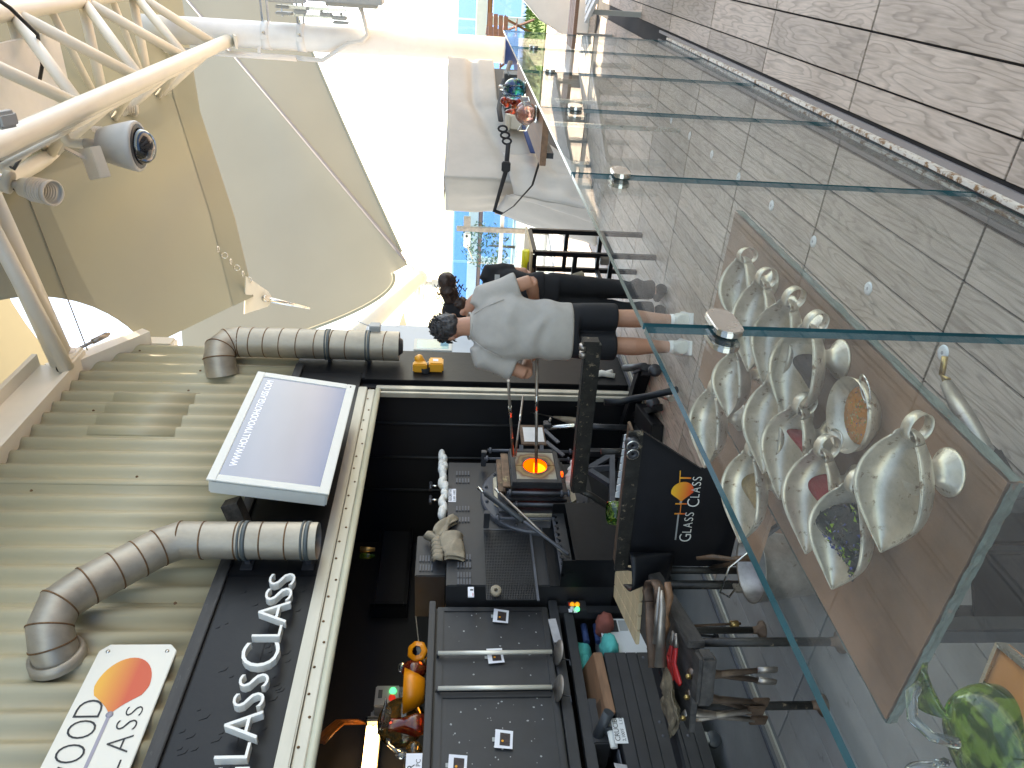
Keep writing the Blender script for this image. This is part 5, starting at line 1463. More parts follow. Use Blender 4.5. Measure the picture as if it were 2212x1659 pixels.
b = MB().grid(lambda u, v: (2.02 + .22 * u, 3.625 + .03 * sin(3 * v) * (1 - u) + .02 * v, KT + .055 - .07 * v + .015 * sin(8 * u)), 16, 12, 0, True, .006)
tag(b.build("rag", "grey_cloth"), "pale grey rag hanging over the near top edge of the kiln", "cloth", "cloths on the kiln")

# ------------------------------------------------------------------ gaffer's bench: tray of tools, shield, rails
C0 = PZ(1500, 1402, .60); C1 = PZ(1400, 1236, .60); C2 = PZ(1478, 1575, .60)
eX = (C1 - C0).normalized(); eY = ZUP.cross(eX); LB = (C1 - C0).length; DB = .34
be = thing("tool_bench", "blackened steel bench tray on tube legs with tools laid on top", "bench", (C0.x, C0.y, 0), math.atan2(eX.y, eX.x))
def bl(a, b, z): return V((C0.x, C0.y, 0)) + eX * a + eY * b + V((0, 0, z))
def bslab(name, mt, a0, b0, z0, a1, b1, z1, bev=.003):
    m_ = MB(); P = [bl(a, b, z) for a in (a0, a1) for b in (b0, b1) for z in (z0, z1)]
    m_.add(P, [(0, 1, 3, 2), (4, 6, 7, 5), (0, 4, 5, 1), (2, 3, 7, 6), (0, 2, 6, 4), (1, 5, 7, 3)])
    return m_.build(name, mt, be, bevel=bev)
bslab("tray", "burnt_wood", -.02, 0, .575, LB + .25, DB, .60)
bslab("front_rail", "burnt_wood", .0, -.03, .56, LB + .1, -.002, .625)
bslab("corner_block", "burnt_wood", -.10, -.02, .545, -.022, .18, .61, .012)
for a, b in ((.03, -.01), (.55, .0), (LB - .18, -.02), (LB + .02, .0), (.10, DB - .03), (.70, DB - .03)):
    MB().tube([bl(a, b, .055), bl(a, b, .573)], .017, 12).build("leg", "dirty_rail", be)
    MB().lathe([(.045, 0), (.045, .012), (.02, .03), (.016, .06)], bl(a, b, 0.001), ZUP, 14).build("foot", "rusty_iron", be)
# pale plank seat behind the shield
for k in range(4):
    q0 = PZ(1368 + k * 7, 1238, .60); 
    bslab("seat_plank", "wood_pale", LB + .05 - .001, .10 + .075 * k, .601, LB + .55, .10 + .075 * k + .072, .62)
# rail-like standing shears: big tongs etc. lying on the tray
def tool(lbl, name, cat, grp="tools on the bench"):
    return thing(name, lbl, cat, tuple(bl(.4, .2, .61)), group=grp)
TZ = .615
t = tool("large brown steel jacks with long tapered blades on the bench", "jacks", "jacks")
A = PZ(1405, 1262, .70); B = PZ(1445, 1445, .68)
z0 = .70
def jk(x, y, z=.69): return PZ(x, y, z)
MB().tube([jk(1404, 1300), jk(1398, 1275), jk(1404, 1257), jk(1416, 1256), jk(1424, 1270), jk(1424, 1300)], .022, 10, flat=.4).build("spring", "rusty_iron", t)
MB().tube([jk(1404, 1300), jk(1408, 1360), jk(1412, 1442)], [.020, .026, .022], 10, flat=.45).build("arm", "rusty_iron", t)
MB().tube([jk(1424, 1300), jk(1424, 1360), jk(1428, 1442)], [.016, .026, .022], 10, flat=.45).build("arm", "rusty_iron", t)
MB().tube([jk(1425, 1268, .71), jk(1424, 1310, .71), jk(1420, 1390, .71)], [.004, .016, .02], 10, flat=.5).build("blade", "tool_steel", t)
MB().tube([jk(1430, 1275, .71), jk(1431, 1310, .71), jk(1424, 1440, .71)], [.004, .014, .02], 10, flat=.5).build("blade", "tool_steel", t)
t = tool("brown wood handled paddle beside the jacks on the bench", "paddle", "paddle")
MB().tube([jk(1442, 1258, TZ + .03), jk(1446, 1290, TZ + .03), jk(1438, 1330, TZ + .03), jk(1440, 1350, TZ + .03), jk(1432, 1385, TZ + .02)], [.014, .018, .012, .016, .012], 10, flat=.6).build("handle", "wood_brown", t)
for i, (pts, lbl) in enumerate(((((1455, 1365), (1452, 1392), (1446, 1420), (1450, 1462)), "red handled shears lying farther in on the tray"), (((1461, 1368), (1461, 1398), (1455, 1432), (1466, 1472)), "red handled shears lying at the front edge of the tray"))):
    t = tool(lbl, "shears", "shears")
    q = [PZ(x, y, TZ + .022) for x, y in pts]
    s = (q[-1] - q[0]).normalized().cross(ZUP) * .02
    MB().tube([q[0], q[1]], [.004, .010], 8).tube([q[0] + s * .5, q[1] + s * .3], [.004, .010], 8).build("blade", "tool_steel", t)
    for sg_ in (1, -1):
        a = q[1]; b_ = q[2] + s * sg_ * .8; c = q[3] + s * sg_ * 1.0
        MB().tube([a, b_, c, c - s * sg_ * .9 + (q[3] - q[2]) * .15, lerp(q[2], q[3], .5) + s * sg_ * .15, b_], .0075, 8).build("handle", "red_grip", t)
t = tool("dark flat steel tapering bar lying across the bench behind the jacks", "parting_bar", "bar")
MB().prism([(0, -.05), (.46, -.045), (.68, 0), (.46, .03), (0, .04)], frame(PZ(1408, 1390, .66), PZ(1452, 1560, .63) - PZ(1408, 1390, .66), ZUP.cross(PZ(1452, 1560, .63) - PZ(1408, 1390, .66))), .012).build("bar", "black_matt", t)
# burnt wad of wet paper
wad = MB()
for k in range(11):
    c = PZ(1444 + rnd.uniform(-4, 4), 1518 + rnd.uniform(-22, 22), .61 + .006 * k)
    hx, hy, ph = rnd.uniform(.07, .10), rnd.uniform(.05, .07), rnd.uniform(0, 6)
    wad.grid(lambda u, v: c + V(((u - .5) * 2 * hx, (v - .5) * 2 * hy, .012 * sin(6 * u + ph) * cos(5 * v + ph))), 8, 6, 0, True, .004)
tag(wad.build("paper_wad", "burnt_paper", kind=None), "burnt layered wad of newspaper on the near end of the bench", "paper wad")
# tongs hung on the near edge of the bench
def tongs(lbl, top_, bots, mt, tips, Yx):
    t = thing("tongs", lbl, "tongs", tuple(PX(*top_, Yx)), group="tongs hung on the bench end")
    T = PX(*top_, Yx)
    for k, b in enumerate(bots):
        Bp = PX(*b, Yx)
        s = (Bp - T).normalized()
        side = V((0, 1, 0)) * (.016 if k == 0 else -.016)
        MB().tube([T + V((0, 0, .008)), T + side * .9, T + side * 1.2 + s * .06, lerp(T, Bp, .6) + side * .5, Bp], [.008, .010, .012, .010, .007], 8, flat=1.6).build("arm", mt, t)
        if tips == 'paddle': MB().box(Bp + s * .02, (.012, .05, .07)).build("tip", "rusty_iron", t, bevel=.004)
        else: MB().tube([Bp - s * .01, Bp + s * .07], [.011, .008], 8, flat=1.8).build("tip", "tool_steel", t)
    MB().lathe([(0, .008), (.01, .008), (.012, 0)], T + V((-.01, 0, .012)), (-1, 0, 0), 10).build("rivet", "brass", t)
tongs("brown steel tongs nearest the front leg, with straight flat tips", (1492, 1455), ((1640, 1448), (1640, 1470)), "brown_steel", 'flat', 1.80)
tongs("brown steel tongs with paddle tips, second from the front leg", (1488, 1500), ((1632, 1516), (1620, 1532)), "brown_steel", 'paddle', 1.78)
tongs("bright steel tongs with paddle tips, nearest the wheeled kiln", (1480, 1545), ((1622, 1536), (1628, 1555)), "tool_steel", 'paddle', 1.76)
for lbl, a, b, mt, r in (("thin brass tipped rod hanging under the bench tray", (1495, 1352), (1600, 1347), "rusty_iron", .006), ("short dark punch hanging under the bench tray", (1510, 1372), (1552, 1376), "black_matt", .006)):
    t = thing("hanging_rod", lbl, "rod", tuple(PX(*b, 2.25)), group="rods under the bench")
    A, B = PX(*a, 2.25), PX(*b, 2.25)
    MB().tube([A, B], r, 8).build("rod", mt, t); MB().tube([lerp(A, B, .78), lerp(A, B, .95)], r * 2.4, 8).build("collar", "brass" if mt == "rusty_iron" else "black_matt", t)

# shield with painted lettering, facing the camera end of the workshop
SX = 2.50
sh = thing("bench_shield", "black heat shield board painted with glass class lettering", "shield", (SX, 2.1, 0))
S = {k: PX(*v, SX) for k, v in dict(tl=(1352, 1222), tr=(1382, 930), br=(1500, 1012), bl_=(1600, 1225), tl2=(1330, 1231), tr2=(1365, 927)).items()}
face = [(-S['tl'].y, S['tl'].z), (-S['tr'].y, S['tr'].z), (-S['br'].y, S['br'].z - .02), (-S['br'].y + .0, .22), (-S['bl_'].y, .20)]
mS = Matrix(((0, 0, 1, SX), (-1, 0, 0, 0), (0, 1, 0, 0), (0, 0, 0, 1)))
MB().prism(face, mS, .012).build("board", "black_matt", sh, bevel=.003)
MB().bar(lerp(S['tl'], S['tl2'], .55) - V((.012, 0, 0)), lerp(S['tr'], S['tr2'], .55) - V((.012, 0, 0)), .02, .062).build("angle_face", "dirty_rail", sh, bevel=.003)
MB().bar(S['tl2'] - V((-.025, .02, -.0)), S['tr2'] - V((-.025, 0, 0)), .07, .012).build("angle_top", "rusty_iron", sh, bevel=.002)
MB().bar(S['tr'] + V((-.008, 0, 0)), S['br'] + V((-.008, 0, -.02)), .014, .018).build("edge_rod", "black_gloss", sh)
for py_ in (957, 975):
    c = PX(1365, py_, SX - .03); MB().lathe([(.006, .02), (.014, .024), (.026, .022), (.030, .010), (.030, -.008), (.024, -.012), (.0, -.012)], c, (-1, 0, 0), 20).build("roller_wheel", "gunmetal", sh)
    MB().lathe([(.022, .0235), (.026, .024), (.0275, .0225)], c, (-1, 0, 0), 20).build("wheel_rim", "stainless", sh)
# bent guard flap on the left of the shield
MB().grid(lambda u, v: PX(1350 + 95 * v, 1228, SX - .02) + V((-.12 * sin(pi * u) * (1 - v) - .02, .20 * (.5 - u) - .02, .0)), 12, 8, 0, True, .006).build("flap", "black_gloss", sh)
MB().tube([PX(1352, 1228, SX - .03), PX(1375, 1232, SX - .05), PX(1410, 1230, SX - .03)], .008, 8).build("flap_bead", "black_gloss", sh)
def st_text(s, px0, py0, size, mt, name="lettering", dirp=None):
    o = PX(px0, py0, SX - .0006)
    xd = (S['tr'] - S['tl']).normalized()
    return MB().text(s, size, .0006, frame(o, xd, (0, 0, 1)), spacing=1.04).build(name, mt, sh)
HOTZ = T2z = PX(1474, 1061, SX).z
ramp_mat("hot_ramp", (.80, .10, .03), (.92, .50, .04), 2, HOTZ - .04, HOTZ + .045)
xd = (S['tr'] - S['tl']).normalized()
def T2(px, py): return PX(px, py, SX - .0016)
def stroke(a, b, w, mt, nm="lettering"):
    A, B = T2(*a), T2(*b); MB().bar(A, B, .0008, w, up=ZUP if abs((B - A).normalized().z) < .7 else V((0, 1, 0))).build(nm, mt, sh)
def stroke2(a, b, w, mt, nm="lettering"):
    A, B = T2(*a), T2(*b); MB().bar(A, B, w, .0008, up=V((1, 0, 0))).build(nm, mt, sh)
def word(t, a, b, h, mt, thin=.01, first=1.35):
    A, B = T2(*a), T2(*b); n = len(t); ex = (B - A)
    ws = [1.45 if k == 0 else {"L": .75, "A": 1.05, "S": .78, "C": 1.2, "G": 1.3}.get(c, 1) for k, c in enumerate(t)]
    tot = sum(ws); acc = 0
    for k, c in enumerate(t):
        a0 = A + ex * ((acc + .10) / tot); a1 = A + ex * ((acc + ws[k] - .14) / tot); acc += ws[k]
        hh = h * (first if k == 0 else 1)
        MB().text_fit(c, a0 - V((0, 0, .004 if k == 0 else 0)), a1 - V((0, 0, .004 if k == 0 else 0)), hh, .0008, (-1, 0, 0), thin=thin, up=(0, 0, 1)).build("lettering", mt, sh)
word("GLASS", (1489, 1171), (1500, 1105), .041, "letter_white"); word("CLASS", (1507, 1096), (1517, 1028), .041, "letter_white")
MB().text_fit("H", T2(1481, 1111), T2(1483.5, 1087), .052, .0008, (-1, 0, 0), thin=.02, up=(0, 0, 1)).build("lettering", "hot_ramp", sh)
MB().text_fit("T", T2(1492, 1048), T2(1494, 1017), .052, .0008, (-1, 0, 0), thin=.02, up=(0, 0, 1)).build("lettering", "hot_ramp", sh)
A, B = T2(1459, 1166), T2(1466, 1108); MB().bar(A, B, .0008, .007).build("rod_print", "plastic_grey", sh)
A, B = T2(1469, 1090), T2(1472, 1080); MB().bar(A, B, .0008, .010).build("rod_print", "plastic_grey", sh)
ctr = T2(1474, 1061)
pol = []
for k in range(32):
    a = 2 * pi * k / 32
    pol.append((.052 * cos(a) * (1 if cos(a) > -.2 else 1.12), .050 * sin(a) * (1 if cos(a) > -.2 else max(.15, 1 - (-cos(a) - .2)))))
MB().prism(pol, frame(ctr, T2(1476, 1040) - T2(1471, 1085), (0, 0, 1)), .0008).build("bulb_print", "hot_ramp", sh)
MB().tube([PX(1540, 1225, SX - .03), PX(1600, 1215, SX - .2)], .02, 10, flat=.5).build("wood_handle", "wood_dark", sh)

# pipe rail on its stand (in front of the opening)
RX = 3.60
ra = thing("pipe_rail", "worn black angle steel pipe rail on a bent tube stand with rollers", "rail", (RX, 2.4, 0))
A, B = PX(1283, 742, RX), PX(1250, 1062, RX)
MB().bar(A, B, .035, .085).build("rail", "dirty_rail", ra, bevel=.004)
MB().bar(A + V((.03, 0, .045)), B + V((.03, 0, .045)), .07, .008).build("rail_lip", "dirty_rail", ra, bevel=.002)
for py_ in (752, 768): MB().lathe([(0, -.016), (.022, -.016), (.024, 0), (.022, .016), (0, .016)], PX(1281, py_, RX - .0) + V((.01, 0, .055)), (0, 1, 0), 16).build("roller", "tool_steel", ra)
MB().bar(A + V((-.02, -.02, -.02)), A + V((-.02, -.02, .07)), .03, .06).build("end_plate", "dirty_rail", ra)
MB().tube([PX(1305, 868, RX), PX(1342, 868, RX), PX(1362, 862, RX), PX(1400, 856, RX - .05), PX(1462, 842, RX - .15)], .020, 14).build("bent_leg", "black_gloss", ra)
MB().tube([PX(1298, 976, RX), PX(1360, 974, RX)], .019, 12).build("post", "dirty_rail", ra)
MB().tube([PX(1255, 1060, RX), PX(1280, 1072, RX), PX(1310, 1092, RX), PX(1330, 1100, RX + .05)], .020, 12).build("bent_leg", "dirty_rail", ra)
# wheeled dark base frame on the floor behind it
bf = thing("floor_frame", "dark steel wheeled floor frame at the foot of the end panel", "frame", (4.5, 2.8, 0))
p0, p1, p2 = PZ(1350, 930, .06), PZ(1392, 795, .06), PZ(1440, 850, .06)
MB().bar(p0, p1, .09, .10).build("beam", "black_gloss", bf, bevel=.006)
MB().bar(p1 + V((-.1, -.05, 0)), p1 + V((.12, .12, 0)), .08, .12).build("foot_block", "gunmetal", bf, bevel=.03)
MB().bar(PZ(1345, 905, .04), PZ(1425, 880, .04), .05, .05).build("beam", "black_gloss", bf, bevel=.004)
MB().tube([PZ(1350, 795, .10), PZ(1392, 792, .10)], .03, 12).build("beam", "gunmetal", bf)
MB().box(PZ(1400, 915, .05), (.5, .16, .09), Matrix.Rotation(.25, 3, 'Z')).build("plate", "black_gloss", bf, bevel=.006)
for p in (PZ(1415, 800, .05), PZ(1410, 870, .05)): MB().lathe([(0, -.02), (.045, -.02), (.05, 0), (.045, .02), (0, .02)], p, (.4, 1, 0), 18).build("wheel", "gunmetal", bf)
MB().tube([PZ(1420, 850, .05), PZ(1450, 862, .07)], .02, 12).build("peg", "tool_steel", bf)
t = thing("clip_bundle", "pale taped clip hung on the end panel beside the rail", "clip", tuple(PY(1305, 812, 3.2)))
MB().tube([PY(1272, 812, 3.2), PY(1300, 806, 3.2), PY(1328, 812, 3.2)], [.02, .03, .022], 8).build("tape", "ceramic_wool", t); MB().tube([PY(1310, 805, 3.19), PY(1322, 802, 3.19)], .018, 8).build("clip", "white_board", t)
# green glass jar behind the shield, half seen
c = PX(1330, 1108, 2.85)
t = thing("glass_jar", "green glass jar half hidden behind the black shield top", "glass jar", (c.x, c.y, c.z - .08))
MB().lathe([(0, 0), (.05, 0), (.062, .03), (.062, .09), (.058, .13), (.052, .13)], c - V((0, 0, .09)), ZUP, 22).build("jar", "glass_green", t)
# white lace edge cloth and round lid behind the shield
t = thing("scrap_cloth", "white toothed strip showing behind the rusty top of the shield", "strip", tuple(PX(1330, 1000, 2.6)))
zz = [(0, 0)]
for k in range(9): zz += [(.04 * k + .005, .03), (.04 * k + .035, .03), (.04 * k + .04, .012)]
zz += [(.36, -.02), (0, -.02)]
MB().prism(zz, frame(PX(1342, 1075, 2.62), (0, -1, .02), (0, 0, 1)), .004).build("strip", "white_board", t)
# bucket
bk_c = PX(1622, 1222, 2.15); bk_c.z = 0
bk = thing("bucket", "worn grey metal bucket with a wire handle under the shield", "bucket", tuple(bk_c))
MB().lathe([(0, .004), (.105, .004), (.112, .02), (.148, .295), (.152, .30), (.148, .30), (.143, .295), (.108, .012), (0, .012)], bk_c, ZUP, 32).build("pail", "tool_steel", bk)
MB().lathe([(0, .22), (.136, .22)], bk_c, ZUP, 30).build("water", "clear_glass", bk)
MB().tube([bk_c + V((.05, .14, .29)), bk_c + V((-.02, .16, .36)), bk_c + V((-.05, .10, .42)), bk_c + V((-.06, -.05, .42)), bk_c + V((-.02, -.14, .30))], .004, 8).build("handle", "stainless", bk)
MB().box(bk_c + V((.02, .150, .30)), (.05, .012, .06)).build("lug", "tool_steel", bk, bevel=.004)
t = thing("wood_paddle", "charred wooden paddle leaning in the metal bucket", "paddle", tuple(bk_c))
MB().tube([PX(1505, 1206, 2.2), PX(1540, 1203, 2.18), PX(1580, 1208, 2.16), PX(1625, 1205, 2.14)], [.014, .022, .018, .03], 10, flat=.5).build("paddle", "wood_dark", t)

# ------------------------------------------------------------------ colour table behind the glass with its scoops
TH = .70
tb_ = thing("colour_table", "rust brown metal topped table with weathered green edge behind the glass", "table", (1.5, .95, 0))
TX0, TX1, TY0, TY1 = .835, 2.14, .652, 1.235
MB().span((TX0 + .004, TY0 + .004, TH - .004), (TX1, TY1 - .004, TH)).build("top_sheet", "copper_plate", tb_)
eb = MB()
def ragged(a, b, nrm, n=60):
    a = V(a); b = V(b); nrm = V(nrm)
    eb.grid(lambda u, v: lerp(a, b, u) + nrm * (.0035 * noise.noise(V((u * 26, v * 2, nrm.x * 5))) + .002) + V((0, 0, -.022 * v + .0005 * sin(60 * u))), n, 3, 0, False)
ragged((TX0, TY0, TH - .0005), (TX1, TY0, TH - .0005), (0, -1, 0)); ragged((TX0, TY1, TH - .0005), (TX0, TY0, TH - .0005), (-1, 0, 0))
ragged((TX0, TY1, TH - .0005), (TX1, TY1, TH - .0005), (0, 1, 0))
eb.build("top_edge", "verdigris", tb_)
MB().span((TX0 + .006, TY0 + .006, TH - .03), (TX1, TY1 - .006, TH - .0045)).build("top_core", "copper_plate", tb_)
for x, y in ((1.0, 1.17), (2.05, 1.19), (1.12, .92)):
    MB().span((x - .02, y - .02, 0), (x + .02, y + .02, TH - .031)).build("leg", "charcoal_steel", tb_, bevel=.003)
# rust stained plate lying on the floor by the bench
pq = [PZ(*p, 0) for p in ((1640, 1292), (1755, 1275), (1900, 1000), (1650, 1130))]
m_ = MB(); m_.add([p + V((0, 0, .003)) for p in pq] + [p + V((0, 0, .016)) for p in pq], [(0, 1, 2, 3), (4, 5, 6, 7), (0, 1, 5, 4), (1, 2, 6, 5), (2, 3, 7, 6), (3, 0, 4, 7)])
tag(m_.build("steel_plate", "copper_plate", bevel=.003), "rust stained steel plate lying on the floor under the bucket", "plate")

SL, SWD, SH = .215, .067, .114
WP = [(0, .36), (.12, .66), (.30, .93), (.48, 1.0), (.64, .88), (.78, .60), (.90, .29), (1, .02)]
ZP = [(0, -.006), (.2, .003), (.45, .004), (.65, -.004), (.85, -.016), (1, -.024)]
DP = [(0, .036), (.15, .056), (.4, .066), (.6, .058), (.8, .034), (.92, .015), (1, .004)]
def s_hw(u): return SWD * hermite(WP, u)
def s_rim(u): return SH + hermite(ZP, u)
def s_bot(u): return s_rim(u) - hermite(DP, u)
def s_pan(u, v):
    a = pi * (v - .5)
    ca = max(0.0, cos(a))
    return V((SL * u, s_hw(u) * math.copysign(abs(sin(a)) ** .8, sin(a)), s_rim(u) - (s_rim(u) - s_bot(u)) * ca ** .8))
def make_scoop(lbl, tip, back, tilt=0.0):
    tip = V(tip); back = V(back)
    d = tip - back; rz = math.atan2(d.y, d.x); s = math.hypot(d.x, d.y) / SL
    t = thing("scoop", lbl, "scoop", (back.x, back.y, TH + .0005), rz, group="metal scoops on the colour table")
    zs = ((tip.z + back.z) / 2 - TH) / SH
    W = WORLD[t.name] @ Matrix.Diagonal((s, s, zs, 1))
    ax_ = V((0, 0, SH - .045)); ROLL_S = Matrix.Translation(ax_) @ Matrix.Rotation(radians(-17), 4, 'X') @ Matrix.Translation(-ax_)
    SCW[t.name] = W @ ROLL_S
    def put(mb, name):
        mb.v = [W @ (p if name == 'foot' else ROLL_S @ p) for p in mb.v]
        return mb.build(name, "scoop_steel", t)
    pan = MB().grid(s_pan, 30, 20, 0, True, .0012)
    def back_cap(u, v):
        p = V(s_pan(0, v)); c = V((-.020, 0, SH - .012))
        q = lerp(p, c, 1 - cos(u * pi / 2)); q.x = -.020 * sin(u * pi / 2)
        return q
    pan.grid(back_cap, 6, 20, 0, True, .0012)
    pan.tube([s_pan(k / 30, 0) for k in range(31)] + [s_pan(1 - k / 30, 1) for k in range(31)], .0015, 6)
    put(pan, "pan")
    put(MB().lathe([(.040, .062), (.026, .052), (.020, .042), (.019, .030), (.024, .018), (.039, .006), (.042, .0025), (.042, 0), (0, 0)], V((.062, 0, 0)), ZUP, 28), "foot")
    n = 22; r = .027; c = V((-.010, 0, SH - .030))
    put(MB().grid(lambda u, v: c + V((-.012 + cos(2 * pi * u) * r * .9, (v - .5) * .019, sin(2 * pi * u) * r)), n, 2, 0, True, .0012), "loop_handle")
    return t
SCW = {}
def frit(lbl, sc_t, mats, s, n, gran, x0=.03, x1=.15, side=-1, fill=.60):
    """a heap of crushed glass lying against one side of the pan"""
    W = SCW[sc_t.name]
    b = MB()
    rr = random.Random(len(lbl) * 7)
    u0, u1 = x0 / SL, x1 / SL
    def surf(u, v):     # heap top: between the far wall and the middle of the pan
        uu = u0 + (u1 - u0) * u
        sg = 1 if side > 0 else -1
        e = sin(pi * min(.985, max(.015, u))) ** .7
        vw = .5 + sg * .37; vi = vw - sg * fill * e
        p = lerp(s_pan(uu, vw), s_pan(uu, vi), v)
        p.z += .0015 + .004 * e * sin(pi * v)
        return p
    b.grid(lambda u, v: W @ (surf(u, v) + V((0, 0, .0012 * noise.noise(V((u * 9, v * 9, 1)))))), 18, 10, 0, True)
    for _ in range(n):
        u, v = rr.random(), rr.random()
        p = surf(u, v) + V((0, 0, .001))
        r = gran * rr.uniform(.5, 1.2)
        P = [W @ (p + V((rr.uniform(-1, 1), rr.uniform(-1, 1), rr.uniform(-.4, 1))) * r) for _ in range(4)]
        b.add(P, [(0, 1, 2), (0, 2, 3), (0, 3, 1), (1, 3, 2)], rr.randrange(len(mats)))
    o = b.build("glass_frit", mats, None, kind="stuff")
    o['label'] = lbl; o['category'] = "glass frit"
    return o
# (tip x, tip y, ring x, ring y, scale) from the photo, all mouths turned to the workshop
SC = [
    ("large empty scoop nearest the corner of the table", (1874, 1187), (1930, 945)),
    ("scoop with blue and green glass chips beside the large empty scoop", (1772, 1268), (1812, 1060)),
    ("scoop with red powder between the blue chips and a smaller red scoop", (1717, 1192), (1747, 985)),
    ("scoop with a little red powder at its side, third of the inner row", (1661, 1072), (1700, 890)),
    ("empty rust speckled scoop, fourth of the inner row", (1628, 1020), (1647, 835)),
    ("scoop holding black powder beside the round bowl", (1674, 907), (1722, 715)),
    ("empty scoop right of the black powder scoop under the steel clamp", (1634, 838), (1677, 660)),
    ("empty scoop partly behind the steel clamp of the glass", (1597, 799), (1622, 618)),
    ("farthest empty scoop of the row along the glass", (1573, 705), (1585, 565)),
    ("heavily rusted empty scoop crossing behind the clamp row", (1555, 899), (1570, 770)),
    ("small empty scoop cut by the glass top, farthest from the camera", (1505, 1008), (1522, 850)),
    ("scoop with sand coloured powder at the glass top edge", (1579, 1169), (1600, 985)),
]
SCO = [make_scoop(lbl, PZ(*t_, .808), PZ(*b_, .815)) for lbl, t_, b_ in SC]
frit("heap of blue, green and black glass chips in a scoop", SCO[1], ["frit_dark", "frit_blue", "frit_green", "frit_dark"], 1.10, 260, .0058, .012, .178, 1, .80)
frit("heap of fine red glass powder in the larger red scoop", SCO[2], ["frit_red"], 1.05, 120, .0012, .02, .14, 1)
frit("small heap of fine red glass powder in the smaller scoop", SCO[3], ["frit_red"], 1.0, 90, .0012, .04, .10, 1)
frit("heap of black glass powder in the scoop by the bowl", SCO[5], ["frit_black"], 1.03, 90, .0014, .04, .14, 1)
frit("heap of sand coloured glass powder in the scoop at the glass edge", SCO[11], ["frit_sand"], 1.0, 90, .0012, .02, .15, 1)
# ledge carrying the two scoops of the third row
lg = thing("scoop_ledge", "narrow dark steel ledge behind the colour table carrying two scoops", "ledge", (1.7, 1.3, TH))
MB().span((1.44, 1.2405, TH - .012), (2.0, 1.42, TH)).build("ledge", "copper_plate", lg, bevel=.002)
for x in (1.5, 1.9): MB().bar((x, 1.40, TH - .013), (x, 1.24, TH - .14), .012, .012).build("bracket", "charcoal_steel", lg)
# bowl of mixed frit with two ring handles
bwl = thing("frit_bowl", "round steel bowl of orange and cream glass frit with ring handle", "bowl", (1.20, .77, TH))
bc = V((1.205, .775, TH + .001)); BS = .078
q_ = [(.45, .0), (.62, .02), (.90, .32), (1.0, .62), (1.005, .62), (.93, .34), (.66, .06), (0, .04)]
MB().lathe([(r * BS, z * BS) for r, z in q_], bc, ZUP, 36, wob=lambda a, z: 1).build("bowl", "scoop_steel", bwl)
MB().lathe([(0, 0), (.45 * BS, 0)], bc, ZUP, 24).build("bowl_base", "scoop_steel", bwl)
for a in (-1.9, 1.35):
    c = bc + V((cos(a), sin(a), 0)) * BS * 1.05 + V((0, 0, .58 * BS))
    d = V((cos(a), sin(a), .35)).normalized(); s_ = V((-sin(a), cos(a), 0))
    MB().tube([c + d * .028 * cos(k * pi / 9) + s_ * .028 * sin(k * pi / 9) for k in range(19)], .0022, 8).build("ring_handle", "stainless", bwl)
fb = MB(); rr = random.Random(5)
fb.lathe([(.76 * BS, .24 * BS), (.4 * BS, .30 * BS), (0, .31 * BS)], bc, ZUP, 24)
for _ in range(420):
    a = rr.uniform(0, 2 * pi); q = math.sqrt(rr.random()) * .74 * BS
    p = bc + V((q * cos(a), q * sin(a), .30 * BS - q * q * 2.0))
    P = [p + V((rr.uniform(-1, 1), rr.uniform(-1, 1), rr.uniform(-.3, 1))) * .0036 for _ in range(4)]
    fb.add(P, [(0, 1, 2), (0, 2, 3), (0, 3, 1), (1, 3, 2)], rr.choice((0, 0, 1, 1, 2, 3)))
o = fb.build("glass_frit", ["frit_orange", "frit_cream", "frit_blue", "frit_green"], kind="stuff")
o['label'] = "orange, cream and dark mixed glass frit in the round bowl"; o['category'] = "glass frit"

# bits around the table: hanging pipe with a yellow hook, dark bracket on the floor
pz = thing("blowpipe_end", "grey steel pipe end hanging below the table edge with a yellow hook", "pipe", tuple(PZ(2120, 975, .45)))
A, B = PZ(2125, 975, .46), PZ(2045, 830, .44)
MB().tube([A, lerp(A, B, .5), B], [.020, .021, .014], 16).build("pipe", "tool_steel", pz)
MB().tube([B, B + (B - A).normalized() * .03, B + (B - A).normalized() * .035 + V((-.03, .0, .0))], .007, 8).build("hook", "brass", pz)
MB().tube([B + (B - A).normalized() * .03, B + (B - A).normalized() * .035 + V((.01, -.04, .0))], .007, 8).build("hook", "brass", pz)
bz = thing("steel_bracket", "heavy dark angled steel box section standing on the floor by the table", "bracket", tuple(PZ(2170, 1250, 0)))
m3 = Matrix.Rotation(radians(38), 3, 'Z')
c = PZ(2165, 1255, .16)
for a, b in (((-.11, -.085, -.16), (.11, -.077, .16)), ((-.11, .077, -.16), (.11, .085, .16)), ((-.11, -.0765, -.16), (-.102, .0765, .16))):
    m_ = MB(); P = [c + m3 @ V((x, y, z)) for x in (a[0], b[0]) for y in (a[1], b[1]) for z in (a[2], b[2])]
    m_.add(P, [(0, 1, 3, 2), (4, 6, 7, 5), (0, 4, 5, 1), (2, 3, 7, 6), (0, 2, 6, 4), (1, 5, 7, 3)]); m_.build("plate", "black_gloss", bz, bevel=.002)
MB().box(c + m3 @ V((.05, 0, .10)), (.02, .15, .02), m3).build("bar", "black_gloss", bz)
c = PZ(2100, 1105, .10)
MB().box(c, (.30, .20, .20), Matrix.Rotation(radians(-20), 3, 'Z')).build("block", "black_matt", bz, bevel=.01)

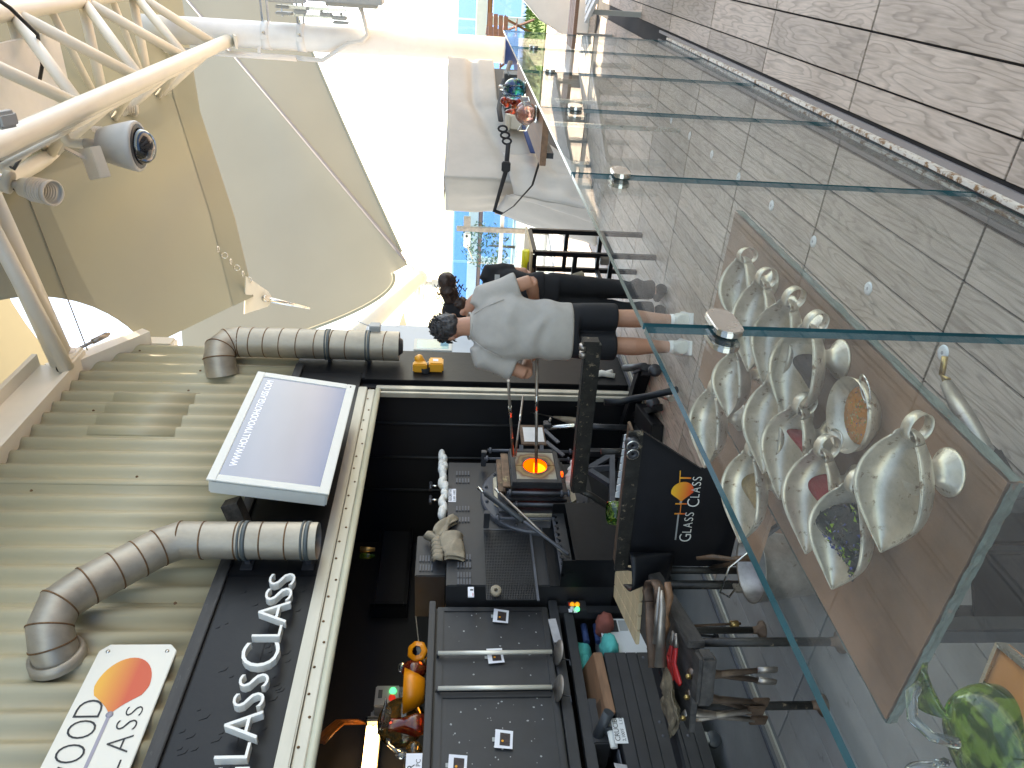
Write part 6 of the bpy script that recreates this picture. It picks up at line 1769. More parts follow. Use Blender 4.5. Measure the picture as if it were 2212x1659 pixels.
# green glass apple ornament and its wooden stand at the near edge
gp = thing("glass_apple", "swirled green glass apple with clear leaf and stem on the near stand", "glass apple", tuple(PZ(2205, 1600, .75)))
c = PD(2160, 1605, .93)
MB().ell(c, (.068, .068, .064), None, 40, 26, wob=lambda p: (1 + .045 * cos(2 * math.atan2(p.y, p.x) + .6)) * (1 - .18 * max(0, p.z) ** 6)).build("apple", "glass_green", gp)
MB().tube([c + V((0, 0, .055)), c + V((.01, .0, .085)), c + V((.028, -.012, .105)), c + V((.05, -.03, .10)), c + V((.06, -.035, .085))], [.008, .006, .007, .008, .006], 12).build("stem", "glass_clear", gp)
MB().grid(lambda u, v: c + V((-.01, .02, .068)) + V((.02 * (v - .5) * sin(pi * u) * 2, .085 * u, .018 * sin(pi * u) + .012 * (v - .5) ** 2 * 4)), 14, 8, 0, True, .006).build("leaf", "glass_clear", gp)
MB().grid(lambda u, v: c + V((.02, -.02, .066)) + V((.07 * u, -.02 * u + .045 * (v - .5) * sin(pi * u), .022 * sin(pi * u))), 12, 8, 0, True, .007).build("leaf", "glass_green", gp)
ws_ = thing("display_stand", "orange wooden display stand with silver rim beside the glass apple", "stand", tuple(PZ(2200, 1480, .70)))
q0 = [PD(x, y, d) for x, y, d in ((2162, 1392, .97), (2235, 1452, .90), (2250, 1640, .84), (2110, 1520, .97))]
up = V((0, 0, 1))
MB().add(q0 + [p - up * .012 for p in q0], [(0, 1, 2, 3), (4, 7, 6, 5), (0, 4, 5, 1), (1, 5, 6, 2), (2, 6, 7, 3), (3, 7, 4, 0)]).build("top", "wood_orange" if "wood_orange" in M else "wood_brown", ws_)
MB().bar(q0[0], q0[1], .006, .012).bar(q0[3], q0[0], .006, .012).build("rim", "stainless", ws_)
MB().bar(lerp(q0[0], q0[2], .5) - up * .02, lerp(q0[0], q0[2], .5) - up * (lerp(q0[0], q0[2], .5).z - .0), .05, .05).build("post", "gunmetal", ws_)

# ------------------------------------------------------------------ display shelf with glass figures behind the far panels
sf = thing("display_shelf", "brown wooden display shelf on a dark frame behind the far glass panels", "shelf", (4.6, .9, 0))
sz = 1.075
MB().span((4.15, .70, sz - .035), (6.2, 1.06, sz)).build("shelf_board", "wood_brown", sf, bevel=.003)
MB().span((4.2, .74, sz - .08), (6.15, .77, sz - .036)).build("frame_bar", "charcoal_steel", sf)
MB().span((4.2, 1.0, sz - .08), (6.15, 1.03, sz - .036)).build("frame_bar", "charcoal_steel", sf)
for x in (5.2, 6.08):
    MB().span((x, 1.03, 0), (x + .03, 1.055, sz - .081)).build("leg", "stainless", sf)
p = PY(1160, 195, .86); p.z = sz
t = thing("glass_fish", "blue and green striped round glass fish with clear fins on the shelf", "glass fish", tuple(p))
c = p + V((0, 0, .075))
MB().ell(c, (.085, .07, .075), None, 28, 18).build("body", "glass_blue", t)
MB().grid(lambda u, v: c + V((-.085 + .03 * sin(pi * v), -.03 + .06 * v, -.05 + .13 * u + .01 * sin(9 * v))), 10, 8, 0, True, .008).build("fin", "glass_clear", t)
MB().tube([c + V((0, 0, .072)), c + V((.02, 0, .095)), c + V((.045, 0, .09))], [.016, .014, .018], 10).build("knot", "glass_clear", t)
MB().lathe([(.05, -.075), (.055, -.06), (.03, -.05)], c, ZUP, 18).build("base", "glass_clear", t)
p = PY(1165, 246, .84); p.z = sz
t = thing("glass_fish", "pink glass fish with clear fins in front of the blue one", "glass fish", tuple(p))
c = p + V((0, 0, .07))
MB().ell(c, (.055, .06, .058), None, 24, 16, wob=lambda q: 1 + .10 * sin(4 * math.atan2(q.y, q.x))).build("body", "glass_pink", t)
for s in (-1, 1): MB().grid(lambda u, v: c + V((-.03 + .02 * u, s * (.045 + .05 * u), -.03 + .05 * v + .02 * u)), 6, 6, 0, True, .007).build("fin", "glass_clear", t)
MB().tube([c + V((.02, 0, .05)), c + V((.03, 0, .09)), c + V((.035, .01, .12))], [.02, .015, .004], 10).build("tail", "glass_red", t)
MB().ell(c + V((.0, 0, -.058)), (.06, .05, .014), None, 14, 6).build("base", "glass_clear", t)
p = PY(1160, 228, 1.0); p.z = sz
t = thing("glass_cluster", "dark red glass beads piled between the two glass fish", "glass ornament", tuple(p))
for k in range(6): MB().ell(p + V((rnd.uniform(-.04, .04), rnd.uniform(-.03, .03), .03 + .02 * k)), (.028, .028, .025), None, 12, 8).build("bead", "glass_red", t)

# ------------------------------------------------------------------ tarpaulin covered cabinet strapped to the mast
K0 = PX(958, 388, 8.0); K0.z = 0           # near upright corner
KR = PX(967, 128, 10.0); KR.z = 0
KL = PX(968, 446, 8.45); KL.z = 0
ca = thing("covered_cabinet", "tall cabinet under a pale grey tarpaulin tied with black straps", "cabinet", tuple(K0))
ztop = 1.66
a_ = (KR - K0); b_ = (KL - K0)
cc = MB()
ins = .03
for (z0, z1, sh_) in ((.0, 1.60, .03),):
    P = [K0 + a_ * .03 + b_ * .1, K0 + a_ * .97 + b_ * .1, K0 + a_ * .97 + b_ * .95, K0 + a_ * .03 + b_ * .95]
    cc.add([p + V((0, 0, z0)) for p in P] + [p + V((0, 0, z1)) for p in P], [(0, 1, 2, 3), (4, 5, 6, 7), (0, 1, 5, 4), (1, 2, 6, 5), (2, 3, 7, 6), (3, 0, 4, 7)])
cc.build("cabinet_body", "plastic_dark", ca)
an_ = a_.normalized(); out = an_.cross(ZUP)
if out.dot(-K0) < 0: out = -out
def tarp_bottom(u):    # hem heights along the long side: open to the right, long towards the left
    if u < .12: return .18
    if u < .62: return .18 + (.90) * ((u - .12) / .5) ** .8
    return 1.08 + .04 * (u - .62)
def long_side(u, v):
    zb = tarp_bottom(u); z = ztop + (zb - ztop) * v - .02 * sin(pi * u)
    base = K0 + a_ * u
    fold = .018 * sin(9 * u * pi + 1.5 * v) * v * (1 if u < .6 else .3) + .012 * noise.noise(V((u * 3, v * 2, 2)))
    fold += .05 * (1 - u) * v ** 2
    pinch = -.05 * math.exp(-((v - .52) / .10) ** 2)
    return base + V((0, 0, z)) + out * (.03 + fold + pinch)
b = MB()
b.grid(long_side, 60, 26, 0, True, .008)
bo = b_.normalized().cross(ZUP)
if bo.dot(-K0) < 0: bo = -bo
def short_side(u, v):
    z = ztop - .02 + (.30 - ztop) * v
    base = K0 + b_ * u
    fl = .30 * u * v ** 2
    pinch = -.09 * math.exp(-((v - .42) / .10) ** 2) * (u + .2)
    p = base + V((0, 0, z)) + bo * (.03 + .02 * sin(6 * u * pi + 2 * v) * v) + b_.normalized() * (.05 * u + pinch * .8 + .10 * v * v * u)
    if u < .001: return lerp(p, V(long_side(0, v)), 1)
    return lerp(V(long_side(0, v)), p, min(1, u * 3))
b.grid(short_side, 20, 26, 0, True, .008)
def top_cl(u, v):
    p = K0 + a_ * u + b_ * v
    return p + V((0, 0, ztop - .02 * sin(pi * u) + .012 * noise.noise(V((u * 4, v * 4, 7))))) + out * (.03 * (1 - v))
b.grid(top_cl, 24, 8, 0, True, .008)
b.build("tarpaulin", "canvas_tarp", ca)
# drape thrown out to the left at floor level
d0_ = PX(1068, 462, 8.2); d1_ = PX(1288, 540, 7.6); d2_ = PX(1285, 462, 7.2); d3_ = PX(1110, 420, 7.7)
MB().grid(lambda u, v: lerp(lerp(d0_, d1_, u), lerp(d3_, d2_, u), v) + out * (.10 * sin(pi * v) + .035 * sin(13 * v + 2 * u) * (.3 + u) + .04 * noise.noise(V((u * 4, v * 5, 3)))), 18, 16, 0, True, .008).build("tarpaulin_drape", "canvas_tarp", ca)
d4_ = PX(1262, 352, 8.4)
MB().grid(lambda u, v: lerp(lerp(d3_, d2_, u), lerp(PX(1085, 330, 8.3), d4_, u), v) + out * (.05 * sin(pi * v) + .03 * sin(14 * v + u) * (.3 + u) + .04 * noise.noise(V((u * 4, v * 5, 8)))), 18, 18, 0, True, .008).build("tarpaulin_drape", "canvas_tarp", ca)
# straps and hooks
def strap(pts, mt, w=.028, nm="strap", X=None):
    MB().tube([PX(x, y, X_) for x, y, X_ in pts], w, 8, flat=.25).build(nm, mt, ca)
strap(((1103, 132, 9.9), (1088, 175, 9.3), (1078, 235, 8.7), (1082, 262, 8.3)), "strap_black")
strap(((1098, 310, 7.8), (1095, 345, 7.75), (1092, 372, 7.7), (1068, 455, 8.0), (1085, 462, 7.9), (1110, 445, 7.6), (1150, 400, 7.5), (1168, 340, 7.5), (1165, 300, 7.6)), "strap_black", .024)
for px_, py_ in ((1086, 278), (1091, 292), (1095, 305)):
    c = PX(px_, py_, 7.9); MB().tube([c + V((0, cos(k * pi / 6) * .03, sin(k * pi / 6) * .045)) for k in range(13)], .011, 8).build("hook_link", "strap_black", ca)
MB().box(PX(1093, 360, 7.68), (.06, .10, .09)).build("ratchet", "strap_black", ca, bevel=.01)
MB().tube([PX(x, y, X_) for x, y, X_ in ((1118, 140, 10.4), (1122, 200, 9.6), (1135, 270, 8.6), (1155, 330, 7.9))], .05, 8, flat=.15).build("blue_strap", "strap_blue", ca)
b = MB().tube([(MX.x, MX.y, PX(1103, 109, 11).z - .09), (MX.x, MX.y, PX(1103, 109, 11).z + .08)], .178, 24)
b.build("mast_strap", "strap_blue", mast)
for i, (x0, y0, x1, y1, X_, lbl) in enumerate(((1090, 158, 1135, 200, 9.2, "dark grey plastic storage box under the tarpaulin, nearest the mast"), (1092, 202, 1138, 245, 8.9, "dark grey plastic storage box under the tarpaulin, beside the pink fish"), (1095, 246, 1128, 282, 8.6, "pale carton under the tarpaulin by the hooks"))):
    a, b2 = PX(x1, y1, X_), PX(x0, y0, X_)
    t = thing("storage_box", lbl, "box", (X_, (a.y + b2.y) / 2, a.z), group="boxes under the tarpaulin")
    MB().span((X_ - .02, min(a.y, b2.y) + .01, a.z), (X_ + .3, max(a.y, b2.y) - .01, b2.z - .04)).build("box", "plastic_dark" if i < 2 else "lamp_body", t, bevel=.012)
    MB().span((X_ - .035, min(a.y, b2.y), b2.z - .0395), (X_ + .31, max(a.y, b2.y), b2.z)).build("lid", "plastic_dark" if i < 2 else "lamp_body", t, bevel=.008)

# ------------------------------------------------------------------ black steel trolley with torch
tr_ = thing("steel_trolley", "black square tube trolley carrying a yellow torch and a glove", "trolley", (5.3, 2.1, 0))
XA, XB = 5.25, 5.75
yA, yB = PX(1150, 546, XA).y, PX(1150, 632, XA).y
for X_ in (XA, XB):
    for y in (yA, yB): MB().span((X_ - .018, y - .018, 0), (X_ + .018, y + .018, .93)).build("leg", "black_gloss", tr_, bevel=.002)
    for z in (.34, .62, .93): MB().span((X_ - .016, yA + .0185, z - .016), (X_ + .016, yB - .0185, z + .016)).build("rail", "black_gloss", tr_)
for y in (yA, yB):
    for z in (.34, .93): MB().span((XA + .0185, y - .016, z - .016), (XB - .0185, y + .016, z + .016)).build("rail", "black_gloss", tr_)
MB().span((XA - .03, yA - .02, .947), (XB + .03, yB + .02, .962)).build("top", "wood_pale", tr_)
MB().box((XA - .03, yA + .03, .40), (.04, .06, .07)).build("latch", "tool_steel", tr_, bevel=.006)
A = PX(1139, 566, XA); A.z = .963
t = thing("blow_torch", "yellow gas torch lying on the black trolley", "torch", tuple(A))
zt = PX(1137, 560, XA + .1)
MB().tube([zt + V((0, -.075, 0)), zt + V((0, -.07, 0)), zt + V((0, .09, 0)), zt + V((0, .115, 0))], [.02, .037, .037, .015], 16).build("gas_bottle", "yellow_torch", t)
MB().tube([zt + V((0, .11, 0)), zt + V((0, .17, .01)), zt + V((0, .21, .0))], [.022, .03, .02], 12).build("burner", "plastic_dark", t)
MB().tube([zt + V((0, .21, 0)), zt + V((0, .235, 0))], .018, 10).build("nozzle", "yellow_torch", t)
MB().box(zt + V((0, .16, -.03)), (.03, .05, .05)).build("trigger", "plastic_dark", t, bevel=.008)
t = tag(MB().ell(PX(1148, 585, XA + .05), (.08, .10, .035), None, 16, 10, wob=lambda q: 1 + .25 * noise.noise(q * 3)).build("leather_glove", "wood_dark"), "brown leather glove lying beside the yellow torch", "glove")
A, B = PX(1205, 606, XA - .1), PX(1258, 594, XA - .05)
t = thing("wrapped_tool", "cloth wrapped tool handle hung on the front of the trolley", "tool", tuple(A))
MB().tube([A, lerp(A, B, .5), B, B + (B - A) * .05], [.012, .022, .032, .02], 10).build("wrapping", "glove_cloth", t)

# ------------------------------------------------------------------ glass wind screen with a locked door, far railing
wsn = thing("wind_screen", "clear glass wind screen with a steel post and door lock at the deck end", "wind screen", tuple(PX(1200, 520, 11.5)))
WX = 11.6
def wpt(px_, py_): return PX(px_, py_, WX)
yL, yR = wpt(980, 780).y, wpt(980, 445).y
ztw = wpt(978, 600).z
for i in range(3):
    ya, yb = yR + (yL - yR) * i / 3 + .01, yR + (yL - yR) * (i + 1) / 3 - .01
    MB().span((WX - .006, ya, .05), (WX + .006, yb, ztw)).build("glass_panel", ["screen_glass"], wsn)
yp = wpt(1000, 491).y
MB().span((WX - .09, yp - .04, 0), (WX - .03, yp + .04, wpt(986, 491).z)).build("post", "tool_steel", wsn, bevel=.006)
MB().span((WX - .10, yp - .21, wpt(1016, 491).z), (WX - .04, yp - .041, wpt(1001, 491).z)).build("hinge_block", "tool_steel", wsn, bevel=.006)
lk = MB().span((WX - .11, yp + .05, wpt(1016, 520).z), (WX - .05, wpt(1000, 531).y, wpt(1001, 520).z)).build("lock_case", "stainless", wsn, bevel=.02)
MB().tube([wpt(1009, 526) + V((-.12, 0, 0)), wpt(1011, 532) + V((-.14, 0, 0)), wpt(1020, 553) + V((-.14, 0, 0))], .016, 10).build("handle", "stainless", lk)
MB().disc(wpt(1008, 505) + V((-.115, 0, 0)), (-1, 0, 0), .02, .004, 12).build("keyhole", "plastic_dark", lk)
MB().span((WX - .02, yR, .72), (WX + .02, yL, .78)).build("mid_rail", "white_plain", wsn)
MB().span((WX - .02, yR, .0), (WX + .02, yL, .049)).build("bottom_rail", "white_plain", wsn)

rg = thing("deck_railing", "white post railing with copper coloured handrail before the sea", "railing", (18.6, 0, 0))
RXX = 18.6
zh = PX(1058, 30, RXX).z
MB().tube([(RXX, -9, zh), (RXX, 14, zh)], .055, 14).build("hand_rail", "hand_rail", rg)
MB().span((RXX - .06, -9, zh + .06), (RXX + .06, 14, zh + .30)).build("top_band", "white_plain", rg)
for k in range(16):
    y = -8.6 + 1.45 * k
    MB().span((RXX + .02, y - .09, 0), (RXX + .16, y + .09, zh - .056)).build("post", "white_plain", rg)
for k in range(15):
    y = -8.6 + 1.45 * k
    MB().span((RXX + .04, y + .10, .12), (RXX + .055, y + 1.35, zh - .08)).build("glass_panel", "screen_glass", rg)
for k in range(15):
    y = -8.6 + 1.45 * k
    MB().span((RXX + .0, y + .02, zh + .31), (RXX + .012, y + 1.43, zh + .95)).build("wind_pane", "screen_glass", rg)

# white sloping wall, slatted bench, wooden chairs on the terrace
wl_ = thing("white_plinth", "white rendered sloping plinth wall beyond the end of the balustrade", "wall", (9.5, .6, 0))
pts = [PX(1122, -10, 9.6), PX(1168, 45, 9.6), PX(1262, 105, 9.6), PX(1325, 128, 9.6), PX(1325, -10, 9.6)]
mP = Matrix(((0, 0, 1, 9.6), (1, 0, 0, 0), (0, 1, 0, 0), (0, 0, 0, 1)))
MB().prism([(p.y, max(0.0, p.z)) for p in pts] + [], mP, .5).build("plinth", "white_plain", wl_, bevel=.02)
bn = thing("slat_bench", "brown slatted bench with grey steel legs on the deck", "bench", tuple(PZ(1318, 60, 0)))
q1 = PZ(1252, 100, .45); 
BX0, BX1 = 7.6, 9.1
yb0 = .02 - 1.0
near = PZ(1318, 95, 0)
bx = near.x; by = near.y
for k in range(4): MB().span((bx - .45 + .105 * k * 1.0, by - 1.9, .42), (bx - .45 + .105 * k + .095, by + .02, .455)).build("slat", "bench_slat", bn, bevel=.004)
for y in (by - .06, by - .9):
    for x in (bx - .43, bx - .06): MB().span((x, y - .03, 0), (x + .04, y + .03, .40)).build("leg", "plastic_grey", bn)
    MB().span((bx - .43, y - .029, .40), (bx - .02, y + .029, .419)).build("leg_bar", "plastic_grey", bn)
def chair(lbl, loc, rz, proto=[None]):
    if proto[0]: return dup(proto[0], loc, rz, lbl)
    t = thing("folding_chair", lbl, "chair", loc, rz, group="wooden chairs on the terrace")
    W = WORLD[t.name]
    def bb(n, a, b, w, h): MB().bar(W @ V(a), W @ V(b), w, h).build(n, "furniture_wood", t)
    for y in (-.25, .25):
        bb("leg", (-.3, y, 0), (.25, y, .62), .03, .04); bb("leg", (.3, y, 0), (-.2, y, .62), .03, .04); bb("arm_rest", (-.28, y, .63), (.3, y, .63), .06, .03)
    for k in range(5): bb("seat_slat", (-.22 + .1 * k, -.24, .40), (-.22 + .1 * k, .24, .40), .08, .02)
    for k in range(4): bb("back_slat", (-.30 - .03 * k, -.24, .62 + .1 * k), (-.30 - .03 * k, .24, .62 + .1 * k), .02, .08)
    proto[0] = t
    return t
for i, (px_, py_, d, rz) in enumerate(((1128, 82, 14.6, .6), (1128, 112, 15.4, 2.0))):
    p = PD(px_, py_, d); p.z = 0.0
    chair(("folded wooden chair behind the end of the glass balustrade", "wooden chair turned side on before the lawn", "wooden chair behind the white sloping plinth", "wooden chair seen through the far glass panel")[i], tuple(p), rz)
# shrubs behind the lawn
for i, (x, y, h) in enumerate(((17.6, 3.4, 1.0), (17.8, .6, .7), (17.5, 6.5, 1.3))):
    t = thing("shrub", ("round green shrub behind the lawn near the covered cabinet", "low green shrub by the railing over the lawn", "tall green shrub seen behind the glass door")[i], "shrub", (x, y, 0), group="shrubs by the railing")
    b = MB()
    for _ in range(420):
        q = V((rnd.gauss(0, 1), rnd.gauss(0, 1), rnd.gauss(0, 1))).normalized() * (h * .5 * rnd.uniform(.55, 1.0))
        c = V((x, y, h * .55)) + q; d = V((rnd.uniform(-1, 1), rnd.uniform(-1, 1), rnd.uniform(-1, 1))).normalized() * .06; e = d.orthogonal().normalized() * .025
        b.add([c - d, c + e, c + d, c - e], [(0, 1, 2, 3)])
    b.build("foliage", "leaf", t, kind='stuff')
    MB().tube([(x, y, 0), (x + .03, y, h * .5)], [.04, .02], 8).build("stem", "wood_dark", t)

# ------------------------------------------------------------------ people
def limb(mb, pts, rs, n=14, flat=1.0): mb.tube([V(p) for p in pts], list(rs), n, 0, True, True, flat)
def oval(mb, rows, n=26):
    """closed body section: rows of (x, y, z, rx, ry)"""
    vs = []; fs = []
    for (x, y, z, rx, ry) in rows:
        for k in range(n):
            a = 2 * pi * k / n; c_, s_ = cos(a), sin(a)
            vs.append(V((x + rx * math.copysign(abs(c_) ** .85, c_), y + ry * math.copysign(abs(s_) ** .85, s_), z)))
    for i in range(len(rows) - 1):
        for k in range(n): fs.append((i * n + k, i * n + (k + 1) % n, (i + 1) * n + (k + 1) % n, (i + 1) * n + k))
    fs.append(tuple(range(n))[::-1]); fs.append(tuple((len(rows) - 1) * n + k for k in range(n)))
    mb.add(vs, fs, 0, True)
def hand(mb, w, d, side, palm_n, s=1.0):
    d = V(d).normalized(); pn = V(palm_n).normalized(); sd = d.cross(pn).normalized()
    w = V(w)
    P = [w, w + d * .045 * s, w + d * .085 * s]
    mb.tube(P, [.027 * s, .038 * s, .036 * s], 12, flat=.5, up=sd)
    for k, L in enumerate((.068, .078, .072, .056)):
        b0 = w + d * .08 * s + sd * (.028 - .0185 * k) * s
        b1 = b0 + (d * .8 + pn * .35).normalized() * L * .45 * s; b2 = b1 + (d * .25 + pn).normalized() * L * .35 * s; b3 = b2 + (pn - d * .5).normalized() * L * .28 * s
        mb.tube([b0 - d * .02, b0, b1, b2, b3], [.0105 * s, .0105 * s, .0095 * s, .009 * s, .007 * s], 8)
    t0 = w + d * .025 * s + sd * .03 * s; t1 = t0 + (sd * .6 + d * .6 + pn * .4).normalized() * .04 * s; t2 = t1 + (d * .6 + pn * .7).normalized() * .03 * s
    mb.tube([w + d * .02, t0, t1, t2], [.014 * s, .014 * s, .011 * s, .009 * s], 8)
def put_person(mb, W): mb.v = [W @ p for p in mb.v]; return mb
def head_shape(mb, c, M3, s=1.0):
    c = V(c)
    def L(p): return c + M3 @ (V(p) * s)
    mb.ell(L((0, 0, .015)), (.076 * s, .096 * s, .108 * s), M3, 22, 16)
    mb.ell(L((0, .035, -.05)), (.054 * s, .062 * s, .062 * s), M3, 18, 12)
    mb.tube([L((0, .088, .01)), L((0, .112, -.022)), L((0, .098, -.034))], [.010 * s, .016 * s, .012 * s], 8)
    mb.ell(L((0, .092, -.062)), (.022 * s, .012 * s, .008 * s), M3, 10, 6)
    for sd in (-1, 1):
        mb.ell(L((sd * .079, -.01, -.012)), (.012 * s, .022 * s, .034 * s), M3, 10, 8)
        mb.ell(L((sd * .03, .082, .02)), (.014 * s, .010 * s, .009 * s), M3, 8, 6)

# the man: back to the camera, looking down at his work
mf = PZ(1487, 722, 0)
az = math.atan2(mf.y, mf.x)
man = thing("person", "man in pale grey t-shirt and dark shorts seen from behind at the furnace pipe", "person", (mf.x, mf.y, 0), az - pi / 2)
Wm = WORLD[man.name]
k_ = 1.0
body = MB()
HD = Matrix.Rotation(radians(18), 3, 'Z') @ Matrix.Rotation(radians(-34), 3, 'X')
head_shape(body, (-.005, .125, 1.545), HD)
limb(body, [(.012, .035, 1.36), (.008, .06, 1.43), (.0, .095, 1.51)], [.070, .063, .058])
oval(body, [(0, 0, .80, .15, .11), (0, 0, .92, .165, .125), (0, .0, 1.05, .155, .115), (0, .01, 1.2, .175, .12), (0, .02, 1.33, .165, .10), (.01, .03, 1.385, .10, .07)])
for s in (-1, 1):
    hip = V((s * .088, 0, .84))
    limb(body, [hip, (s * .092, .01, .66), (s * .088, .015, .50), (s * .090, -.012, .36), (s * .088, -.006, .24), (s * .086, .0, .09)], [.092, .080, .058, .060, .047, .036])
    limb(body, [(s * .086, -.035, .045), (s * .09, .05, .045), (s * .10, .13, .035)], [.038, .040, .030])
shL, shR = V((-.185, .03, 1.315)), V((.20, .03, 1.32))
elL, elR = V((-.285, .02, 1.055)), V((.310, .04, 1.04))
wrL, wrR = V((-.19, .25, 1.02)), V((.13, .29, .97))
for sh_, el, wr in ((shL, elL, wrL), (shR, elR, wrR)):
    limb(body, [sh_, lerp(sh_, el, .5), el], [.056, .050, .043])
    limb(body, [el, lerp(el, wr, .35), wr], [.044, .042, .027])
hand(body, wrL, (wrL - elL), -1, (.3, 0, -.6)); hand(body, wrR, (wrR - elR), 1, (-.3, 0, -.6))
bm_ = remesh(body, .0085, 5)
put_person(bm_, Wm).build("body", "skin_tan", man)
# t-shirt
shirt = MB()
oval(shirt, [(-.005, -.01, .775, .185, .145), (-.005, -.012, .83, .188, .15), (0, -.01, .95, .190, .15), (.005, -.005, 1.08, .200, .150), (.005, .01, 1.20, .218, .152), (.008, .02, 1.30, .212, .138), (.01, .03, 1.365, .160, .108), (.01, .045, 1.405, .098, .085), (.01, .05, 1.425, .080, .076)])
for sh_, el, s in ((shL, elL, -1), (shR, elR, 1)):
    e2 = lerp(sh_, el, .70)
    limb(shirt, [sh_ + V((-s * .07, 0, .03)), sh_ + V((s * .005, 0, .012)), lerp(sh_, el, .4), e2], [.085, .088, .084, .090], 18)
sh2 = remesh(shirt, .011, 12)
def crease(p):
    q = p.copy(); n = V((p.x, p.y, 0)).normalized() if abs(p.x) + abs(p.y) > 1e-5 else V((0, 0, 0))
    w = .5 + .5 * min(1, max(0, (1.25 - p.z) / .35))
    f = .016 * sin(26 * (p.z + .45 * p.x) + 5 * noise.noise(p * 5)) * max(0, noise.noise(p * 4 + V((3, 1, 0))) + .35)
    f += .014 * sin(34 * (p.z - .8 * abs(p.x)) ) * max(0, noise.noise(p * 3 + V((9, 1, 4))))
    return q + n * f * w
sh2.v = [crease(p) for p in sh2.v]
put_person(sh2, Wm).build("t_shirt", "shirt_grey", man)
clr = MB().tube([V((.01 + .083 * cos(k * pi / 12), .05 + .079 * sin(k * pi / 12), 1.426 + .012 * sin(k * pi / 12))) for k in range(25)], .0075, 8)
put_person(clr, Wm).build("collar", "shirt_grey", man)
sm_ = MB()
for s in (-1, 1): sm_.tube([crease(V((s * .085, -.055, 1.405))), crease(V((s * .135, -.095, 1.33))), crease(V((s * .185, -.10, 1.22)))], .003, 6)
put_person(sm_, Wm).build("sleeve_seam", "shirt_grey", man)
shorts = MB()
oval(shorts, [(0, -.005, .74, .175, .135), (0, -.008, .84, .178, .138), (0, 0, .93, .165, .13)])
for s in (-1, 1): oval(shorts, [(s * .094, .0, .485, .091, .105), (s * .093, .0, .60, .092, .110), (s * .09, 0, .72, .090, .118), (s * .085, 0, .82, .085, .12)])
sr = remesh(shorts, .011, 5)
put_person(sr, Wm).build("shorts", "shorts_navy", man)
hair = MB()
hc = V((-.005, .125, 1.545))
def HL(p): return hc + HD @ V(p)
hair.ell(HL((0, -.012, .035)), (.088, .102, .098), HD, 26, 18)
hair.ell(HL((0, -.055, -.02)), (.078, .058, .07), HD, 20, 14)
hr = remesh(hair, .008, 3)
hr.v = [p + (p - hc).normalized() * (.010 * noise.noise(p * 26) + .006 * noise.noise(p * 55)) for p in hr.v]
hr2 = MB(); hr2.v, hr2.f, hr2.mi, hr2.sm = hr.v, hr.f, hr.mi, hr.sm
for _ in range(130):
    d = V((rnd.gauss(0, 1), rnd.gauss(-.5, 1), rnd.gauss(.5, .8))).normalized()
    c = HL((d.x * .086, d.y * .10 - .012, d.z * .096 + .035)); t_ = d.orthogonal().normalized() * rnd.choice((-1, 1))
    hr2.tube([c, c + t_ * .014 + d * .008, c + t_ * .03 + d * .004 - V((0, 0, .008))], [.006, .005, .001], 5)
put_person(hr2, Wm).build("hair", "hair_dark", man)
for s in (-1, 1):
    sb_ = MB()
    limb(sb_, [(s * .086, -.055, .052), (s * .088, .02, .050), (s * .098, .10, .040), (s * .105, .16, .034)], [.046, .047, .045, .030], 16)
    limb(sb_, [(s * .086, -.01, .06), (s * .086, -.005, .105)], [.046, .044], 14)
    q = remesh(sb_, .009, 3); q.v = [V((p.x, p.y, max(.012, p.z))) for p in q.v]
    ang = Matrix.Translation((0, 0, 0))
    put_person(q, Wm).build("shoe", "shoe_white", man)
    so = MB().prism([(s * .09 + x, y) for x, y in ((-.045, -.09), (.045, -.09), (.05, .02), (.06, .12), (.045, .19), (.0, .195), (-.035, .12), (-.048, .02))], Matrix.Translation((0, 0, .0)), .018)
    put_person(so, Wm).build("shoe_sole", "white_plain", man)
    sk = MB(); limb(sk, [(s * .086, -.002, .095), (s * .086, -.002, .13)], [.043, .042], 14)
    put_person(sk, Wm).build("sock", "white_plain", man)

# the woman behind him: black clothes, cap turned away, leaning over to the left
wf_ = PZ(1440, 650, 0)
az2 = math.atan2(wf_.y, wf_.x)
wom = thing("person", "woman in black with cap and curly ponytail bending beside the man in grey", "person", (wf_.x, wf_.y, 0), az2 - pi / 2)
Ww = WORLD[wom.name]
HW = Matrix.Rotation(radians(78), 3, 'Z') @ Matrix.Rotation(radians(-40), 3, 'X')
hcw = V((-.135, .06, 1.475))
body = MB()
head_shape(body, hcw, HW, .96)
limb(body, [(.0, .02, 1.30), (-.045, .03, 1.37), (-.105, .045, 1.43)], [.062, .054, .050])
oval(body, [(.01, 0, .84, .14, .11), (.02, 0, .95, .12, .10), (.03, 0, 1.08, .125, .10), (.03, .01, 1.22, .14, .10), (.01, .02, 1.31, .10, .07)])
for s in (-1, 1):
    limb(body, [(s * .075 + .01, 0, .86), (s * .075, .01, .48), (s * .075, .0, .09)], [.085, .055, .036])
    limb(body, [(s * .075, -.02, .045), (s * .075 - .05, .09, .035)], [.038, .030])
sR, eR, wR = V((.155, .0, 1.265)), V((.165, .06, 1.02)), V((.0, .22, .98))
sL, eL, wL = V((-.10, .06, 1.27)), V((-.18, .16, 1.04)), V((-.12, .30, .98))
for a, b2, c2 in ((sR, eR, wR), (sL, eL, wL)):
    limb(body, [a, lerp(a, b2, .5), b2], [.048, .043, .037]); limb(body, [b2, lerp(b2, c2, .35), c2], [.038, .036, .023])
hand(body, wR, wR - eR, 1, (-.3, 0, -.6), .9); hand(body, wL, wL - eL, -1, (.3, 0, -.6), .9)
put_person(remesh(body, .0085, 5), Ww).build("body", "skin", wom)
top_ = MB()
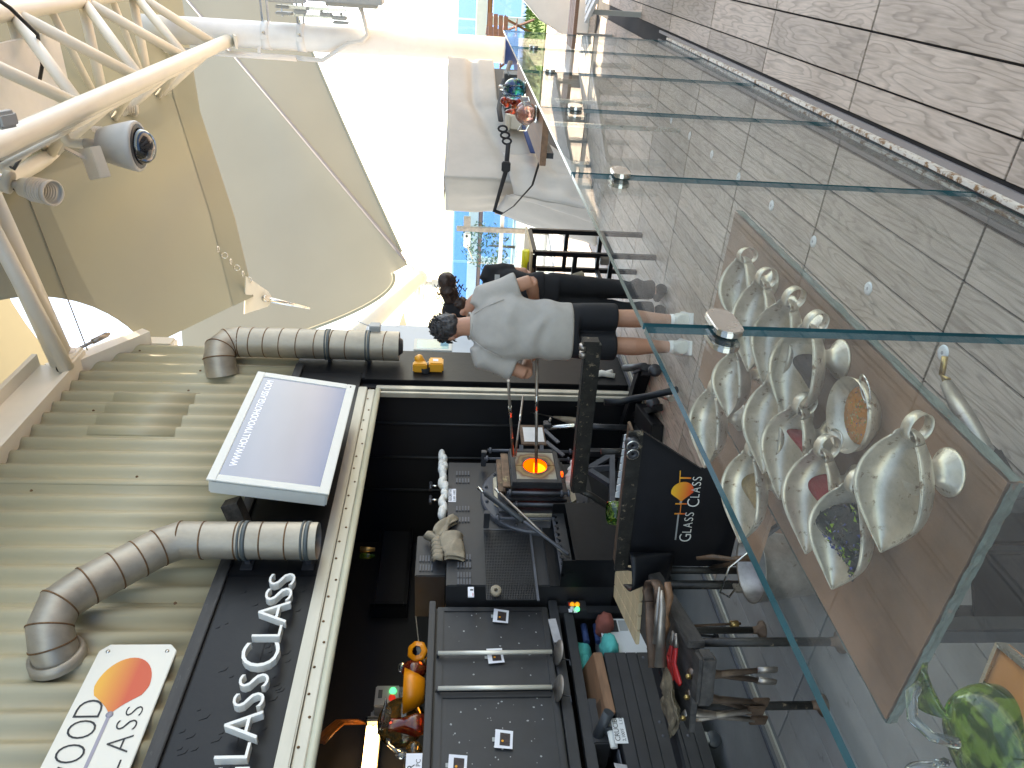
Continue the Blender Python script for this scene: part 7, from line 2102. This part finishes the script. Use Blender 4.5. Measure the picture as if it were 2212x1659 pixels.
oval(top_, [(.02, 0, .90, .150, .125), (.03, -.005, 1.02, .140, .118), (.035, -.005, 1.12, .148, .120), (.03, .0, 1.22, .158, .118), (.015, .01, 1.29, .130, .095), (-.02, .02, 1.345, .075, .068)])
for a, b2, s in ((sR, eR, 1), (sL, eL, -1)):
    limb(top_, [a + V((-s * .06, 0, .02)), a + V((0, 0, .008)), lerp(a, b2, .62)], [.074, .072, .068], 16)
q = remesh(top_, .011, 5); q.v = [crease(p) for p in q.v]
put_person(q, Ww).build("t_shirt", "cloth_black", wom)
bd = MB().box(Ww @ V((.115, -.118, 1.235)), (.05, .004, .035), Matrix.Rotation(az2 - pi / 2, 3, 'Z')); bd.build("name_badge", "plastic_grey", wom)
tr2 = MB()
oval(tr2, [(.01, 0, .80, .150, .125), (.012, 0, .90, .148, .122), (.02, 0, .97, .13, .11)])
for s in (-1, 1): limb(tr2, [(s * .075 + .01, 0, .86), (s * .078, .008, .66), (s * .076, .01, .46), (s * .078, 0, .26), (s * .076, 0, .10)], [.094, .084, .070, .066, .068], 18)
q = remesh(tr2, .011, 4); q.v = [crease(p) for p in q.v]
put_person(q, Ww).build("trousers", "cloth_black", wom)
def HWL(p): return hcw + HW @ (V(p) * .96)
cap = MB()
cap.ell(HWL((0, -.010, .040)), (.096, .116, .092), HW, 24, 14)
cap.tube([HWL((0, .09, .035)), HWL((0, .13, .030)), HWL((0, .165, .018))], [.06, .062, .035], 14, flat=.16, up=HW @ V((1, 0, 0)))
q = remesh(cap, .008, 3)
put_person(q, Ww).build("cap", "cloth_black", wom)
lg_ = MB().box(HWL((.0965, .0, .05)), (.006, .03, .02), HW)
lg_.box(HWL((-.0965, .0, .05)), (.006, .03, .02), HW)
put_person(lg_, Ww).build("cap_badge", "white_plain", wom)
pn = MB()
pn.ell(HWL((0, -.055, -.03)), (.074, .055, .06), HW, 16, 12)
for k in range(9):
    c = HWL((rnd.uniform(-.04, .04), -.12 - .018 * k, -.0 - .010 * k + rnd.uniform(-.02, .02)))
    pn.ell(c, (.05 + .012 * sin(k), .05, .05), None, 12, 8)
q = remesh(pn, .010, 2); q.v = [p + (p - hcw).normalized() * .016 * noise.noise(p * 24) for p in q.v]
for _ in range(45):
    c = HWL((rnd.uniform(-.07, .07), rnd.uniform(-.28, -.10), rnd.uniform(-.13, .06)))
    pts = [c + V((cos(j * 1.4), sin(j * 1.4), j * .5 - 1)) * .013 for j in range(6)]
    q.tube(pts, [.0035] * 5 + [.001], 5)
put_person(q, Ww).build("hair", "hair_brown", wom)
for s in (-1, 1):
    sb_ = MB(); limb(sb_, [(s * .075 + .01, -.03, .05), (s * .075 - .02, .04, .05), (s * .075 - .06, .13, .035)], [.045, .046, .032], 14)
    q = remesh(sb_, .010, 3); q.v = [V((p.x, p.y, max(.002, p.z))) for p in q.v]
    put_person(q, Ww).build("shoe", "cloth_black", wom)

# two long slatted benches on the open side of the deck, seen mirrored in the far glass
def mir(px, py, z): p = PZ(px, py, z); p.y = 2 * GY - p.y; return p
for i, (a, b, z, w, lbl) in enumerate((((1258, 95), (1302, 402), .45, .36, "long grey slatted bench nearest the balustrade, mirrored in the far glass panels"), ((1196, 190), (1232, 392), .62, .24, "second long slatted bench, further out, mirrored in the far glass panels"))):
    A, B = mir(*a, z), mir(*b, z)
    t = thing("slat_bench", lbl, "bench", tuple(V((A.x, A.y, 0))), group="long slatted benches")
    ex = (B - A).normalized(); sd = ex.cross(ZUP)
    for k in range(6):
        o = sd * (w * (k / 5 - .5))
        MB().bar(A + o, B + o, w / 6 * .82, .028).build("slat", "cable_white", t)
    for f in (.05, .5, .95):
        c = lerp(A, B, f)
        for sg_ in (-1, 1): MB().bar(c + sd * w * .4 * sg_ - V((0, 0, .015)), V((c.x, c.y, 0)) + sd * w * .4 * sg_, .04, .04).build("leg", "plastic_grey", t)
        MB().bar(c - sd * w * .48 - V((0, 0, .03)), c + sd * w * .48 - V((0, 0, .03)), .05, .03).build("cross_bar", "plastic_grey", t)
